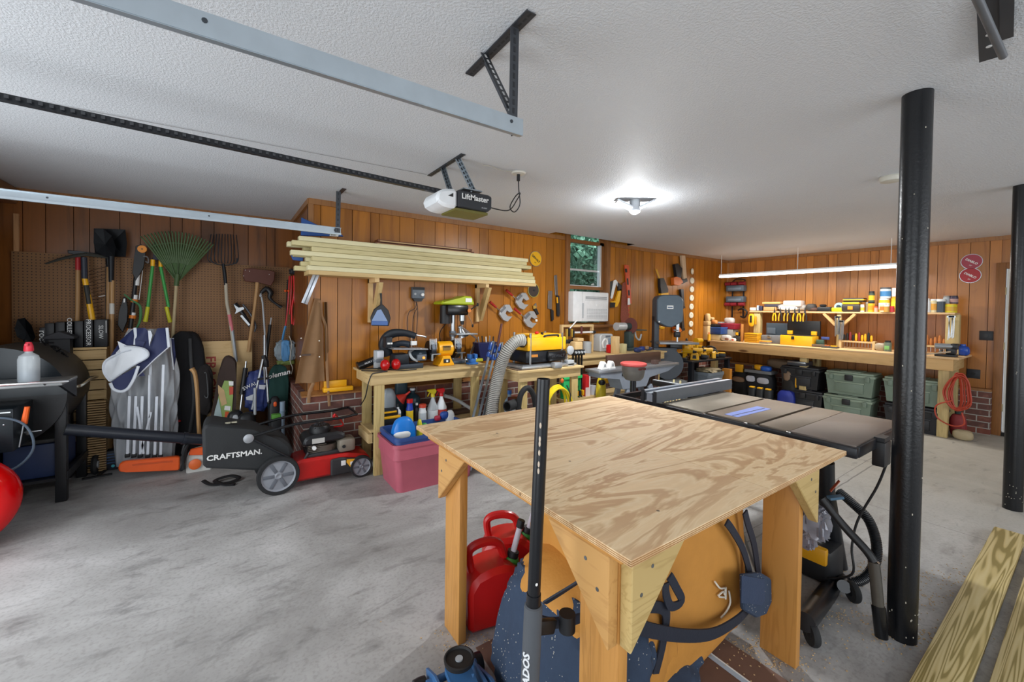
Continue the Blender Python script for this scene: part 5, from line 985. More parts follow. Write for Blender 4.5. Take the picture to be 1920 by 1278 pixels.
sprayer('clear spray bottle with a yellow trigger on the lower shelf', 816, CLR, c('#d8c31c', .4), WW); sprayer('white spray bottle with a red trigger and red label', 832, WW, c('#c9161c', .4), c('#c03a34', .5))
lump('funnel_jug', 'clear grey plastic measuring jug on the lower shelf beside the bench leg', 'jug', (733, 765), 3.86, [('jug_body', (0, 0, .06), (.13, .10, .20), c('#aeb8bf', .2, 0, .1, 0, 0, .8), 's')], z0=SH + .001)
t = T('funnel', 'bright red plastic funnel lying on the lower shelf', 'funnel', W(758, 765, Y=3.85)); g = M(t); g.lathe([(.06, 0), (.058, .004), (.02, .06), (.012, .07), (.008, .12)], c('#d43a2c', .4), (-.02, 0, .06), (.7, -.3, .6), 20, cap=False); g.obj('cone', t)
t = T('tool_case', 'black and yellow case at the left of the lower shelf', 'case', (W(732, 792, Y=3.78).x, 3.80, SH + .001)); g = M(t); g.bb(-.11, .09, -.10, .10, 0, .10, BK, b=.01); g.bb(-.10, .08, -.085, .10, .105, .16, BK, b=.01); g.obj('case_body', t); g = M(t); g.bb(-.112, .092, -.104, -.05, .085, .105, YEL, b=.003); g.bb(-.10, .06, -.09, -.08, .135, .15, YEL); g.obj('yellow_band', t)
g = M(); g.tube([W(838, 745, Y=3.85), W(860, 752, Y=3.85), W(888, 768, Y=3.8)], .018, c('#b9bcbe', .5), n=10); one(g, 'grey_hose_offcut', 'short grey plastic tube lying slanted on the lower shelf, right side', 'tube')
lump('plank_offcut', 'dark weathered wood offcut lying at the right of the lower shelf', 'wood offcut', (870, 780), 3.85, [('plank', (0, 0, .03), (.22, .10, .06), wood('#5b4436', '#3a2a22', 'x'), 'b')], z0=SH + .001)
lump('cordless_charger', 'dark teal plastic tool body at the back of the lower shelf', 'tool', (756, 745), 3.98, [('body', (0, 0, .12), (.12, .08, .22), c('#1f3a44', .5), 's')], z0=SH + .001)
# pink and blue totes nested
def tub(t, name, x0, x1, y0, y1, z0, z1, mt, th=.006, tp=.88, rim=.02, nest=False):
    cx, cy = (x0 + x1) / 2, (y0 + y1) / 2
    def rr_(w_, d_, z, r_=.05, n=6):
        o = []
        for (sx, sy, a0) in ((1, 1, 0), (-1, 1, pi / 2), (-1, -1, pi), (1, -1, 3 * pi / 2)):
            for i in range(n + 1):
                a = a0 + i * pi / 2 / n; o.append(Vector((cx + sx * (w_ / 2 - r_) + cos(a) * r_, cy + sy * (d_ / 2 - r_) + sin(a) * r_, z)))
        return o
    w_, d_ = x1 - x0, y1 - y0; g = M(); k = tp; zz = z0 + (z1 - z0) * .66
    rs = [rr_(w_ * k, d_ * k, z0), rr_(w_ * (k + .07), d_ * (k + .07), zz), rr_(w_ * (k + .1), d_ * (k + .1), zz + .01), rr_(w_ * .97, d_ * .97, z1 - rim * 1.5), rr_(w_ * 1.0, d_ * 1.0, z1 - rim * 1.4), rr_(w_, d_, z1), rr_(w_ * .95, d_ * .94, z1), rr_(w_ * .93, d_ * .92, z1 - .05), rr_(w_ * (k - .02), d_ * (k - .02), z0 + .01)]
    g.ring_sweep(rs, mt, cap=True); return g.obj(name, t)
t = T('storage_tub', 'faded pink plastic storage tub on the floor in front of the left workbench', 'tub', (1.45, 3.42, 0)); tub(t, 'tub_body', 1.07, 1.82, 3.125, 3.59, 0, .385, c('#b45a6a', .5, 0, .25, .1, sc_=5))
t = T('inner_tub', 'dusty blue plastic tub nested inside the pink one', 'tub', (1.45, 3.42, .08)); tub(t, 'tub_body', 1.085, 1.805, 3.14, 3.575, .12, .435, c('#2c4a85', .45, 0, .15))
lump('ice_melt_bag', 'bright blue plastic bag with white lettering in the blue tub', 'bag', (762, 812), 3.33, [('bag_body', (0, 0, .03), (.20, .12, .17), c('#1a78cf', .3, 0, .1), 's'), ('white_print', (-.03, -.055, -.02), (.14, .03, .06), WHT, 's')], z0=.14)
lump('cleaner_pouch', 'yellow and green plastic packet in the blue tub', 'packet', (792, 805), 3.36, [('packet', (0, 0, .02), (.05, .05, .10), c('#d8cf2c', .4), 's'), ('green_end', (.04, -.01, .0), (.05, .05, .07), c('#2f8a4c', .4), 's')], z0=.14)
lump('crumpled_wrappers', 'crumpled white red and blue wrappers at the back of the blue tub', 'rubbish', (838, 785), 3.56, [('white_wrapper', (.06, 0, .02), (.10, .08, .08), WHT, 's'), ('blue_wrapper', (-.0, 0, .02), (.08, .06, .07), c('#2f55a8', .4), 's'), ('red_wrapper', (-.07, 0, .0), (.06, .05, .05), c('#b32a44', .4), 's')], z0=.14)
# bar clamps leaning, ribbed dust hose
CB = c('#27509c', .35)
for k, (tx, ty, bx_, by_, lb) in enumerate(((925, 640, 893, 778, 'blue headed bar clamp, leftmost of those leaning by the dust hose'), (933, 645, 903, 780, 'blue headed bar clamp, second from left by the dust hose'), (941, 642, 911, 782, 'blue headed bar clamp, third from left by the dust hose'), (948, 650, 919, 784, 'blue headed bar clamp nearest the dust hose'))):
    a, b = W(tx, ty, Y=3.45 + .02 * k), W(bx_, by_, Y=3.30 + .02 * k); b = a + (b - a) * 1.9
    if b.z < .01: b = a + (b - a) * ((a.z - .01) / (a.z - b.z))
    t = T('bar_clamp', lb, 'clamp', b, group='blue bar clamps leaning by the hose'); g = M(); g.bar(a, b, .022, .010, c('#9ba6b2', .3, .7), up=(0, 1, 0)); g.obj('bar', t)
    d = (b - a).normalized(); g = M(); g.bar(a + d * .02, a + d * .10, .05, .035, CB, b=.008, up=(0, 1, 0)); g.bar(a + d * .12, a + d * .17, .045, .035, CB, b=.008, up=(0, 1, 0)); g.obj('clamp_head', t)
    g = M(); g.cyl(a + Vector((0, -.03, .0)), a + d * .14 + Vector((0, -.03, 0)), .007, STEEL, n=8); g.obj('screw', t)
g = M(); g.cyl(W(934, 650, Y=3.43), W(941, 607, Y=3.43), .012, c('#5a2f28', .5), n=10); one(g, 'clamp_handle', 'dark red brown wooden clamp handle sticking up among the blue clamps', 'handle')
def ribbed(g, pts, r, m1, m2, pitch=.012, k=10, n=14):
    P_ = smooth_path(pts, k); L = [0]
    for a, b in zip(P_, P_[1:]): L.append(L[-1] + (b - a).length)
    N = max(2, int(L[-1] / pitch)); out = []; j = 0
    for i in range(N * 2 + 1):
        s_ = L[-1] * i / (N * 2)
        while j < len(L) - 2 and L[j + 1] < s_: j += 1
        out.append(P_[j].lerp(P_[j + 1], (s_ - L[j]) / max(1e-9, L[j + 1] - L[j])))
    rr = [r if i % 2 else r * .9 for i in range(len(out))]
    rings = []; up = Vector((0, 0, 1))
    for i, p in enumerate(out):
        d = (out[min(i + 1, len(out) - 1)] - out[max(0, i - 1)]).normalized(); x = up.cross(d)
        if x.length < 1e-4: x = Vector((0, 1, 0))
        x.normalize(); u = d.cross(x); up = u; rings.append([p + x * cos(2 * pi * q / n) * rr[i] + u * sin(2 * pi * q / n) * rr[i] for q in range(n)])
    i1, i2 = g._mi(m1), g._mi(m2); V = [[g.bm.verts.new(p) for p in rg] for rg in rings]
    for a in range(len(V) - 1):
        for q in range(n):
            f = g.bm.faces.new((V[a][q], V[a][(q + 1) % n], V[a + 1][(q + 1) % n], V[a + 1][q])); f.material_index = i1 if a % 2 else i2; f.smooth = True
    f = g.bm.faces.new(V[0][::-1]); f.material_index = i1; f = g.bm.faces.new(V[-1]); f.material_index = i1
    return g
g = M(); ribbed(g, [W(984, 636, Y=3.10), W(968, 640, Y=3.12), W(950, 662, Y=3.16), W(938, 700, Y=3.22), W(928, 760, Y=3.26), W(922, 812, Y=3.30), W(915, 905, Y=3.3)], .058, c('#d8d5cd', .4), c('#6f6d68', .5), .017); one(g, 'dust_hose', 'thick white ribbed dust hose curving down from the yellow planer', 'hose')
# ============================================================ BENCH TWO, planer
bench('planer_bench', 'small pine bench carrying the yellow planer', 2.20, 3.03, 3.06, 3.52, .895, .085, .038, .085, BT, legs=((2.25, 3.10), (2.25, 3.43), (2.90, 3.10), (2.90, 3.43)))
t = T('thickness_planer', 'big yellow and black thickness planer on the small bench', 'planer', (2.60, 3.30, Z1)); YP2 = c('#efb014', .3); g = M(t)
g.bb(-.24, .25, -.16, .14, .17, .30, YP2, b=.012); g.bb(-.17, .25, -.10, .14, .28, .325, YP2, b=.01); g.obj('motor_cover', t, label='yellow upper cover')
g = M(t); g.bb(-.25, .22, -.15, .13, .055, .17, BKM, b=.012); g.bb(.0, .24, -.185, -.14, .06, .165, BKG, b=.03); g.text('DEWALT', (.12, -.187, .112), .042, c('#3a3c40', .5)); g.bb(-.2, -.11, -.154, -.148, .11, .135, c('#c07a2c', .5)); g.obj('lower_housing', t)
g = M(t); g.bb(-.33, .36, -.20, .18, .008, .03, c('#b7babd', .35, .7), b=.004); g.bb(-.30, .34, -.17, .15, .03, .042, c('#8d9092', .3, .8)); g.obj('bed', t, label='grey metal bed')
for (x, y) in ((-.2, -.15), (.20, -.15), (-.2, .12), (.2, .12)): g = M(t); g.cyl((x, y, .03), (x, y, .34 if x > -1 else .2), .012, STEEL, n=10); g.obj('corner_post', t)
g = M(t); g.bb(-.02, .0, -.10, -.08, .32, .345, BK); g.tube([(-.03, -.13, .27), (-.03, -.15, .305), (.0, -.155, .315), (.13, -.155, .318), (.15, -.15, .305), (.15, -.13, .27)], .010, BK, n=8); g.obj('carry_handle', t)
g = M(t); g.lathe([(.001, 0), (.03, 0), (.045, .006), (.045, .02), (.03, .026), (.001, .026)], LGRY, (.29, -.165, .16), (0, -1, 0), 24); g.cyl((.27, -.15, .03), (.27, -.15, .13), .007, STEEL, n=8); g.obj('height_wheel', t)
g = M(t); g.bb(.02, .12, -.26, -.19, .0, .055, c('#a6aaae', .35, .5), b=.012); g.obj('foot', t); g = M(t); g.bb(.24, .33, -.20, -.13, .0, .06, LGRY, b=.006); g.obj('foot', t)
g = M(t); g.cyl((-.24, -.08, .26), (-.27, -.10, .27), .062, BKM, n=20); g.obj('dust_port', t); g = M(t); g.sph((-.07, -.08, .34), (.025, .02, .015), RED, n=10); g.obj('knob', t)
g = M(); g.bb(2.22, 2.50, 3.10, 3.30, Z1, Z1 + .006, c('#6c5a4a', .5)); one(g, 'metal_plate', 'flat dark plate lying on the bench in front of the planer', 'plate')
# beneath bench two
bottle('detergent_bottle', 'blue capped clear bottle under the planer bench', 958, 740, 3.44, .06, .26, c('#9db4c8', .3, 0, .1, 0, 0, .8), c('#2a62b0', .4), .04, z=.35)
bottle('paint_bucket', 'white container with a dark red lid under the planer bench', 968, 740, 3.30, .06, .18, c('#b9c3cc', .4), c('#571c22', .5), .06, c('#22252c', .5), z=.36, nk=.95)
g = M(); g.bb(2.28, 3.0, 3.14, 3.50, .33, .348, PINE['x']); one(g, 'bench_lower_board', 'board forming a low shelf between the planer bench legs', 'board')
t = T('shop_vac_hose', 'black round hose end and looped black hose below the planer bench', 'hose', W(985, 760, Y=3.0)); g = M(); g.tube([W(976, 770, Y=2.98), W(980, 740, Y=2.98), W(992, 726, Y=2.98), W(1004, 740, Y=2.98), W(1010, 775, Y=2.98), W(1010, 830, Y=2.98)], .025, RUB, n=10); g.obj('hose_loop', t)
g = M(); a = W(955, 762, Y=2.98); g.pipe(a, a + Vector((.14, .05, 0)), .045, .036, RUB); g.obj('hose_end', t); g = M(); g.tube([W(986, 735, Y=2.96), W(980, 760, Y=2.96), W(992, 780, Y=2.96)], .004, BK, n=6); g.obj('cord', t)
# ============================================================ wall tools right of the rack
def corner_clamp(px, py, lb):
    t = T('corner_clamp', lb, 'clamp', W(px, py, Y=YW - .002), group='corner clamps hung on the panelling'); Yc = YW - .02
    o = lambda dx, dy: (px + dx, py + dy)
    g = M(); g.tr([o(-10, -6), o(0, -15), o(7, -15), o(14, -3), o(8, 0), o(2, -5), o(-1, 2), o(4, 7), o(13, 7), o(4, 17), o(-4, 14), o(-11, 4)], c('#c5c9cc', .3, .6), Y=Yc, t=.035, b=.003); g.tr([o(-8, -3), o(0, -12), o(3, -9), o(-5, 0)], c('#8e9398', .3, .7), Y=Yc - .036, t=.01); g.obj('cast_body', t)
    g = M(); g.cyl(W(px - 8, py - 3, Y=Yc - .04), W(px - 18, py - 11, Y=Yc - .04), .006, STEEL, n=8); g.obj('screw', t)
    g = M(); g.cyl(W(px - 15, py - 9, Y=Yc - .04), W(px - 27, py - 19, Y=Yc - .04), .012, c('#a32624', .3), r1=.017, n=10); g.obj('handle', t, label='red and black handle')
for q in ((975, 563, 'chrome corner clamp with a red handle, topmost of the three on the wall'), (945, 586, 'chrome corner clamp with a red handle, leftmost of the three on the wall'), (991, 597, 'chrome corner clamp with a red handle, lowest and rightmost of the three')): corner_clamp(*q)
def sawblade(px, py, Xp, Yp, r, mt, hub, lb, txt=None, tc=BK):
    p = W(px, py, X=Xp, Y=Yp) if Yp is None else W(px, py, Y=Yp); t = T('circular_saw_disc', lb, 'saw blade', p, 0 if Yp is not None else -pi / 2); g = M(t); n = 40; pts = []
    for i in range(n): a = i * 2 * pi / n; pts += [(cos(a) * r, sin(a) * r), (cos(a + .06) * r * .955, sin(a + .06) * r * .955)]
    g.prism(pts, 'xz', -.006, -.002, STEEL); g.obj('toothed_rim', t)
    g = M(t); g.cyl((0, -.006, 0), (0, -.0085, 0), r * .92, mt, n=48); g.obj('blade_face', t)
    if txt: g = M(t); g.text(txt, (0, -.0095, 0), r * .36, tc, r=(pi / 2, R(35), 0), off=.001); g.text('10"', (-r * .1, -.0095, -r * .5), r * .22, tc, r=(pi / 2, R(35), 0)); g.obj('lettering', t)
    if hub: g = M(t); g.cyl((0, -.008, 0), (0, -.011, 0), r * .13, BK, n=16); g.obj('arbor_hole', t)
    return t
sawblade(1001, 484, None, YW, .098, c('#e8ae14', .4), False, 'yellow round saw blade with black lettering above the lumber rack end', 'DEWALT')
sawblade(999, 543, None, YW, .088, c('#7d8083', .2, .9), True, 'steel saw blade with a yellowish rim hung under the lumber rack end')
g = M(); p = W(999, 543, Y=YW - .0065); g.lathe([(.082, 0), (.090, 0), (.090, .003), (.082, .003), (.082, 0)], c('#a89a3c', .4), p, (0, -1, 0), 40, cap=False); g.obj('yellow_rim', bpy.data.objects['circular_saw_disc.001'])
def tool_tr(name, lb, cat, Y, X, parts):
    xs = [q for pt in parts for q in pt[1]]; cx = sum(q[0] for q in xs) / len(xs); cy = sum(q[1] for q in xs) / len(xs)
    t = T(name, lb, cat, W(cx, cy, X=X, Y=Y))
    for nm, pl, mt, d, th in parts:
        g = M(); g.tr(pl, mt, Y=None if Y is None else Y - d, X=None if X is None else X - d, t=th, b=min(.003, th * .3)); g.obj(nm, t)
    return t
tool_tr('chisel', 'small gold ferruled chisel with a dark handle below the steel blade', 'chisel', YW, None, [('blade', [(999, 572), (1004, 566), (1006, 574), (1001, 577)], STEEL, .01, .006), ('ferrule', [(998, 572), (1003, 571), (1004, 577), (999, 578)], c('#c9a24c', .4, .5), .01, .018), ('handle', [(999, 578), (1004, 576), (1009, 587), (1005, 589)], BK, .008, .022)])
tool_tr('flush_cut_saw', 'wide bladed back saw with a short handle, left of the handsaw', 'saw', YW, None, [('blade', [(1027, 543), (1034, 543), (1034, 577), (1031, 578), (1026, 576)], c('#aeb0b2', .25, .9), .008, .004), ('handle', [(1031, 577), (1036, 580), (1037, 597), (1033, 600), (1032, 590)], BK, .008, .022)])
tool_tr('handsaw', 'long slim handsaw with a black and yellow handle, left of the window', 'saw', YW, None, [('blade', [(1037, 514), (1042, 513), (1045, 552), (1040, 552)], c('#9c9ea0', .25, .9), .008, .004), ('handle', [(1041, 551), (1046, 552), (1048, 585), (1047, 591), (1043, 590)], BK, .008, .024), ('grip_inlay', [(1042, 555), (1045, 555), (1046, 566), (1043, 566)], YELD, .033, .003)])
tool_tr('wall_hook', 'small white round adhesive hook on the wall beside the lowest corner clamp', 'hook', YW, None, [('disc', [(1003, 597), (1007, 597), (1008, 601), (1004, 602)], WHT, .002, .008)])
# air conditioner
t = T('air_conditioner', 'white window air conditioner below the window', 'air conditioner', (4.07, 4.0, 1.30)); x0, x1 = 3.735, 4.405
g = M(); g.bb(x0, x1, 3.99, YB + .10, 1.315, 1.715, c('#e4e4e4', .45), b=.012); g.obj('casing', t)
g = M(); 
for i in range(3): g.bb(x0 + .22, x1 - .04, 3.985, 3.992, 1.645 - i * .014, 1.652 - i * .014, c('#8d8f92', .5))
g.bb(x0 + .215, x1 - .035, 3.9865, 3.991, 1.6, 1.604, c('#b4b6b8', .5)); g.obj('outlet_louver', t)
g = M(); 
for i in range(7):
    for j in range(12): g.bb(x0 + .25 + j * .033, x0 + .25 + j * .033 + .022, 3.986, 3.992, 1.36 + i * .02, 1.366 + i * .02, c('#a9abad', .5))
g.obj('intake_grille', t); g = M(); g.bb(x0 + .165, x0 + .19, 3.986, 3.992, 1.36, 1.56, c('#b9bcc0', .5)); g.bb(x0 + .16, x0 + .162, 3.988, 3.991, 1.32, 1.71, c('#b0b2b4', .5)); g.obj('side_slot', t); g = M(); g.cyl((x0 + .44, 3.99, 1.54), (x0 + .44, 3.985, 1.54), .018, WHT, n=14); g.obj('emblem', t)
g = M(); g.bb(4.405, 4.46, YB - .03, YB + .02, 1.31, 1.72, c('#dcdcda', .6)); g.obj('side_curtain', t)
# ============================================================ long counter, jointer, band saw
def cut(*a): return a
t = bench('long_counter', 'long plywood topped counter along the back wall under the air conditioner', 3.08, 5.02, 3.47, YB - .02, .92, .085, .038, .085, BT, shelf=None)
ZC = .921
t = T('wooden_frame', 'open rectangular wooden frame with a crossbar standing on the back counter', 'frame', (3.55, 3.88, ZC)); x0, x1 = W(1052, 640, Y=3.88).x, W(1112, 640, Y=3.88).x; zt = W(1080, 605, Y=3.88).z
for nm, b4 in (('stile', (x0, x0 + .03, ZC, zt)), ('stile', (x1 - .03, x1, ZC, zt)), ('rail', (x0 + .03, x1 - .03, zt - .03, zt)), ('rail', (x0 + .03, x1 - .03, ZC + .10, ZC + .13))): g = M(); g.bb(b4[0], b4[1], 3.86, 3.90, b4[2], b4[3], PINEN['x' if nm == 'rail' else 'z']); g.obj(nm, t)
g = M(); g.cyl((x0 + .08, 3.84, zt - .10), (x1 - .02, 3.84, zt - .10), .012, WHT, n=10); g.cyl((x1 - .04, 3.84, zt - .10), (x1, 3.84, zt - .10), .02, BK, n=10); g.obj('clamp_bar', t, label='white and black bar'); g = M(); g.cyl((x0 + .30, 3.82, zt - .12), (x0 + .30, 3.82, zt - .02), .013, c('#5a2420', .5), n=8); g.obj('peg', t)
g = M(); g.cyl(W(1065, 617, Y=3.8), W(1082, 597, Y=3.8), .008, WHT, n=8); one(g, 'white_rod', 'thin white rod leaning up towards the air conditioner', 'rod')
lump('wood_offcut_block', 'pale wooden wedge shaped block beside the planer wheel', 'wood block', (1082, 652), 3.62, [('block', (0, 0, .05), (.13, .10, .10), PINEN['x'], 'b'), ('upper_block', (.03, 0, .12), (.10, .09, .04), PINEN['x'], 'b')], z0=ZC)
lump('plastic_cup', 'small pale grey cup inside the wooden frame', 'cup', (1102, 648), 3.8, [('cup', (0, 0, .04), (.11, .10, .08), LGRY, 'c')], z0=ZC)
lump('brass_clamps', 'group of small black and gold spring clamps beside the planer', 'clamps', (1068, 640), 3.7, [('clamp', (-.04, 0, .12), (.02, .03, .10), c('#b9963c', .4, .4), 'b'), ('clamp', (0, 0, .13), (.02, .03, .10), BK, 'b'), ('clamp', (.04, 0, .12), (.02, .03, .10), c('#b9963c', .4, .4), 'b'), ('clamp', (.07, 0, .10), (.02, .03, .10), BK, 'b'), ('base', (.0, 0, .02), (.14, .04, .05), BK, 'b')], z0=ZC)
t = T('planer_radio', 'light grey portable machine with a handle opening on the back counter', 'radio', W(1132, 645, Y=3.86)); t.location.z = ZC; g = M(t); g.prism([(-.12, 0), (.13, 0), (.13, .20), (.11, .235), (-.10, .235), (-.13, .20)], 'xz', -.07, .07, c('#b7babb', .4), b=.012); g.obj('housing', t)
g = M(t); g.tube([(-.07, -.075, .05), (-.09, -.075, .12), (-.04, -.075, .17), (.0, -.075, .12), (-.02, -.075, .05)], .013, WHT, n=8); g.bb(-.03, .06, -.075, -.07, .19, .215, c('#6a7078', .5)); g.obj('handle', t); g = M(t); g.bb(.02, .12, -.078, -.068, .10, .18, c('#7d8a98', .4), b=.005); g.bb(.0, .13, -.09, -.068, .02, .08, BK, b=.01); g.obj('grille', t)
lump('red_scraper', 'small bright red plastic piece on the back counter', 'tool', (1146, 648), 3.66, [('wedge', (0, 0, .025), (.10, .07, .05), RED, 'b')], z0=ZC)
for (a, b, w_, h_, Y, lb) in ((1156, 655, .075, .22, 3.56, 'tall pale pine block with a dark growth ring on the counter'), (1170, 655, .07, .12, 3.56, 'short greenish pine block with a nail hole on the counter')):
    p = W(a, b, Y=Y); g = M(); g.bb(p.x - w_ / 2, p.x + w_ / 2, Y - .03, Y + .05, ZC, ZC + h_, TRT['z'] if h_ < .2 else PINEN['z'], b=.003); one(g, 'wood_block', lb, 'wood block')
t = T('disc_sander', 'belt and disc sander with a brown disc and silver cover', 'sander', (4.62, 3.80, ZC)); DG = c('#3c4a48', .45, .2); g = M(t); g.bb(-.12, .12, -.10, .10, 0, .04, DG, b=.008); g.bb(-.05, .05, -.05, .05, .04, .26, DG, b=.01); g.obj('base', t)
g = M(t); g.cyl((-.27, 0, .33), (-.10, 0, .33), .055, c('#c9ccce', .3, .4), n=20); g.cyl((-.10, 0, .33), (.0, 0, .33), .05, DG, n=18); g.obj('motor', t); g = M(t); g.cyl((0, -.02, .34), (.012, -.02, .34), .11, c('#6d3b34', .9), n=28); g.obj('sanding_disc', t, label='brown sanding disc'); g = M(t); g.bb(.02, .26, -.10, .08, .27, .285, DG, b=.003); g.tube([(.06, -.05, .26), (.09, -.05, .18), (.16, -.05, .14), (.20, -.05, .22)], .012, LGRY, n=8); g.obj('sanding_table', t)
lump('blue_clamps_pile', 'heap of dark blue spring clamps at the right end of the back counter', 'clamps', (1208, 652), 3.52, [('clamp', (-.12, 0, .03), (.12, .06, .05), c('#1f2d5a', .45), 's'), ('clamp', (0, .02, .035), (.11, .07, .06), c('#26387a', .45), 's'), ('clamp', (.11, 0, .03), (.13, .06, .05), c('#1c2a4c', .45), 's'), ('clamp', (.03, -.03, .05), (.06, .04, .05), c('#8a6a4a', .6), 's')], z0=ZC)
# hacksaw, level, red rip saw, recip saw, nailers, discs
tool_tr('hacksaw', 'yellow and black framed hacksaw hanging just right of the window', 'saw', YW, None, [('frame', [(1148, 521), (1152, 519), (1161, 530), (1161, 538), (1157, 536), (1153, 524), (1147, 553), (1145, 556), (1143, 553)], WHT, .01, .012), ('grip', [(1157, 537), (1161, 536), (1158, 560), (1154, 570), (1143, 572), (1143, 560), (1151, 559)], YEL, .008, .03), ('handle', [(1155, 524), (1162, 530), (1161, 540), (1156, 540)], BK, .01, .028), ('tip_cover', [(1143, 562), (1153, 562), (1152, 571), (1143, 572)], BK, .038, .004)])
tool_tr('spare_blade', 'dark narrow saw blade hanging behind the hacksaw', 'blade', YW, None, [('blade', [(1140, 524), (1147, 521), (1145, 545), (1141, 556)], c('#3a3f3c', .5), .004, .004)])
tool_tr('spirit_level', 'orange red spirit level with dark vials hanging on the back wall', 'level', YW, None, [('body', [(1167, 491), (1174, 492), (1181, 563), (1175, 565)], c('#c9502a', .4), .006, .03), ('vial', [(1169, 498), (1173, 498), (1174, 505), (1170, 505)], BK, .037, .003), ('vial', [(1173, 516), (1176, 516), (1177, 528), (1174, 528)], BK, .037, .003), ('vial', [(1176, 538), (1179, 538), (1180, 548), (1177, 548)], BK, .037, .003), ('end_cap', [(1176, 553), (1180, 553), (1181, 565), (1176, 566)], WHT, .037, .003)])
tool_tr('rusty_ripsaw', 'rusty red toothed saw blade hanging below the spirit level', 'saw', YW, None, [('blade', [(1165, 525), (1172, 522), (1180, 606), (1166, 606), (1163, 590)], c('#8f4a38', .7, .2, .5, sc_=60), .012, .006)] + [('tooth_row', [(1173 + i * .9, 540 + i * 8), (1180, 543 + i * 8), (1174 + i * .9, 547 + i * 8)], c('#b8432c', .5), .012, .006) for i in range(8)])
tool_tr('reciprocating_saw', 'yellow and black saber saw hanging blade up above the band saw', 'power saw', YW, None, [('blade', [(1226, 498), (1229, 497), (1236, 515), (1233, 516)], c('#c9961c', .4), .02, .008), ('boot', [(1231, 515), (1238, 514), (1247, 535), (1246, 543), (1234, 543), (1232, 530)], BK, .01, .05), ('body', [(1233, 543), (1247, 541), (1247, 552), (1234, 552)], YEL, .008, .055)])
def nailer(lb, o, s=1, low=False):
    f = lambda L: [(o[0] + x * s, o[1] + y * s) for x, y in L]
    return tool_tr('nail_gun', lb, 'nail gun', YW, None, [('magazine', f([(9, 0), (16, 0), (20, 42), (14, 44)]), c('#c2a88a', .5) if not low else DSTEEL, .01, .04), ('body', f([(-4, 17), (2, 15), (7, 22), (10, 24), (8, 42), (0, 40)]), BKM, .008, .05), ('driver_head', f([(-7, 42), (-2, 40), (6, 42), (11, 50), (4, 56), (-6, 55)]), c('#d2691c', .45), .006, .065), ('nose', f([(8, 46), (20, 42), (22, 48), (12, 53)]), BK, .01, .04)])
nailer('orange and black nail gun with tan magazine, topmost above the band saw', (1262, 471)); nailer('orange and black nail gun directly below the topmost one', (1265, 534), .72, True); nailer('small nail gun lowest on the wall, partly behind the band saw', (1265, 574), .75, True)
for i in range(8):
    p = W(1295, 501 + i * 16.2 if i else 500, Y=YW); g = M(); g.lathe([(.001, 0), (.05, 0), (.052, .003), (.052, .012), (.046, .015), (.022, .015), (.02, .011), (.001, .011)], c('#e3dcc8', .6), p + Vector((rr.uniform(-.01, .01) if i < 2 else 0, .0, 0)), (-.12 if i else .2, -1, 0), 24)
    one(g, 'sanding_disc_roll', ['topmost', 'second from the top', 'third from the top', 'fourth from the top', 'fifth from the top', 'sixth from the top', 'second from the bottom', 'lowest'][i] + ' cream round disc in the vertical row on the back wall', 'disc', 'row of round sanding discs on the wall')
# jointer
JG = c('#8a93a0', .4, .2); t = T('jointer', 'blue grey jointer with a long dark fence and white push blocks', 'jointer', (3.75, 3.02, 0))
g = M(); g.bb(3.12, 4.50, 2.94, 3.14, .82, .85, c('#9a9da2', .35, .6), b=.004); g.prism([(3.16, .82), (4.46, .82), (4.30, .76), (3.95, .72), (3.9, .62), (3.50, .62), (3.45, .74), (3.16, .77)], 'xz', 2.95, 3.13, JG, b=.004); g.obj('bed', t)
g = M(); g.bb(3.48, 3.66, 2.945, 2.95, .765, .795, BK); g.text('JOINTER', (3.57, 2.943, .78), .022, WHT); g.obj('name_plate', t)
g = M(); g.bb(3.42, 4.36, 3.10, 3.13, .855, .975, c('#5a4338', .35, .4), b=.002); g.obj('fence', t, label='dark brown steel fence')
for (a, b, y) in (((3.62, .62), (3.38, .0), 2.97), ((3.98, .62), (4.26, .0), 2.97), ((3.62, .62), (3.38, .0), 3.11), ((3.98, .62), (4.26, .0), 3.11)): g = M(); g.bar((a[0], y, a[1]), (b[0], y, b[1]), .03, .07, JG, b=.003); g.obj('leg', t)
g = M(); g.bb(3.42, 4.2, 2.955, 2.97, .36, .46, JG, b=.003); 
for x in (3.60, 3.66, 4.0, 4.06):
    for z in (.38, .43): g.cyl((x, 2.955, z), (x, 2.95, z), .008, BK, n=8)
g.obj('stand_brace', t)
for k, x in enumerate((3.24, 3.36)):
    tt = T('push_block', 'white plastic push block, %s of two on the jointer bed' % ('left' if k == 0 else 'right'), 'push block', (x, 3.0, .8505)); g = M(tt); g.prism([(-.05, 0), (.05, 0), (.045, .012), (.03, .02), (.025, .065), (.0, .085), (-.02, .075), (-.035, .02), (-.05, .012)], 'xz', -.03, .03, WHT, b=.004); g.obj('base', tt); g = M(tt); g.prism([(-.012, .028), (.012, .028), (.008, .06), (-.008, .055)], 'xz', -.032, .032, c('#8a8d92', .5)); g.obj('grip_opening', tt)
for k in range(4):
    x = 3.20 + k * .045; tt = T('trigger_clamp', 'black trigger clamp hanging from the counter edge, %s of four' % ['first', 'second', 'third', 'fourth'][k], 'clamp', (x, 3.42, .9), group='black trigger clamps on the counter edge'); g = M(); g.bb(x - .006, x + .006, 3.40, 3.42, .45, .99, BK); g.obj('bar', tt); g = M(); g.bb(x - .018, x + .018, 3.37, 3.44, .96, 1.02, BK, b=.008); g.cyl((x, 3.37, .995), (x, 3.355, .995), .014, LGRY, n=12); g.obj('clamp_head', tt); g = M(); g.bb(x - .014, x + .014, 3.37, 3.43, .50, .56, YELD if k % 2 else BK, b=.005); g.obj('clamp_foot', tt)
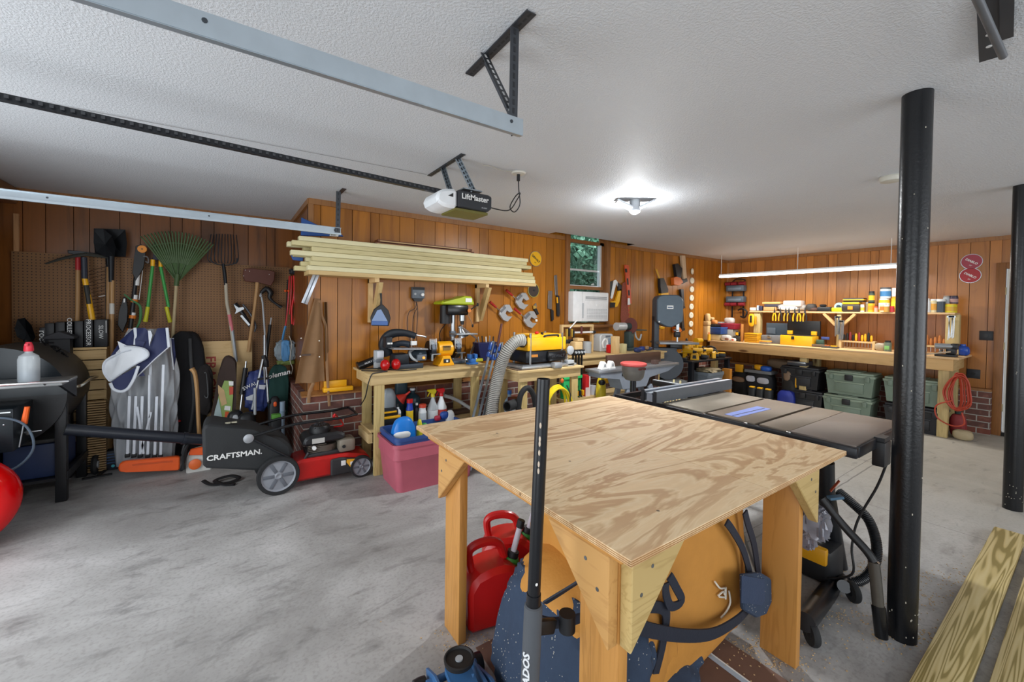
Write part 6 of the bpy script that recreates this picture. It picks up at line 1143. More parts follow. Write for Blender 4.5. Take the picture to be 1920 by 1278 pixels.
lump('yellow_black_tool', 'yellow and black round cordless tool hanging under the jointer', 'power tool', (1130, 708), 3.3, [('yellow_body', (0, 0, .0), (.13, .09, .11), c('#d8c02c', .4), 's'), ('black_grip', (-.02, -.03, -.02), (.07, .07, .06), BK, 's'), ('yellow_nose', (.09, 0, -.01), (.07, .06, .07), YEL, 's')])
t = T('shop_stool', 'round stool with a salmon red seat and grey body in front of the jointer', 'stool', (3.86, 2.72, 0)); p = W(1190, 676, Y=2.72); t.location.x = p.x; g = M(t); zz = p.z; g.lathe([(.001, zz - .02), (.115, zz - .02), (.13, zz - .008), (.13, zz + .008), (.115, zz + .016), (.001, zz + .016)], c('#c4504c', .5), n=30); g.obj('seat', t, label='salmon red round seat'); g = M(t); g.lathe([(.11, zz - .02), (.115, zz - .05), (.10, zz - .13), (.075, zz - .16), (.001, zz - .16)], c('#66625c', .5), n=26); g.bb(-.05, .05, -.113, -.10, zz - .05, zz - .03, c('#5a2422', .5)); g.obj('body', t); g = M(t); g.cyl((0, 0, .03), (0, 0, zz - .16), .03, BKM, n=14); g.obj('post', t); g = M(t); g.lathe([(.001, 0), (.20, 0), (.20, .02), (.05, .04), (.001, .04)], BKM, n=26); g.obj('foot', t)
rr = random.Random(9)
for k in range(7):
    x = 4.02 + k * .04; g = M(); y0_ = 2.80 + rr.uniform(-.02, .02); g.bar((x - .06, y0_ - .05, .01), (x + .06 + rr.uniform(0, .08), y0_ + .05, rr.uniform(.55, .72)), .018, .06, PINEN['z'] if k % 2 else TRT['z']); one(g, 'wood_offcut_strip', ['leftmost', 'second from the left', 'third from the left', 'middle', 'third from the right', 'second from the right', 'rightmost'][k] + ' pale wood strip leaning under the jointer', 'wood strip', 'wood strips leaning under the jointer')
t = T('band_saw', 'tall grey floor band saw with rounded upper wheel cover', 'band saw', (5.22, 3.62, 0), R(-32)); BS = c('#4c5a66', .4, .15); BSD = c('#3a4048', .5)
g = M(t); g.bb(-.22, .22, -.2, .2, 0, .50, c('#6a6d6e', .5), b=.01); g.bb(-.16, .16, -.203, -.198, .06, .42, c('#4a4c4e', .5)); 
for q in ((-.18, .46), (.18, .46), (-.15, .44)): g.cyl((q[0], -.2, q[1]), (q[0], -.206, q[1]), .01, WHT, n=8)
g.obj('stand', t)
g = M(t); g.cyl((-.02, -.13, .72), (-.02, .08, .72), .215, BSD, n=40); g.bb(-.235, .10, -.128, .08, .72, .95, BSD, b=.01); g.bb(.09, .15, -.02, .08, .5, .95, BSD, b=.01); g.obj('lower_wheel_cover', t)
g = M(t); zt = 1.70; g.prism([(-.20, zt - .38), (-.06, zt - .45), (.02, zt - .46), (.17, zt - .38), (.18, zt - .36), (.18, zt - .08), (.14, zt - .02), (.08, zt), (-.10, zt), (-.17, zt - .02), (-.20, zt - .07)], 'xz', -.13, .06, BS, b=.012); g.obj('upper_wheel_cover', t)
g = M(t); g.bb(-.06, .03, -.137, -.128, zt - .20, zt - .15, WHT); g.bb(-.05, .02, -.1375, -.1365, zt - .185, zt - .17, c('#3f5a7c', .5)); g.obj('name_plate', t)
g = M(t); g.bb(-.20, -.13, -.05, .06, .93, zt - .30, BSD, b=.006); g.obj('column', t); g = M(t); g.bb(.10, .14, -.09, -.06, 1.14, zt - .36, STEEL); g.bb(.08, .16, -.10, -.04, 1.10, 1.18, BKM, b=.01); g.cyl((.06, -.09, 1.2), (.12, -.12, 1.2), .01, STEEL, n=8); g.bb(.11, .13, -.085, -.07, 1.02, 1.14, STEEL); g.obj('blade_guide', t)
g = M(t); g.box((.10, -.02, 1.02), (.56, .36, .03), c('#8b8e92', .35, .6), b=.004); g.obj('table', t); g = M(t); g.bb(.02, .20, -.08, .06, .93, 1.005, BKM, b=.01); g.obj('table_trunnion', t); g = M(t); g.sph((.16, .02, zt - .36), (.02, .02, .02), BK, n=10); g.sph((-.17, -.14, zt - .38), (.014, .014, .014), WHT, n=8); g.obj('knob', t)
lump('yellow_earmuff', 'small yellow tool hanging on the wall behind the band saw', 'tool', (1240, 610), 4.06, [('body', (0, 0, .03), (.14, .06, .06), YEL, 's')])
g = M(); p = W(1232, 762, Y=3.0); g.bb(p.x - .03, p.x + .03, 2.98, 3.04, 0, W(1232, 668, Y=3.0).z, c('#57423c', .6)); one(g, 'rusty_stand_post', 'dark reddish brown steel upright standing right of the stool', 'post')
# green case, red box, yellow hose coil
t = T('socket_case', 'bright green plastic case with round holes leaning under the counter', 'case', (3.10, 3.5, 0)); x0, x1 = W(1058, 720, Y=3.42).x, W(1090, 720, Y=3.42).x; z0, z1 = W(1075, 742, Y=3.42).z, W(1075, 698, Y=3.42).z
g = M(); g.bb(x0, x1, 3.40, 3.46, z0, z1, c('#1fa85c', .35), b=.008); g.bb(x0 - .01, x1 + .01, 3.385, 3.40, z1 - .05, z1 - .015, c('#2fc46c', .35), b=.004); g.obj('case_body', t)
for (u, v) in ((.75, .72), (.78, .45), (.55, .5), (.62, .25), (.85, .2)): g = M(); q = (x0 + (x1 - x0) * u, 3.398, z0 + (z1 - z0) * v); g.cyl(q, (q[0], 3.394, q[2]), .014, BK, n=12); g.obj('hole', t)
g = M(); g.bb(x0 - .04, 4.1, 3.36, 3.60, z0 - .03, z0 - .005, BT['x']); one(g, 'low_board', 'board under the counter carrying the green case and red carton', 'board')
p = W(1100, 740, Y=3.44); t = T('red_carton', 'tall red and white carton beside the green case', 'carton', (p.x, 3.44, z0 - .004)); g = M(t); g.bb(-.035, .035, -.05, .05, 0, .24, c('#c01f24', .45), b=.002); g.obj('carton_body', t); g = M(t); g.bb(-.036, .036, -.0515, -.049, .0, .10, c('#d9c9c6', .5)); g.bb(.02, .0362, -.0512, -.0495, 0, .24, WHT); g.obj('white_panel', t)
p = W(1115, 742, Y=3.44); g = M(); g.cyl((p.x, 3.44, z0 - .004), (p.x, 3.44, z0 + .10), .04, c('#b9bcc2', .4), n=16); one(g, 'grey_tub', 'small grey lidded tub right of the red carton', 'tub')
t = T('air_hose_coil', 'big coil of bright yellow air hose hanging below the planer bench end', 'hose', (2.86, 2.9, .5)); YH = c('#e3c81a', .4); rr = random.Random(2); ctr = W(1058, 745, Y=2.96)
for k in range(9):
    rx = .11 + k * .013; g = M(); zc = ctr.z - .04 - .018 * k; g.tube([(ctr.x + cos(a) * rx * (1 if sin(a) < 0 else .9), 3.03 + .012 * (k % 3) - .02 * (k // 3), zc + sin(a) * (.16 + .014 * k)) for a in [i * 2 * pi / 14 for i in range(14)]], .0095, YH, n=7, k=4, closed=True); g.obj('hose_loop', t)
g = M(); g.tube([(ctr.x, 2.90, ctr.z + .14), (ctr.x + .03, 2.88, ctr.z + .05), (ctr.x + .02, 2.88, ctr.z - .05)], .006, BK, n=6); g.obj('tie_cord', t); g = M(); p = W(1057, 711, Y=2.92); g.sph(p, (.018, .015, .022), c('#e0601c', .4), n=10); g.bb(ctr.x + .01, ctr.x + .05, 2.885, 2.89, ctr.z - .14, ctr.z - .02, BK); g.obj('hook_tag', t, label='orange hook and black tag')
# ============================================================ black table of yellow tools
t = T('black_table', 'black table covered with yellow cordless tools', 'table', (6.02, 3.72, 0)); g = M(); g.bb(5.52, 6.62, 3.40, 4.02, .725, .75, BKM, b=.003); g.obj('tabletop', t)
for (x, y) in ((5.56, 3.44), (6.55, 3.44), (5.56, 3.96), (6.55, 3.96)): g = M(); g.bb(x - .03, x + .03, y - .03, y + .03, 0, .725, BKM); g.obj('leg', t)
def drill(loc, rz, kind, lb, s=1):
    t = T('cordless_tool', lb, 'power tool', loc, rz, 'yellow cordless tools heaped on the black table'); t.scale = (s, s, s); g = M(t); Bb = c('#dca615', .4)
    if kind == 0: g.cyl((-.08, 0, .13), (.06, 0, .13), .035, Bb, r1=.028, n=12); g.bar((-.05, 0, .12), (-.07, 0, .02), .03, .035, Bb); g.obj('body', t); g = M(t); g.cyl((.06, 0, .13), (.11, 0, .13), .024, BK, r1=.014, n=12); g.obj('chuck', t); g = M(t); g.bb(-.12, -.02, -.035, .035, 0, .035, BK, b=.005); g.obj('battery', t)
    elif kind == 1: g.blob((0, 0, .05), (.16, .10, .10), Bb, nz=.02, p=.6, n=10); g.obj('body', t); g = M(t); g.tube([(-.07, 0, .08), (-.04, 0, .15), (.05, 0, .14), (.08, 0, .07)], .014, BK, n=8); g.obj('handle', t); g = M(t); g.bb(-.10, .11, -.06, .06, 0, .012, STEEL); g.obj('sole_plate', t)
    elif kind == 2: g.prism([(-.06, 0), (.06, 0), (.05, .09), (0, .125), (-.05, .09)], 'xz', -.03, .03, Bb, b=.006); g.obj('body', t); g = M(t); g.prism([(-.028, .02), (.028, .02), (.02, .07), (-.02, .07)], 'xz', -.034, .034, BK); g.obj('window', t)
    else: g.box((0, 0, .035), (.11, .08, .06), BK, b=.01); g.obj('body', t); g = M(t); g.box((0, -.0, .07), (.10, .07, .014), Bb, b=.004); g.obj('yellow_top', t)
    return t
KN = ['yellow cordless drill with black battery', 'yellow cordless saw with black handle', 'angular yellow tool with a dark window', 'black charger with a yellow top']
PL = ['at the front left', 'at the back left', 'front row, second from left', 'back row, second from left', 'front row, third from left', 'back row, third from left', 'centre of the heap', 'back row, fourth from left', 'front row, fourth from left', 'front row, fifth from left', 'back row, fifth from left', 'middle right', 'front row, sixth from left', 'front row, seventh from left', 'back right', 'front right corner', 'far right middle', 'far right edge', 'second layer left', 'second layer centre', 'second layer right']
spots = [(5.62, 3.52), (5.64, 3.86), (5.74, 3.50), (5.78, 3.84), (5.86, 3.52), (5.92, 3.86), (5.98, 3.68), (6.06, 3.88), (5.99, 3.50), (6.11, 3.50), (6.2, 3.86), (6.2, 3.68), (6.23, 3.5), (6.34, 3.50), (6.36, 3.82), (6.46, 3.48), (6.46, 3.66), (6.54, 3.74)]
rr = random.Random(11)
for i, (x, y) in enumerate(spots): k = (0, 1, 2, 3, 0, 3, 1, 2, 3, 0)[i % 10]; drill((x, y, .751), rr.uniform(-2.8, .6), k, KN[k] + ', ' + PL[i] + ' of the table', rr.uniform(.85, 1.1))
for i, (x, y) in enumerate(((5.78, 3.66), (5.95, 3.70), (6.12, 3.66))): drill((x, y, .86), rr.uniform(-2.8, .6), (1, 2, 0)[i], KN[(1, 2, 0)[i]] + ', ' + PL[18 + i] + ' of the heap', 1.2)
t = T('waste_bin', 'grey plastic bin with rolled rim under the black table', 'bin', (6.05, 3.50, 0)); tub(t, 'bin_body', 5.86, 6.28, 3.32, 3.66, 0, .56, c('#6a737c', .5), tp=.72, rim=.03)
g = M(); g.blob((6.13, 3.5, .57), (.30, .28, .07), c('#a89878', .7, 0, .2), nz=.05, seed=5); g.obj('paper_liner', t, label='brown paper in the bin')
p = W(1374, 745, Y=3.3); g = M(); g.bb(p.x - .045, p.x + .02, 3.30, 3.42, 0, W(1374, 681, Y=3.3).z, c('#b9782c', .5)); one(g, 'orange_box', 'narrow orange brown box standing beside the black table leg', 'box')
# ============================================================ RIGHT WORKBENCH
BXR = 7.02; t = T('long_workbench', 'long pine workbench along the right wall under the tube light', 'workbench', (7.4, 2.56, 0))
Y0, Y1, ZB = 1.03, 4.02, .965; RW = {'y': wood('#d8b078', '#b58c50', 'y', .8, .6), 'x': wood('#c9a974', '#a5824c', 'x', .8, .6), 'z': wood('#c4ad78', '#9a8350', 'z', 1, .6)}
g = M(); g.bb(BXR - .03, XR - .01, Y0 - .05, Y1, ZB - .02, ZB, wood('#dcb889', '#c59a66', 'y', .6, .5, False)); g.obj('bench_top', t)
g = M(); g.bb(BXR, BXR + .038, Y0, Y1 - .02, ZB - .16, ZB - .02, RW['y'], b=.003); g.obj('apron', t); g = M(); g.bb(BXR + .038, XR - .12, Y0, Y0 + .038, ZB - .16, ZB - .02, RW['x'], b=.003); g.obj('apron', t)
for (x, y) in ((BXR + .038, Y0 + .0), (XR - .25, Y0 + .0), (BXR + .06, 2.50), (XR - .25, 2.5), (BXR + .038, Y1 - .15)): g = M(); g.bb(x, x + .09, y + .038, y + .128, 0, ZB - .021, RW['z'], b=.003); g.obj('leg', t)
# riser shelf
SX = 7.42; t = T('riser_shelf', 'pine shelf with posts standing on the long workbench', 'shelf', (7.55, 2.2, ZB)); ZS = W(1405, 571, X=SX).z - .0
ya, yb = W(1405, 571, X=SX).y, W(1790, 568, X=SX).y; 
g = M(); g.bb(SX, XR - .05, yb, ya, ZS - .022, ZS, wood('#dcb889', '#c59a66', 'y', .8, .5, False)); g.obj('shelf_board', t)
for (px, w_) in ((1418, .10), (1572, .05), (1785, .12)):
    y = W(px, 600, X=SX).y; g = M(); g.bb(SX + .02, SX + .06 if w_ < .08 else SX + .12, y - w_ / 2, y + w_ / 2, ZB + .001, ZS - .023, RW['z'], b=.003); g.obj('post', t)
y = W(1572, 600, X=SX).y
for s in (-1, 1): g = M(); g.bar((SX + .03, y + s * .04, ZS - .20), (SX + .03, y + s * .19, ZS - .03), .035, .05, RW['y'], up=(1, 0, 0)); g.obj('knee_brace', t)
def RT(name, lb, cat, px, z=None, X=7.3, grp=None): p = W(px, 600, X=X); return T(name, lb, cat, (X, p.y, (ZB + .001) if z is None else z), -pi / 2, grp)
ZT = ZS + .001
def rbox(name, lb, cat, px, w_, d_, h_, mt, z=None, X=7.3, top=None, extra=None, b=.008, grp=None):
    t = RT(name, lb, cat, px, z, X, grp); g = M(t); g.bb(-w_ / 2, w_ / 2, -d_ / 2, d_ / 2, 0, h_, mt, b=b); g.obj('body', t)
    if top: g = M(t); g.bb(-w_ / 2 - .004, w_ / 2 + .004, -d_ / 2 - .004, d_ / 2 + .004, h_ * top[0], h_ * top[1], top[2], b=b * .6); g.obj(top[3], t)
    for e in (extra or []): g = M(t); g.bb(*e[1], e[2], b=.003); g.obj(e[0], t)
    return t
rbox('tool_box', 'open yellow plastic toolbox with a black raised lid on the right bench', 'toolbox', 1499, .44, .24, .15, YEL, None, 7.36, None, [('lid', (-.21, .23, .13, .17, .15, .38), BK), ('latch', (-.06, -.02, -.13, -.12, .09, .14), BK), ('tray', (-.2, .2, -.1, .1, .145, .16), BK), ('hinge_clip', (.13, .2, .08, .12, .16, .22), YEL), ('hinge_clip', (-.2, -.13, .08, .12, .16, .22), YEL)])
rbox('grey_tool_box', 'grey open tool case left of the yellow toolbox', 'toolbox', 1452, .30, .22, .13, GRY, None, 7.42, None, [('lid', (-.17, .15, .11, .14, .12, .33), c('#43505c', .45)), ('lid_panel', (-.15, -.02, .095, .112, .15, .25), c('#5a6672', .45)), ('clasp', (-.05, .0, -.12, -.105, .09, .13), STEEL)])
for i in range(5): rbox('organizer_case', ['lowest', 'second from the bottom', 'middle', 'second from the top', 'topmost'][i] + ' flat yellow case in the stack on the right bench', 'case', 1413, .215, .16, .030, c('#e0a31a', .4), ZB + .001 + i * .0315, 7.28, None, [('seam', (-.10, .10, -.084, -.078, .012, .017), c('#6a4a10', .5))], .006, 'stack of yellow cases on the right bench')
for i in range(3): rbox('small_case', ['lowest', 'middle', 'topmost'][i] + ' small yellow case just behind the flat case stack', 'case', 1429, .09, .12, .032, c('#d89a18', .4), ZB + .04 + i * .034 if i else ZB + .001, 7.45, None, None, .006) if i == 0 else rbox('small_case', ['lowest', 'middle', 'topmost'][i] + ' small yellow case just behind the flat case stack', 'case', 1429, .09, .12, .032, c('#d89a18', .4), ZB + .001 + i * .033, 7.45, None, None, .006)
rbox('tape_box', 'flat grey and orange package at the foot of the yellow case stack', 'package', 1436, .14, .12, .03, c('#8d8f8c', .5), None, 7.2, (.9, 1.6, c('#e0a040', .5), 'orange_top'))
rbox('blue_bin', 'translucent blue plastic box on a cream tub at the left of the right bench', 'box', 1343, .30, .22, .12, c('#2a4a86', .3), ZB + .115, 7.2, (.85, 1.0, c('#3d62a8', .3), 'rim'))
rbox('cream_tub', 'cream coloured plastic tub under the blue box', 'tub', 1343, .26, .20, .11, c('#cdbd92', .4), None, 7.2, None, None, .03)
rbox('red_bin', 'dark red plastic box above the clear jar on the right bench', 'box', 1368, .30, .20, .10, c('#8f2434', .35), ZB + .20, 7.42, (.8, 1.02, c('#a8384a', .35), 'rim'))
rbox('stacked_clear_box', 'clear plastic box under the dark red one', 'box', 1366, .26, .20, .195, c('#a8a49c', .3, 0, .2), None, 7.42)
lump('bagged_hardware', 'silvery bagged hardware on top of the dark red box', 'bag', (1368, 590), 3.5, [('bag_body', (0, 0, 0), (.01, .01, .01), LGRY, 's')]) if False else None
def rl(name, lb, cat, px, z, X, parts, grp=None):
    t = RT(name, lb, cat, px, z, X, grp)
    for nm, off, sz, mt, kind in parts:
        g = M(t)
        if kind == 'b': g.box(off, sz, mt, b=min(sz) * .2)
        elif kind == 's': g.blob(off, sz, mt, p=.7, nz=.02, n=12)
        elif kind == 'c': g.cyl((off[0], off[1], off[2] - sz[2] / 2), (off[0], off[1], off[2] + sz[2] / 2), sz[0] / 2, mt, n=16)
        elif kind == 'y': g.cyl((off[0], off[1] - sz[1] / 2, off[2]), (off[0], off[1] + sz[1] / 2, off[2]), sz[0] / 2, mt, n=16)
        g.obj(nm, t)
    return t
PLC = c('#c9c6c2', .4, 0, .3)
rl('bagged_hardware', 'silvery plastic bag of hardware on top of the dark red box', 'bag', 1368, ZB + .302, 7.42, [('bag_body', (0, 0, .05), (.17, .12, .11), PLC, 's')])
rl('loose_hardware_bag', 'crumpled clear bag of screws lying before the clear box', 'bag', 1363, ZB + .001, 7.15, [('bag_body', (0, 0, .05), (.17, .12, .11), PLC, 's'), ('screws', (.03, -.04, .04), (.07, .05, .05), c('#8a5f50', .5), 's')])
rl('hardware_blister', 'white and red blister pack near the bag of screws', 'package', 1376, ZB + .001, 7.15, [('pack', (0, 0, .03), (.09, .05, .06), WHT, 's'), ('red_print', (.0, -.022, .03), (.04, .02, .03), c('#c9563c', .5), 's')])
rl('glue_bottle', 'small yellow glue bottle at the left end of the right bench', 'bottle', 1330, ZB + .001, 7.04, [('bottle_body', (0, 0, .055), (.055, .055, .11), YEL, 'c'), ('nozzle', (0, 0, .125), (.02, .02, .03), c('#d8642a', .5), 'c')])
rl('tape_measure', 'black tape measure with a yellow label on the right bench', 'tape measure', 1384, ZB + .09, 7.3, [('case', (0, 0, .04), (.08, .05, .08), BK, 's'), ('yellow_label', (.0, -.03, .04), (.045, .01, .05), YEL, 'b')])
rl('dark_gadget', 'dark boxy gadget under the tape measure', 'gadget', 1384, ZB + .001, 7.3, [('body', (0, 0, .045), (.12, .09, .088), c('#35322f', .5), 'b')])
rl('wood_ruler', 'upright orange brown wooden stick in the middle left of the bench', 'stick', 1392, ZB + .001, 7.28, [('stick', (0, 0, .15), (.04, .02, .30), wood('#c98a48', '#a5682c', 'z'), 'b')])
rl('corbel_block', 'carved wooden corbel standing on stacked blocks at the left end of the bench', 'wood block', 1325, ZB + .001, 7.06, [('lower_block', (0, 0, .13), (.11, .10, .26), PINEN['z'], 'b'), ('middle_block', (.01, 0, .30), (.10, .10, .08), PINEN['z'], 'b'), ('scroll_top', (.02, 0, .40), (.085, .09, .15), PINEN['z'], 's')])
rl('wood_scraps', 'small heap of carved wood scraps on the black tray', 'wood scraps', 1331, ZB + .29, 7.2, [('scrap', (-.04, 0, .04), (.12, .09, .07), PINEN['x'], 's'), ('scrap', (.03, .0, .09), (.10, .08, .06), PINEN['x'], 's'), ('orange_scrap', (.09, 0, .03), (.10, .08, .08), c('#d98a4a', .5), 's')])
rl('black_tray', 'black tray with an orange tab stacked on the blue box', 'tray', 1333, ZB + .236, 7.2, [('tray', (0, 0, .025), (.28, .18, .05), BK, 'b'), ('orange_tab', (-.07, -.095, .035), (.07, .02, .05), c('#e8501c', .4), 'b')])
rl('clear_tray', 'clear plastic tray and white funnel behind the corbel', 'tray', 1352, ZB + .24, 7.5, [('tray', (0, 0, .05), (.24, .10, .07), LGRY, 's'), ('white_spout', (.06, -.1, .02), (.06, .06, .10), WHT, 's')])
# battery chargers and cords in the corner
t = T('charger_rack', 'wall rack of grey and red battery chargers in the far corner', 'charger rack', W(1383, 545, X=XR - .02), -pi / 2)
g = M(t)
for x in (-.10, .10): g.bb(x - .012, x + .012, -.015, .0, -.38, .28, BK)
g.obj('rail', t)
for z, m2 in ((.15, 0), (-.05, 0)): g = M(t); g.bb(-.16, .16, -.14, -.015, z - .055, z + .055, c('#4d5a66', .45), b=.015); g.bb(-.12, .12, -.145, -.13, z - .03, z + .01, c('#6d7c8a', .4), b=.004); g.obj('charger', t)
for z in (.235, -.14): 
    for x in (-.14, -.03, .11): g = M(t); g.cyl((x - .05, -.09, z), (x + .05, -.09, z), .035, c('#8a2430', .4), n=14); g.obj('battery', t)
g = M(t); g.tube([(.03, -.05, -.25), (.12, -.08, -.22), (.2, -.08, -.28), (.16, -.08, -.38), (.08, -.06, -.36)], .014, BK, n=8); g.tube([(-.1, -.05, .26), (0, -.08, .32), (.15, -.08, .3), (.12, -.05, .25)], .01, BK, n=8); g.obj('cord', t)
# hand tools hanging at the shelf edge
rl('yellow_staple_gun', 'yellow tool shaped like a gun hanging on the left shelf post', 'staple gun', 1409, ZS - .28, 7.42, [('body', (0, 0, .12), (.10, .04, .22), YEL, 's'), ('slot', (0, -.022, .14), (.03, .01, .12), BK, 'b'), ('lever', (.07, 0, .12), (.02, .03, .14), YELD, 'b')])
PN = ['first from the left', 'second from the left', 'third from the left', 'fourth from the left', 'fifth from the left', 'sixth from the left', 'rightmost']
for i, (px, wide) in enumerate(((1452, 1), (1463, 0), (1473, 0), (1479, 0), (1490, 0), (1498, 1), (1509, 0))):
    mt = YEL if i in (0, 4, 5) else c('#d8a52c', .4); t = RT('pliers', 'yellow and black gripped pliers hanging on the shelf edge, ' + PN[i], 'pliers', px, ZS - .16, SX - .015, 'pliers hanging from the shelf edge')
    g = M(t); g.prism([(-.012, .15), (0, .23), (.012, .15), (.014, .12), (-.014, .12)], 'xz', -.008, .0, DSTEEL); g.obj('jaws', t)
    for s in (-1, 1): g = M(t); g.tube([(s * .006, -.005, .13), (s * .022, -.005, .07), (s * .02, -.005, .0)], .010, mt if s < 0 or wide else BK, n=8); g.obj('grip', t)
def wr(px, zc, lb):
    t = RT('wrench_set', lb, 'wrenches', px, zc, 7.40); rr = random.Random(int(px))
    for k in range(5): g = M(t); x = (k - 2) * .012; g.bar((x, -.01, -.15 + rr.uniform(-.02, .02)), (x + rr.uniform(-.01, .01), -.01, .12), .008, .01, STEEL, up=(0, 1, 0)); g.cyl((x, -.02, .12), (x, .0, .12), .014, STEEL, n=10); g.obj('wrench', t)
wr(1571, ZS - .20, 'bunch of silver wrenches hanging on the middle shelf post'); wr(1578, ZS - .26, 'smaller bunch of grey wrenches right of the middle shelf post'); wr(1784, ZS - .17, 'bunch of shiny wrenches hanging on the right shelf post')
# top shelf items
rl('folded_papers', 'pile of folded papers and grey cloth spread on the riser shelf', 'papers', 1485, ZT, 7.56, [('paper_pile', (0, 0, .06), (.42, .22, .12), c('#a8a29c', .7, 0, .2), 's'), ('pink_sheet', (.04, -.05, .12), (.26, .16, .10), c('#c9b8b0', .7, 0, .1), 'b'), ('white_sheet', (-.02, -.10, .05), (.26, .06, .08), c('#d8d4ce', .7), 's')])
rl('tan_book_stack', 'tan folder stacked on dark books at the left of the riser shelf', 'books', 1450, ZT, 7.58, [('tan_folder', (0, 0, .135), (.28, .20, .035), c('#d8a868', .6), 'b'), ('dark_books', (.02, 0, .092), (.26, .18, .045), c('#3a3848', .6), 'b'), ('cardboard', (-.02, -.02, .035), (.20, .16, .065), c('#b98f5c', .7), 'b')])
rl('white_blocks', 'small white box and leaning cards at the left end of the riser shelf', 'box', 1418, ZT, 7.52, [('white_box', (-.05, 0, .03), (.10, .07, .055), c('#d9d4ca', .5), 'b'), ('card', (.03, 0, .05), (.03, .06, .09), c('#a8b8c8', .5), 'b'), ('dark_card', (.075, 0, .045), (.05, .06, .085), c('#2c2f4a', .5), 'b')])
rl('work_gloves', 'dark crumpled gloves at the right of the folded papers', 'gloves', 1521, ZT, 7.54, [('glove', (0, 0, .06), (.13, .14, .12), c('#3a3634', .7, 0, .3), 's'), ('glove', (.06, -.02, .03), (.12, .12, .06), c('#4a3028', .7), 's')])
rl('flat_black_case', 'flat black case with a wire on the riser shelf', 'case', 1547, ZT, 7.52, [('case', (0, 0, .035), (.17, .14, .07), BK, 'b'), ('upper_case', (-.03, 0, .09), (.08, .10, .04), BK, 's')])
rl('masking_tape', 'blue white roll of tape in a yellow holder on the riser shelf', 'tape', 1572, ZT, 7.54, [('yellow_holder', (0, -.02, .03), (.15, .08, .06), c('#e4d21c', .4), 'b'), ('tape_roll', (.0, .03, .075), (.12, .05, .12), c('#a8ccd0', .4), 'y'), ('core', (.0, .0, .075), (.05, .06, .05), c('#2c3c4c', .4), 'y')])
rl('black_yellow_toolbox', 'black toolbox with orange latches and a flat case on top, riser shelf', 'toolbox', 1597, ZT, 7.55, [('box_body', (0, 0, .055), (.22, .16, .11), c('#2c2622', .5), 'b'), ('latch', (0, -.083, .055), (.06, .01, .05), c('#e08a1c', .4), 'b'), ('lid_band', (0, -.0, .125), (.20, .15, .03), YEL, 'b')])
rl('flat_yellow_case', 'flat black case with a yellow stripe on top of the black toolbox', 'case', 1602, ZT + .142, 7.55, [('case', (0, 0, .03), (.24, .16, .058), c('#26241f', .5), 'b'), ('stripe', (0, -.0, .03), (.246, .166, .014), YEL, 'b')])
def rc(px, r, h, mt, capm, lb, z=None, X=7.52, band=None, capr=.9, caph=.02, nm='paint_can', cat='can', dome=False):
    t = RT(nm, lb, cat, px, ZT if z is None else z, X); g = M(t); g.lathe([(.001, 0), (r, 0), (r, h * .85), (r * (.7 if dome else 1), h * (1 if dome else .99))], mt, n=18); g.obj('body', t)
    g = M(t); g.lathe([(r * capr * (.6 if dome else 1), h), (r * capr * (.6 if dome else 1), h + caph), (.001, h + caph)], capm, n=16); g.obj('cap', t)
    if band: g = M(t); g.lathe([(r * 1.015, h * .2), (r * 1.015, h * .75)], band, n=18, cap=False); g.obj('label_band', t)
LBLUE, CREAM, OCH = c('#b8c8d4', .4), c('#d8c9a0', .45), c('#d9a81c', .4)
J = 'pill_jar'
rc(1616, .026, .085, WHT, WHT, 'small white bottle with a yellow label, left of the tall yellow cans', band=c('#d8b43c', .5), nm='small_bottle', cat='bottle')
rc(1625, .02, .12, CREAM, WHT, 'slim cream tube behind the small white bottle', X=7.6, nm='slim_tube', cat='tube')
rc(1633, .038, .12, YEL, BK, 'tall yellow can carrying a darker can on its shelf spot', band=c('#e0901c', .4))
rc(1633, .034, .12, c('#3a4a3c', .4), BK, 'dark green and yellow can stacked on the tall yellow can', z=ZT + .142, band=YEL, caph=.03)
rc(1642, .02, .06, c('#c9a08c', .5), c('#b8442c', .5), 'tiny jar with a red brown lid near the yellow can', X=7.45, nm='tiny_jar', cat='jar')
rc(1657, .06, .17, c('#e8c42c', .4), WHT, 'large yellow paint tin in the middle of the shelf', X=7.58, band=WHT)
rc(1659, .06, .13, c('#cfd8dc', .3), c('#4a4e54', .5), 'white and blue paint tin on top of the large yellow tin', z=ZT + .193, X=7.58, band=c('#3d7cb0', .4), capr=1)
rc(1655, .036, .10, CREAM, WHT, 'cream jar with an orange sticker in front of the large yellow tin', X=7.44, band=c('#e0702c', .4), nm='glue_pot', cat='jar')
rc(1662, .03, .075, c('#b98a3c', .4), WHT, 'small amber jar in front of the yellow tin', X=7.40, nm='amber_jar', cat='jar')
rc(1671, .032, .06, c('#b8282c', .4), c('#d8302c', .4), 'short red lidded tub beside the amber jar', X=7.44, nm='red_tub', cat='tub')
rc(1679, .05, .19, YEL, YELD, 'big yellow container just left of the steel post', X=7.58, band=c('#e8d42c', .4))
rbox('white_carton', 'white carton standing above the yellow container left of the steel post', 'carton', 1683, .12, .09, .12, WHT, ZT + .213, 7.6)
rc(1731, .028, .16, c('#8a8f9c', .4), YEL, 'grey blue bottle with a yellow top right of the steel post', nm='bottle', cat='bottle', X=7.58, caph=.05)
rc(1738, .034, .15, c('#d8d9dc', .4), WHT, 'white squeeze bottle right of the steel post', nm='squeeze_bottle', cat='bottle', dome=True, caph=.03, X=7.46)
rc(1750, .038, .15, CREAM, WHT, 'cream bottle with an orange printed label and white cap', nm='glue_bottle', cat='bottle', band=c('#e0a03c', .5), X=7.48)
rc(1763, .04, .14, c('#3c4650', .4), WHT, 'dark grey bottle with a wide white cap', nm='wide_bottle', cat='bottle', capr=1.05, caph=.03, X=7.48)
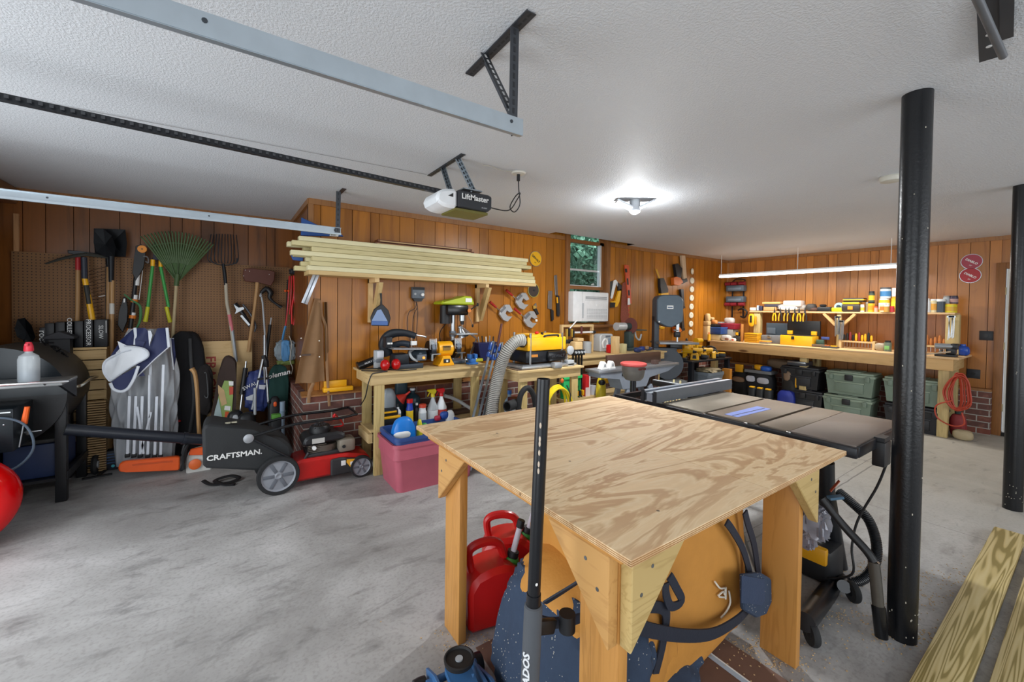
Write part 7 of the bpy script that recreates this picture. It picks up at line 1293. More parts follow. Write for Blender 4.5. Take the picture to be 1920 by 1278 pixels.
rc(1779, .07, .10, c('#e3d21c', .4), YEL, 'wide yellow tin at the right end of the shelf', band=c('#d8a82c', .4), X=7.54, caph=.012)
rc(1774, .035, .08, LGRY, c('#8f8a84', .4), 'grey jar on top of the wide yellow tin, left one', z=ZT + .113, X=7.54, nm=J, cat='jar')
rc(1787, .04, .08, c('#3c2a44', .4), c('#2c2234', .4), 'dark purple jar on top of the wide yellow tin, right one', z=ZT + .113, X=7.54, nm=J, cat='jar', band=c('#b08a84', .5))
# tool racks on the bench
def rack(px, w_, lb, kinds, h=.10):
    t = RT('tool_rack', lb, 'tool rack', px, None, 7.45); g = M(t); g.bb(-w_ / 2, w_ / 2, -.04, .04, h - .022, h, PINEN['x']); g.obj('rail', t)
    for s in (-1, 1): g = M(t); g.bb(s * w_ / 2 - .015 if s > 0 else -w_ / 2 - .015, s * w_ / 2 + .015 if s > 0 else -w_ / 2 + .015, -.05, .05, 0, h + .01, PINEN['z']); g.obj('side', t)
    for i, k in enumerate(kinds):
        x = -w_ / 2 + .035 + i * (w_ - .07) / (len(kinds) - 1); col_ = {'y': YEL, 'k': BK, 'r': c('#8a2a2c', .4), 'o': c('#c0783c', .45), 'w': c('#b98f6c', .5)}[k]
        tt = T('chisel' if k in 'ow' else 'screwdriver', ('turned wood handled chisel' if k in 'ow' else {'y': 'yellow handled', 'k': 'black handled', 'r': 'dark red handled'}[k] + ' screwdriver') + ', number %s from the left in the %s rack' % (['one', 'two', 'three', 'four', 'five', 'six', 'seven', 'eight', 'nine', 'ten'][i], 'left' if px < 1650 else 'right'), 'hand tool', t.matrix_basis @ Vector((x, 0, h)), -pi / 2, 'hand tools in the %s rack' % ('left' if px < 1650 else 'right'))
        hh = .085 + .02 * ((i * 7) % 3); g = M(tt); g.lathe([(.008, .001), (.013, .02), (.015, hh * .6), (.010, hh), (.001, hh + .004)], col_, n=10); g.obj('handle', tt); g = M(tt); g.cyl((0, -.0, -.085), (0, 0, .0), .004, STEEL, n=6); g.obj('blade', tt)
rack(1609, .38, 'wooden rack of yellow and black screwdrivers on the right bench', 'kkrkyryyky', .11); rack(1735, .42, 'wooden rack of wood handled chisels right of the steel post', 'owowwooooo', .11)
rl('plastic_bag', 'clear crumpled plastic bag of brown parts between the tool racks', 'bag', 1653, ZB + .001, 7.4, [('bag_body', (0, 0, .05), (.13, .10, .11), c('#a89a84', .35, 0, .3), 's')])
rl('green_jar', 'clear jar with a green label between the tool racks', 'jar', 1666, ZB + .001, 7.34, [('jar', (0, 0, .06), (.08, .08, .12), c('#6a7a6c', .3, 0, .2), 'c'), ('label', (0, -.042, .05), (.05, .006, .05), c('#7cb86c', .5), 'b'), ('lid', (0, 0, .13), (.06, .06, .03), BK, 'c')])
rl('magazine_stack', 'small stack of tools and manuals right of the yellow toolbox', 'manuals', 1537, ZB + .001, 7.3, [('manual', (0, 0, .02), (.17, .12, .035), c('#6a5a4a', .5, 0, .3), 'b'), ('green_box', (.0, .04, .07), (.10, .05, .07), c('#3c5a4c', .5), 'b'), ('blue_flap', (.06, .05, .13), (.10, .03, .04), c('#3a4c8a', .5), 'b')])
rl('saw_blade_set', 'flat yellow and grey tool set lying on the bench near the left rack', 'tool set', 1558, ZB + .001, 7.22, [('tray', (0, 0, .012), (.19, .11, .022), c('#4a4a48', .5), 'b'), ('yellow_piece', (.05, -.02, .03), (.07, .05, .015), YEL, 'b'), ('orange_piece', (-.04, .01, .03), (.06, .04, .014), c('#d8702c', .5), 'b')])
t = RT('bench_vise', 'grey and black steel vise with a long bar on the right bench corner', 'vise', 1778, ZB, 7.14); g = M(t); g.bb(-.10, .08, -.07, .09, 0, .03, BKM, b=.006); g.bb(-.01, .07, -.05, .07, .03, .11, BKM, b=.012); g.obj('base', t); g = M(t); g.cyl((-.10, -.06, .125), (.04, -.02, .125), .033, c('#9a9ea2', .35, .6), n=16); g.bb(.03, .09, -.05, .06, .09, .16, BKM, b=.01); g.obj('jaw', t); g = M(t); g.cyl((-.04, -.05, .075), (-.04, -.13, .06), .014, STEEL, n=10); g.cyl((.05, -.15, .07), (-.28, -.20, -.01), .007, c('#c9b9a4', .3, .5), n=8); g.obj('handle_bar', t)
rl('blue_jar', 'small deep blue glass jar on the bench corner behind the vise', 'jar', 1807, ZB + .001, 7.5, [('jar', (0, 0, .06), (.12, .10, .12), c('#1f4aa8', .25), 's'), ('neck', (0, 0, .125), (.05, .05, .03), c('#2a5ac0', .3), 'c')])
# under the bench: big latch totes
def tote(px, X, z, w_, d_, h_, mt, lidm, lb):
    t = RT('latch_tote', lb, 'storage tote', px, z, X, 'rugged latching totes under the bench'); g = M(t)
    o = []
    for zz, k in ((0, .86), (h_ * .55, .93), (h_ * .78, .96)): o.append([Vector((sx * w_ / 2 * k, sy * d_ / 2 * k, zz)) for sx, sy in ((-1, -1), (1, -1), (1, 1), (-1, 1))])
    g.ring_sweep(o, mt); g.bb(-w_ * .28, w_ * .28, -d_ / 2 * .985, -d_ / 2 * .90, h_ * .12, h_ * .5, mt, b=.006); g.bb(-w_ * .30, w_ * .30, -d_ / 2 * .995, -d_ / 2 * .92, h_ * .5, h_ * .56, lidm, b=.004); g.obj('tote_body', t)
    g = M(t); g.bb(-w_ / 2, w_ / 2, -d_ / 2, d_ / 2, h_ * .78, h_ * .88, lidm, b=.008); g.bb(-w_ / 2 * .95, w_ / 2 * .95, -d_ / 2 * .94, d_ / 2 * .94, h_ * .88, h_ * .97, lidm, b=.01); g.bb(-w_ * .2, w_ * .2, -d_ * .36, d_ * .36, h_ * .965, h_, lidm, b=.004); g.obj('lid', t)
    for x in (-.36, .36): g = M(t); g.bb(w_ * x - .025, w_ * x + .025, -d_ / 2 - .02, -d_ / 2 + .01, h_ * .62, h_ * .84, mt, b=.006); g.obj('latch', t)
    g = M(t); g.bb(-.045, .045, -d_ / 2 - .02, -d_ / 2 + .0, h_ * .62, h_ * .86, BK, b=.006); g.obj('centre_latch', t)
SG, SGL, TB = c('#6f7f70', .5, 0, .1), c('#859482', .5, 0, .1), c('#191a1e', .5)
for (px, z, m1, m2, lb) in ((1510, .34, TB, c('#26272b', .5), 'black latching tote, upper one left of the green totes'), (1517, 0, TB, c('#202125', .5), 'black latching tote on the floor under the other black one'), (1603, .34, SG, SGL, 'grey green latching tote, upper one of the left green pair'), (1599, 0, SG, SGL, 'grey green latching tote on the floor, under the upper left green one'), (1720, .34, SG, SGL, 'grey green latching tote, upper one behind the steel post'), (1722, 0, TB, c('#1c1d22', .5), 'black latching tote on the floor under the right green one')):
    tote(px, 7.24, z, .56 if px > 1550 else .52, .36, .33, m1, m2, lb)
rl('tool_tote_bag', 'black tool bag full of blue yellow and white bits under the bench', 'tool bag', 1430, 0, 7.25, [('bag_body', (0, 0, .28), (.44, .28, .52), c('#15161c', .7, 0, .3), 's'), ('tray_rim', (0, -.03, .50), (.42, .22, .05), GRY, 'b'), ('blue_tool', (.10, -.06, .56), (.16, .12, .09), c('#1f5ab8', .4), 's'), ('yellow_tool', (-.02, -.05, .57), (.13, .10, .09), YELD, 's'), ('white_print', (-.10, -.15, .38), (.14, .03, .10), c('#b8bcc8', .5, 0, .3), 's'), ('white_print', (.09, -.15, .37), (.18, .03, .10), c('#b8bcc8', .5, 0, .3), 's')])
rl('canvas_bag', 'tan canvas bag lying on the dark bags under the bench', 'bag', 1466, .56, 7.42, [('bag_body', (0, 0, .08), (.40, .22, .16), c('#6f5c48', .7), 's')])
rl('dark_backpack', 'dark tool backpack with yellow trim before the black totes', 'backpack', 1487, 0, 7.18, [('pack_body', (0, 0, .30), (.24, .24, .58), c('#1c1a18', .7, 0, .3), 's'), ('tan_flap', (-.02, -.08, .50), (.11, .10, .16), c('#7a6450', .7), 's'), ('yellow_trim', (.10, -.1, .42), (.02, .05, .16), YELD, 's')])
rl('blue_bag', 'deep blue bag on the floor under the bench', 'bag', 1478, 0, 7.04, [('bag_body', (0, 0, .14), (.24, .14, .30), c('#1c2c86', .5), 's')])
rl('small_parts_case', 'row of three black drawers with yellow corners, low under the bench', 'case', 1430, 0, 7.0, [('drawer_case', (-.12, 0, .13), (.10, .12, .26), c('#26292c', .5), 'b'), ('drawer_case', (0, 0, .13), (.10, .12, .26), c('#26292c', .5), 'b'), ('drawer_case', (.12, 0, .13), (.10, .12, .26), c('#26292c', .5), 'b'), ('yellow_corner', (-.12, -.03, .27), (.07, .06, .02), YEL, 'b'), ('yellow_corner', (0, -.03, .27), (.07, .06, .02), YEL, 'b'), ('yellow_corner', (.12, -.03, .27), (.07, .06, .02), YEL, 'b')])
rl('yellow_level_box', 'yellow diamond shaped sign like box in the dark under the bench left part', 'box', 1395, 0, 7.3, [('dark_pile', (0, 0, .25), (.30, .24, .5), c('#171618', .8), 's'), ('yellow_face', (0, -.12, .52), (.13, .03, .13), YELD, 'b'), ('tan_shoe', (.0, -.14, .33), (.20, .08, .09), c('#7c6048', .6), 's')])
rl('silver_case', 'thin silver edged case lying on top of the upper black tote', 'case', 1502, .672, 7.2, [('case', (0, 0, .035), (.26, .26, .07), c('#3a3c42', .4), 'b'), ('silver_edge', (0, -.13, .05), (.24, .01, .02), STEEL, 'b')])
t = T('extension_cord', 'orange red extension cord looped over the front right bench leg', 'cord', (6.98, 1.06, .5)); OC = c('#a83a22', .5); rr = random.Random(6); zt, zb = W(1790, 680, X=6.98).z, W(1790, 745, X=6.98).z; yc = W(1800, 710, X=6.98).y
for k in range(9):
    g = M(); w_ = .03 + k * .008; d_ = rr.uniform(-.02, .02); g.tube([(7.0 - .004 * k, yc + d_ + cos(a) * w_ * (1.0 if sin(a) > 0 else 1.3), (zt + zb) / 2 + .0 + sin(a) * ((zt - zb) / 2 + rr.uniform(-.03, .03)) ) for a in [i * 2 * pi / 10 for i in range(10)]], .008, OC, n=6, k=4, closed=True); g.obj('cord_loop', t)
g = M(); g.tube([(6.96, yc + .04, zb + .10), (6.95, yc + .17, zb + .02), (6.95, yc + .16, zb - .12), (6.95, yc + .04, zb - .19), (6.94, yc - .06, zb - .15), (6.94, yc - .04, zb - .02)], .008, OC, n=6); g.obj('hanging_loop', t)
rl('gas_tote_bag', 'dark red cloth bag standing at the foot of the bench corner', 'bag', 1802, 0, 7.25, [('bag_body', (0, 0, .14), (.15, .12, .28), c('#7a1c1e', .6), 's'), ('dark_handle', (0, 0, .30), (.06, .05, .10), c('#20302c', .6), 's')])
rl('cream_sack', 'cream coloured sack on the floor at the bench corner', 'sack', 1812, 0, 7.12, [('sack', (0, 0, .06), (.17, .12, .12), c('#a89878', .7), 's')])
rl('yellow_wedge', 'small yellow pouch on the floor behind the front right bench leg', 'pouch', 1771, 0, 7.2, [('pouch', (0, 0, .05), (.12, .12, .10), c('#a88a1c', .6), 's')])
for i, (px, py) in enumerate(((1819, 468), (1817, 494))): sawblade(px, py, XR - .004, None, .098, c('#a8242c', .45) if i else c('#a03848', .45), False, ('upper' if i == 0 else 'lower') + ' red round saw blade with white print on the right wall', 'DIABLO', WHT)
# ============================================================ PLYWOOD WORK TABLE
def mat_ply():
    t = NT('plywood_face'); n = t.noise(3.2, 5, (.3, 1.3, 1), .55, 1.1); wv = t.math('SINE', t.math('MULTIPLY', n.outputs[0], 44)); f = t.math('MULTIPLY_ADD', wv, .5); t.t.nodes[-1].inputs[2].default_value = .5
    r = t.ramp(f, [(.05, '#bd8f60'), (.35, '#d8b385'), (.65, '#e6c89e'), (1, '#dfbb8d')]); big = t.noise(1.7, 3, (.5, 1, 1))
    cc = t.mix(t.ramp(big.outputs[0], [(.35, (0, 0, 0, 1)), (.7, (.75, .75, .75, 1))]).outputs[0], r.outputs[0], lin('#e8cca4'))
    fi = t.noise(40, 3, (.06, 1, 1)); cc = t.mix(.18, cc, fi.outputs[0], 'MULTIPLY')
    st = t.noise(5, 5, (1, 1, 1), .75); cc = t.mix(t.ramp(st.outputs[0], [(.64, (0, 0, 0, 1)), (.72, (.4, .4, .4, 1))]).outputs[0], cc, lin('#80603f'))
    sp = t.n('TexVoronoi'); t.set(sp.inputs['Vector'], t.mapg((1, 1, 1))); sp.inputs['Scale'].default_value = 9; ms = t.noise(3.3, 2)
    k = t.math('MULTIPLY', t.math('LESS_THAN', sp.outputs['Distance'], .045), t.math('GREATER_THAN', ms.outputs[0], .55)); cc = t.mix(t.math('MULTIPLY', k, .8), cc, lin('#3c2a1c'))
    t.col(cc); t.rough(.7); t.bump(fi.outputs[0], .08, .002); return t.m
TX0, TX1, TY0, TY1, TZ = .75, 2.09, .60, 1.875, .90
t = T('work_table', 'square plywood topped work table on four braced lumber legs in the foreground', 'table', (1.42, 1.24, 0)); sm = W(1180, 820, Z=TZ).x
g = M(); g.bb(TX0, sm - .0008, TY0, TY1, TZ - .018, TZ, mat_ply(), b=.0012); g.bb(sm + .0008, TX1, TY0, TY1, TZ - .018, TZ, mat_ply(), b=.0012)
PE = c('#a57a48', .7); 
for k in range(3): g.bb(TX0 - .0006, TX1 + .0006, TY0 - .0006, TY0 + .01, TZ - .0155 + k * .005, TZ - .0135 + k * .005, PE)
for k in range(3): g.bb(TX0 - .0006, TX0 + .01, TY0, TY1, TZ - .0155 + k * .005, TZ - .0135 + k * .005, PE)
g.obj('tabletop', t)
for nm_, b6, ax in (('apron', (.79, .828, .66, 1.83, .844, .881), 'y'), ('apron', (1.962, 2.0, .66, 1.83, .844, .881), 'y'), ('apron', (.83, 1.96, .66, .698, .844, .881), 'x'), ('apron', (.83, 1.96, 1.79, 1.83, .844, .881), 'x')): g = M(); g.bb(*b6, AMB[ax], b=.002); g.obj(nm_, t)
SC = c('#8f9498', .3, .9)
for (x, y) in ((.83, .70), (.83, 1.575), (1.922, .70), (1.922, 1.575)): g = M(); g.bb(x, x + .038, y, y + .14, 0, .881, AMB['z'], b=.003); g.obj('leg', t)
BR = {'y': wood('#c9995a', '#a3713a', 'y', 1, .5), 'x': wood('#c9ae74', '#977a40', 'x', 1, .55)}
for (pl, po, a0, a1, ax) in (('yz', [(.702, .60), (.945, .843), (.702, .843)], .791, .829, 'y'), ('yz', [(1.713, .60), (1.47, .843), (1.713, .843)], .791, .829, 'y'), ('xz', [(.832, .60), (1.075, .843), (.832, .843)], .661, .699, 'x'), ('xz', [(2.0, .60), (1.757, .843), (2.0, .843)], .661, .699, 'x')):
    g = M(); g.prism(po, pl, a0, a1, BR[ax], b=.003)
    for k in (.25, .55): 
        u = po[0][0] * (1 - k * .6) + (po[1][0]) * k * .6; z = .69 + k * .2
        if pl == 'yz': g.cyl((a0 - .001, u, z), (a0 + .004, u, z), .0055, SC, n=10)
        else: g.cyl((u, a0 - .001, z), (u, a0 + .004, z), .0055, SC, n=10)
    g.obj('corner_brace', t)
# ---------------------------------------------------------------- duffel bag
t = T('duffel_bag', 'large tan canvas duffel bag with navy ends and straps stuffed under the plywood table', 'bag', (1.4, 1.15, 0)); DO, _dn, DS = c('#c08436', .75, 0, .1, .3), c('#26344a', .8, 0, .12, .45), c('#1c2230', .7, 0, .1, .3)
def mat_dusty():
    t = NT('dusty_canvas'); v = t.n('TexVoronoi'); t.set(v.inputs['Vector'], t.mapg()); v.inputs['Scale'].default_value = 75; ms = t.noise(5, 3)
    k = t.math('MULTIPLY', t.math('LESS_THAN', v.outputs['Distance'], .16), t.math('GREATER_THAN', ms.outputs[0], .48)); f = t.noise(200, 2)
    base = t.mix(t.noise(7, 4, rough=.7).outputs[0], lin('#1f2c40'), lin('#33445c')); t.col(t.mix(t.math('MULTIPLY', k, .85), base, lin('#b9b4a8'))); t.rough(.85); t.bump(f.outputs[0], .4, .002); return t.m
DN = mat_dusty()
g = M(); g.blob((1.50, 1.13, .42), (.90, .52, .80), DO, p=.34, nz=.016, fr=2.6, n=40, seed=3, rot=(0, R(-4), 0)); g.blob((1.16, 1.10, .28), (.44, .50, .52), DO, p=.45, nz=.02, fr=2.6, n=30, seed=6, rot=(0, R(-14), 0)); g.obj('bag_body', t, label='tan orange canvas body')
g = M(); g.blob((1.02, 1.10, .22), (.32, .58, .52), DN, p=.55, nz=.02, fr=3.2, n=36, seed=9, rot=(0, R(14), 0)); g.obj('end_panel', t, label='navy blue end'); g = M(); g.blob((1.22, 1.13, .075), (.72, .61, .15), DN, p=.5, nz=.015, fr=3, n=36, seed=5); g.obj('bottom_panel', t, label='navy blue base')
def strap(pts, w_, nm='strap', Y=.80, m=DS, lb=None, fl=.14):
    g = M(); P_ = [W(p[0], p[1], Y=p[2] if len(p) > 2 else Y) for p in pts]; P2 = smooth_path(P_, 6); rings = []
    for i, p in enumerate(P2):
        d = (P2[min(i + 1, len(P2) - 1)] - P2[max(0, i - 1)]).normalized(); s_ = d.cross(Vector((0, 1, .1))).normalized(); n_ = s_.cross(d); rings.append([p + s_ * w_ / 2 + n_ * .003, p - s_ * w_ / 2 + n_ * .003, p - s_ * w_ / 2 - n_ * .003, p + s_ * w_ / 2 - n_ * .003])
    g.ring_sweep(rings, m); return g.obj(nm, t, label=lb)
strap([(1205, 1160), (1225, 1172), (1290, 1182), (1350, 1178), (1395, 1152), (1420, 1125)], .045, 'shoulder_strap', .81, fl=.1)
strap([(1230, 1130), (1262, 1138), (1258, 1200), (1246, 1255)], .038, 'vertical_strap', .835); strap([(1262, 1085), (1262, 1105), (1272, 1128), (1292, 1118), (1280, 1092), (1268, 1072)], .03, 'strap_loop', .82)
strap([(1420, 1070), (1405, 1020), (1385, 985), (1372, 968)], .03, 'shoulder_strap', .83); strap([(1435, 1070), (1425, 1010), (1412, 970), (1406, 948)], .032, 'shoulder_strap', .83); strap([(1035, 1128, 1.05), (1070, 1105, 1.0), (1100, 1085, .95)], .02, 'strap_loop')
strap([(1000, 1150, .98), (1040, 1165, .93), (1085, 1160, .90), (1112, 1150, .88)], .034, 'buckle_strap')
g = M(); g.tr([(1397, 1062), (1432, 1058), (1450, 1068), (1452, 1110), (1442, 1135), (1425, 1142), (1400, 1128)], DN, Y=.805, t=.02, b=.006); g.tr([(1402, 1066), (1444, 1072), (1446, 1112), (1440, 1122), (1402, 1118)], c('#2b3a54', .8, 0, .1, .4), Y=.784, t=.004, b=.001); g.obj('shoulder_pad', t, label='padded navy shoulder rest')
g = M(); a = W(1078, 1162, Y=.88); g.cyl(a + Vector((0, 0, -.025)), a + Vector((0, 0, .025)), .024, BK, n=16); b_ = W(1038, 1172, Y=.90); g.box(b_, (.07, .02, .04), BK, r=(0, R(20), 0), b=.006); g.obj('buckle', t)
g = M(); LW = c('#e4dfd2', .7); 
for pts in ([(1353, 1080), (1363, 1092), (1373, 1092), (1371, 1104)], [(1360, 1106), (1370, 1098), (1373, 1108), (1362, 1108)], [(1380, 1097), (1383, 1118), (1376, 1135), (1366, 1147)], [(1374, 1090), (1374, 1112)]): g.tube([W(a, b, Y=.852) for a, b in pts], .0035, LW, n=6, k=4)
g.obj('white_logo', t)
# ---------------------------------------------------------------- fuel cans
def gas(loc, rz, lb, rot=None):
    t = T('fuel_can', lb, 'fuel can', loc, rz, None, rot); t.scale = (1.1, 1.1, 1.15); GR = c('#c41d1c', .3, 0, .15)
    g = M(t); g.prism([(-.12, 0), (.12, 0), (.125, .17), (.09, .22), (.02, .24), (-.06, .24), (-.125, .19)], 'xz', -.085, .085, GR, b=.02); g.obj('can_body', t)
    g = M(t); g.tube([(.09, 0, .21), (.10, 0, .29), (.04, 0, .315), (-.03, 0, .30), (-.06, 0, .235)], .018, GR, n=10); g.obj('handle', t)
    g = M(t); g.lathe([(.034, .0), (.036, .02), (.03, .03), (.001, .03)], c('#3c8a3c', .4), (-.09, 0, .20), (-.3, 0, 1), 18); g.cyl((-.097, 0, .22), (-.105, 0, .25), .026, BK, n=16); g.obj('cap', t, label='green and black collar')
    g = M(t); g.cyl((-.105, 0, .25), (-.135, 0, .35), .013, c('#d5d2dc', .4), n=12); g.cyl((-.133, 0, .345), (-.142, 0, .375), .017, BK, n=12); g.obj('spout', t, label='white spout with black tip'); return t
p = W(925, 1190, Z=0); gas((1.04, 1.65, 0), R(168), 'red fuel can with upright white spout beside the left table leg')
p = W(962, 985, Z=.30); gas((p.x, p.y, 0), R(150), 'red fuel can behind the duffel bag, the middle one of three'); p = W(1036, 975, Z=.32); gas((p.x + .05, p.y + .02, 0), R(30), 'red fuel can farthest back, mostly hidden by the table apron')
# ---------------------------------------------------------------- floor jack
t = T('floor_jack', 'blue floor jack with an upright black handle and grey foam grip', 'floor jack', (.688, 1.10, 0), R(-4.6)); JB = c('#3c6796', .4, .1, .15)
g = M(t); 
for s in (-1, 1): g.prism([(-.26, .03), (.36, .03), (.37, .07), (.28, .11), (-.20, .13), (-.28, .09)], 'yz', s * .075 - .006, s * .075 + .006, JB, b=.002)
g.bb(-.075, .075, -.26, -.05, .05, .12, JB, b=.01); g.cyl((-.10, .30, .07), (.10, .30, .07), .014, JB, n=12); g.obj('frame', t)
g = M(t); g.prism([(-.06, .08), (.20, .12), (.27, .15), (.27, .11), (-.02, .05)], 'yz', -.045, .045, JB, b=.008); g.obj('lift_arm', t)
g = M(t); g.lathe([(.001, 0), (.03, 0), (.035, .012), (.054, .02), (.056, .034), (.05, .036), (.047, .028), (.001, .027)], c('#1b1a1a', .6, 0, .3), (0, .235, .145), n=32); g.lathe([(.001, 0), (.014, 0), (.014, .005), (.001, .005)], LGRY, (0, .235, .172), n=16); g.obj('saddle', t, label='round black saddle')
for s in (-1, 1): g = M(t); g.lathe([(.018, -.022), (.034, -.022), (.036, 0), (.034, .022), (.018, .022)], BKM, (s * .115, .33, .037), (1, 0, 0), 26, cap=False); g.cyl((s * .115 - .02, .33, .037), (s * .115 + .02, .33, .037), .019, BK, n=16); g.obj('front_wheel', t)
for s in (-1, 1): g = M(t); g.cyl((s * .09 - .012, -.22, .028), (s * .09 + .012, -.22, .028), .027, BKM, n=20); g.obj('rear_caster', t)
g = M(t); g.prism([(.10, .03), (.36, .03), (.36, .05), (.16, .12), (.10, .12)], 'yz', .09, .10, JB); g.obj('side_guard', t); g = M(t); g.prism([(.10, .03), (.36, .03), (.36, .05), (.16, .12), (.10, .12)], 'yz', -.10, -.09, JB); g.obj('side_guard', t)
tp = W(1022, 708, X=.68); hb = Vector((.655, .86, .10)); d_ = (tp - hb)
g = M(); g.cyl(hb, hb + d_ * .12, .026, JB, n=18); g.obj('handle_socket', t)
PT = c('#16171b', .3, .2, .35, 0, sc_=40); g = M(); g.pipe(hb + d_ * .5, tp, .0172, .0145, PT, 28); g.cyl(hb + d_ * .10, hb + d_ * .52, .0190, PT, n=28)
for k in (.80, .815, .84, .86, .87, .9): q = hb + d_ * k; g.sph(q + Vector((-.0125, -.0115, 0)), (.0028, .0028, .008), c('#c9b7a4', .7), n=8)
q = hb + d_ * .55; g.sph(q + Vector((-.007, -.018, 0)), (.004, .002, .004), WHT, n=8); g.obj('handle_tube', t, label='scuffed black steel tube')
z2 = W(1010, 1133, X=.66).z; k1 = (z2 - hb.z) / d_.z; a, b = hb + d_ * (k1 - .42), hb + d_ * k1
g = M(); g.lathe([(.0195, 0), (.0240, .004), (.0245, .02), (.0245, (b - a).length - .012), (.0235, (b - a).length - .003), (.0195, (b - a).length)], c('#4a4d52', .8, bs=.2), a, (b - a), 28, cap=False)
mx = W(990, 1210, X=.645); tmp = a.lerp(b, .60)
vd = Vector((-.88, -.48, 0)).normalized(); an = math.atan2(vd.x, -vd.y)
g.text('GRAVADOS', tmp + vd * .0246, .025, c('#d8dadc', .5), r=(pi / 2, R(-90), an), ext=.0008, off=.0008, sx=1.25, shear=.15)
g.obj('foam_grip', t, label='grey foam grip')
# ---------------------------------------------------------------- hardboard sheet, tape, sawdust, lumber
t = T('floor_sheet', 'dusty brown hardboard sheet on the concrete under the bag and table', 'board', (1.33, .8, 0)); g = M(); g.bb(.885, 1.83, -.1, 1.52, 0, .006, c('#6b4f42', .75, 0, .3, .1, sc_=7)); g.obj('sheet', t)
g = M(); a, b = W(1340, 1213, Z=.007), W(1452, 1292, Z=.007); g.bar(a, b, .026, .002, c('#a9b8c8', .5)); g.bar(a + Vector((.012, .0, .001)), b + Vector((.012, 0, .001)), .006, .002, WHT); g.obj('tape_strip', t, label='pale blue and white tape strip')
rr = random.Random(17); g = M(); SD = c('#c9ab80', .9, 0, .2); cs = [(1425, 1195), (1460, 1215), (1500, 1235), (1640, 1050), (1735, 1170), (1690, 1180), (1760, 1100), (1600, 1140), (900, 1200), (1780, 1060), (1630, 1060)]
for i in range(900):
    q = rr.choice(cs); sp_ = 30 if i % 3 else 90; p = W(q[0] + rr.gauss(0, sp_), q[1] + rr.gauss(0, sp_ * .35), Z=.001)
    if p.x < .5 or p.x > 4.4: continue
    g.box((p.x, p.y, .008 if .885 < p.x < 1.83 and p.y < 1.52 else .0015), (rr.uniform(.002, .008), rr.uniform(.002, .005), .002), SD, r=(0, 0, rr.uniform(0, 3)))
g.obj('sawdust', kind='stuff', label='pale sawdust and wood chips scattered on the floor', category='sawdust')
def mat_lum():
    t = NT('pressure_treated_board'); n = t.noise(5, 3, (.05, 1.6, 1), .5, .5); wv = t.math('SINE', t.math('MULTIPLY', n.outputs[0], 150)); f = t.math('MULTIPLY_ADD', wv, .5); t.t.nodes[-1].inputs[2].default_value = .5
    t.col(t.ramp(f, [(.1, '#8d7c46'), (.4, '#bda871'), (1, '#c8b684')]).outputs[0]); t.rough(.6); return t.m
LM = mat_lum()
for (y0, y1, xe, lb) in ((.275, .412, 4.28, 'long pressure treated board on the floor at lower right, nearer the steel post'), (.085, .235, 4.1, 'long pressure treated board on the floor in the lower right corner of the view')):
    g = M(); g.bb(1.55, xe, y0, y1, .001, .039, LM, b=.005); one(g, 'floor_board', lb, 'lumber', 'boards lying on the floor at right')
# ---------------------------------------------------------------- TABLE SAW
ZS_ = .86; SA, SB, SY0 = 2.36, 3.13, .645; t = T('table_saw', 'cabinet style table saw with a long aluminium fence behind the plywood table', 'table saw', (2.75, 1.2, 0)); TG = c('#7f7264', .4, .4, .12, sc_=6); TGD = c('#6d625b', .42, .3, .1); IR = c('#8b8274', .38, .4, .12)
ys = [W(1483, 795, Z=ZS_).y, W(1420, 783.5, Z=ZS_).y, W(1323, 764.6, Z=ZS_).y]
g = M(); g.bb(SA + .01, SB - .01, SY0, ys[0] - .001, ZS_ - .03, ZS_, TGD, b=.002); g.obj('extension_wing', t, label='brown grey extension wing')
g = M(); g.bb(SA + .01, SB - .01, ys[0] + .001, ys[1] - .011, ZS_ - .03, ZS_, TG, b=.001); g.bb(SA + .01, SB - .01, ys[1] + .011, ys[2] - .010, ZS_ - .03, ZS_, TG, b=.001); g.bb(SA + .01, SB - .01, ys[2] + .010, 1.66, ZS_ - .03, ZS_, IR, b=.001); g.bb(SA + .02, SB - .02, ys[0], 1.66, ZS_ - .045, ZS_ - .012, BKM); g.obj('cast_top', t)
g = M(); q = [W(x, y, Z=ZS_) for x, y in ((1363, 766), (1388, 771), (1450, 754), (1424, 749.5))]; g.prism([(p.x, p.y) for p in q], 'xy', ZS_ - .002, ZS_ + .0012, c('#7f92d8', .5)); a, b = W(1378, 768.5, Z=ZS_), W(1438, 753, Z=ZS_); g.bar(a + Vector((0, 0, .0012)), b + Vector((0, 0, .0012)), .006, .0012, BK); g.obj('throat_plate', t, label='blue throat plate with a dark slot')
g = M(); g.bb(SA - .02, SA + .01, SY0 - .01, 2.05, ZS_ - .055, ZS_ - .008, BKM, b=.003); g.bb(SA - .05, SA - .02, .85, 2.05, ZS_ - .065, ZS_ - .05, BKM); 
for x, y in ((SA - .01, ys[2]), (SA - .01, ys[1] + .05), (SA - .0, ys[0])): g.cyl((x, y, ZS_ - .008), (x, y, ZS_ - .003), .010, STEEL, n=10)
g.obj('front_rail', t); g = M(); g.bb(SB - .01, SB + .03, SY0 - .01, 2.3, ZS_ - .055, ZS_ - .008, BKM, b=.003); g.bb(SB - .005, SB + .02, 1.66, 2.3, ZS_ - .01, ZS_ - .004, LGRY); g.obj('rear_rail', t)
g = M(); g.bb(SA - .0, SB - .01, 2.02, 2.05, ZS_ - .045, ZS_ - .01, BKM); g.obj('cross_rail', t); g = M(); g.bb(SA + .01, SB - .01, SY0 - .012, SY0 + .01, ZS_ - .055, ZS_ - .006, BKM, b=.002); g.obj('cross_rail', t)
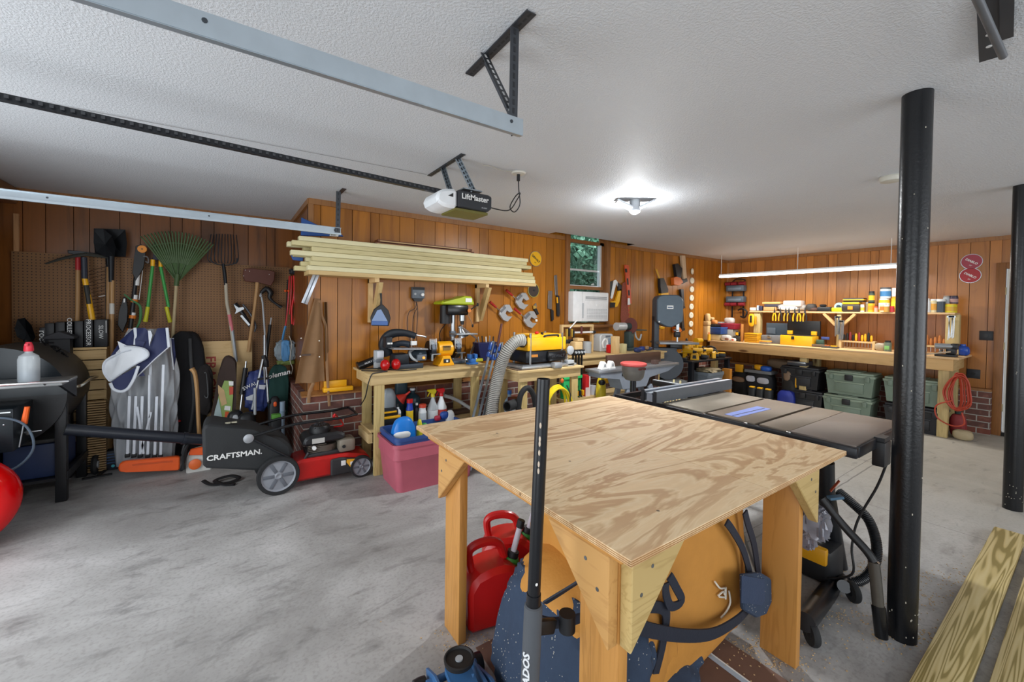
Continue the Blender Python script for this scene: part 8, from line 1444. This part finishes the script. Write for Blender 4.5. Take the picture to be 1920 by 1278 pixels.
g = M(); FA = c('#9aa2ac', .35, .5); f0 = SA - .06; g.bb(f0, SB + .12, 1.665, 1.672, ZS_ + .004, ZS_ + .078, c('#757b82', .4, .4)); g.bb(f0, SB + .12, 1.672, 1.70, ZS_ + .07, ZS_ + .078, c('#c3ccd6', .3, .5)); g.bb(f0, SB + .12, 1.70, 1.745, ZS_ + .058, ZS_ + .064, FA); g.bb(f0, SB + .12, 1.745, 1.775, ZS_ + .068, ZS_ + .076, FA); g.bb(f0, SB + .12, 1.768, 1.775, ZS_ + .004, ZS_ + .07, FA); g.bb(f0 + .01, SB + .1, 1.70, 1.745, ZS_ + .005, ZS_ + .055, FA); g.obj('rip_fence', t, label='silver aluminium rip fence')
g = M(); g.bb(f0 - .006, f0, 1.66, 1.682, ZS_, ZS_ + .08, BK); g.bb(f0 - .006, f0, 1.755, 1.778, ZS_, ZS_ + .08, BK); g.obj('fence_end_cap', t)
g = M(); g.bb(2.50, 3.02, 1.0, 1.62, .50, .815, BKM, b=.02); g.obj('cabinet', t)
FT = c('#1a1c20', .35, .15, .2)
g = M(); g.cyl(W(1588, 1062, Y=.86), W(1556, 905, Y=.86), .042, FT, n=22); g.cyl(W(1556, 910, Y=.86), W(1553, 850, Y=.86), .044, FT, n=22); g.obj('stand_leg', t); g = M(); g.cyl((2.97, 1.55, .12), (2.97, 1.5, .80), .04, FT, n=18); g.cyl((2.5, 1.55, .12), (2.55, 1.5, .80), .04, FT, n=18); g.obj('stand_leg', t)
wa, wb = W(1537, 1178, Z=.04), W(1612, 1097, Z=.04); j = W(1588, 1062, Y=.86)
g = M(); g.cyl(j, wa + Vector((-.02, .02, .06)), .045, FT, r1=.04, n=20); g.cyl(j, wb + Vector((-.02, .03, .03)), .03, FT, n=16); g.cyl((2.2, 1.0, .10), (2.9, 1.5, .10), .04, FT, n=16); g.obj('base_tube', t)
for q in (wa, wb): g = M(); g.lathe([(.014, -.014), (.046, -.014), (.05, -.006), (.05, .006), (.046, .014), (.014, .014)], RUB, q + Vector((0, 0, .012)), (.75, -.65, 0), 26, cap=False); g.cyl(q + Vector((-.012, .01, .012)), q + Vector((.012, -.01, .012)), .02, BK, n=12); g.obj('caster', t)
g = M(); q = W(1669, 832, X=2.66); g.box((2.66, q.y + .02, q.z), (.10, .05, .12), BK, b=.006); g.box((2.66, q.y + .02, ZS_ - .05), (.08, .04, .10), BK); g.obj('switch_box', t)
g = M(); g.tube([(2.66, q.y + .0, q.z - .05), W(1652, 895, X=2.66), W(1618, 958, X=2.66), W(1608, 1010, X=2.64), W(1609, 1060, X=2.62), (2.66, .86, .03), (2.75, .95, .006), (2.9, 1.0, .006)], .0055, BK, n=8); g.obj('power_cord', t)
# shop vacuum hose and wand
t = T('vacuum_hose', 'ribbed black vacuum hose looped around the saw stand', 'hose', (2.75, .95, 0)); g = M(); ribbed(g, [W(1510, 1035, X=2.78), W(1545, 1052, X=2.80), W(1600, 1075, X=2.80), W(1640, 1060, X=2.84), W(1655, 1015, X=2.90), W(1640, 960, X=2.95), W(1605, 925, X=2.98), W(1580, 905, X=3.0)], .026, c('#1b1e24', .3), c('#0c0d10', .5), .008, 10, 12); g.obj('ribbed_hose', t)
t = T('vacuum_wand', 'translucent grey vacuum wand with a black lower tube leaning beside the steel post', 'wand', W(1668, 1178, Z=0)); a = W(1668, 1176, Z=.02); b = a + (W(1650, 1035, X=a.x + .02) - a); k = a.lerp(b, .42)
g = M(); g.cyl(a, k, .024, BKG, r1=.026, n=18); g.obj('lower_tube', t); g = M(); g.cyl(k, b, .022, c('#4e4a44', .2, .1), n=18); g.obj('upper_tube', t); g = M(); g.tube([b, b + Vector((.0, .03, .04)), b + Vector((.0, .12, .12)), b + Vector((-.02, .2, .22))], .018, BK, n=12); g.obj('neck', t)
# plastic bag, yellow box, cords on the saw stand
t = T('hanging_plastic_bag', 'crumpled clear plastic bag hanging at the saw stand behind the right table leg', 'bag', W(1545, 990, X=2.46)); g = M(); g.blob(W(1540, 965, X=2.46), (.10, .10, .16), c('#9a9aa4', .15, .1, .35, 0, 0, .9), nz=.09, fr=4, n=20, seed=3); g.blob(W(1522, 985, X=2.46), (.06, .08, .14), c('#84808a', .3, 0, .3), nz=.09, fr=4, n=16, seed=7); g.obj('bag_body', t)
t = T('yellow_power_tool', 'yellow and black power tool on the floor behind the right table leg', 'power tool', (2.72, 1.28, 0)); p = W(1530, 1010, X=2.7); g = M(); g.bb(2.64, 2.84, p.y - .12, p.y + .12, .0, p.z + .04, BK, b=.03); g.obj('tool_body', t); g = M(); g.bb(2.62, 2.66, p.y - .10, p.y + .10, p.z - .04, p.z + .05, YELD, b=.01); g.obj('yellow_band', t)
t = T('floor_cable', 'thin black cord looped on the concrete under the table saw', 'cord', (2.9, 1.0, 0)); g = M(); g.tube([W(x, y, Z=.008) for x, y in ((1520, 1048), (1560, 1050), (1590, 1040), (1570, 1022), (1545, 1020), (1540, 1035), (1565, 1055), (1595, 1062))], .006, BK, n=8); g.obj('cord', t); g = M(); g.sph(W(1517, 1045, Z=.02), (.03, .02, .02), c('#d8502a', .5), n=10); g.obj('orange_plug', t, label='orange plug')
g = M(); a = W(1565, 905, X=2.5); g.bar(a, a + Vector((.02, -.03, .06)), .02, .003, c('#a84a2c', .5)); g.bar(a + Vector((-.02, .0, -.03)), a + Vector((.03, -.04, -.02)), .03, .012, c('#4c6c84', .5)); one(g, 'paper_tag', 'small blue and orange tag tied to the saw stand leg', 'tag')
# ============================================================ pieces of parts go one level deeper
NEST = {'lawn_mower': {'grass_bag': ('bag_lettering', 'bag_sticker'), 'side_cover': ('badge',), 'engine_shroud': ('recoil_cover',), 'engine_block': ('fuel_cap', 'muffler'), 'handle': ('handle_knob',)},
 'garage_door_opener': {'case': ('lamp_lens',), 'light_cover': ('vent_mark',)}, 'bench_grinder': {'body': ('name_plate', 'switch')}, 'drill_press': {'drill_head': ('belt_cover', 'switch', 'feed_handle')},
 'scroll_saw': {'switch_box': ('switch',), 'arm': ('blade_clamp',)}, 'thickness_planer': {'motor_cover': ('carry_handle', 'knob'), 'lower_housing': ('height_wheel',)}, 'air_conditioner': {'casing': ('outlet_louver', 'intake_grille', 'side_slot', 'emblem')},
 'band_saw': {'upper_wheel_cover': ('name_plate',)}, 'latch_tote': {'lid': ('latch', 'centre_latch')}, 'duffel_bag': {'bag_body': ('white_logo',), 'buckle_strap': ('buckle',), 'shoulder_strap': ('shoulder_pad',)},
 'floor_jack': {'handle_tube': ('foam_grip',)}, 'fuel_can': {'cap': ('spout',)}, 'barrel_grill': {'lid': ('lid_handle', 'embossed_badge'), 'firebox': ('damper_knob',), 'side_shelf': ('towel_bar',)},
 'spray_can': {'body': ('label_band',)}, 'trigger_sprayer': {'body': ('label_band',)}, 'paint_can': {'body': ('label_band',)}, 'work_apron': {'apron_body': ('pocket_trim',)}, 'table_saw': {'rip_fence': ('fence_end_cap',), 'switch_box': ('power_cord',)},
 'plug_in_timer': {'case': ('dial', 'socket')}, 'door_1': {'door_frame': ('hinge',)}, 'jointer': {'bed': ('name_plate',)}, 'tool_box': {'lid': ('hinge_clip',)}, 'air_hose_coil': {'tie_cord': ('hook_tag',)}}
base = lambda o: o.name.split('.')[0]
for root in [o for o in COL.objects if o.parent is None and base(o) in NEST]:
    ks = kids(root)
    for pn, subs in NEST[base(root)].items():
        par = [k for k in ks if base(k) == pn]
        if not par: continue
        for k in ks:
            if base(k) in subs: k.parent = par[0]; k.matrix_basis = par[0].matrix_basis.inverted() @ k.matrix_basis
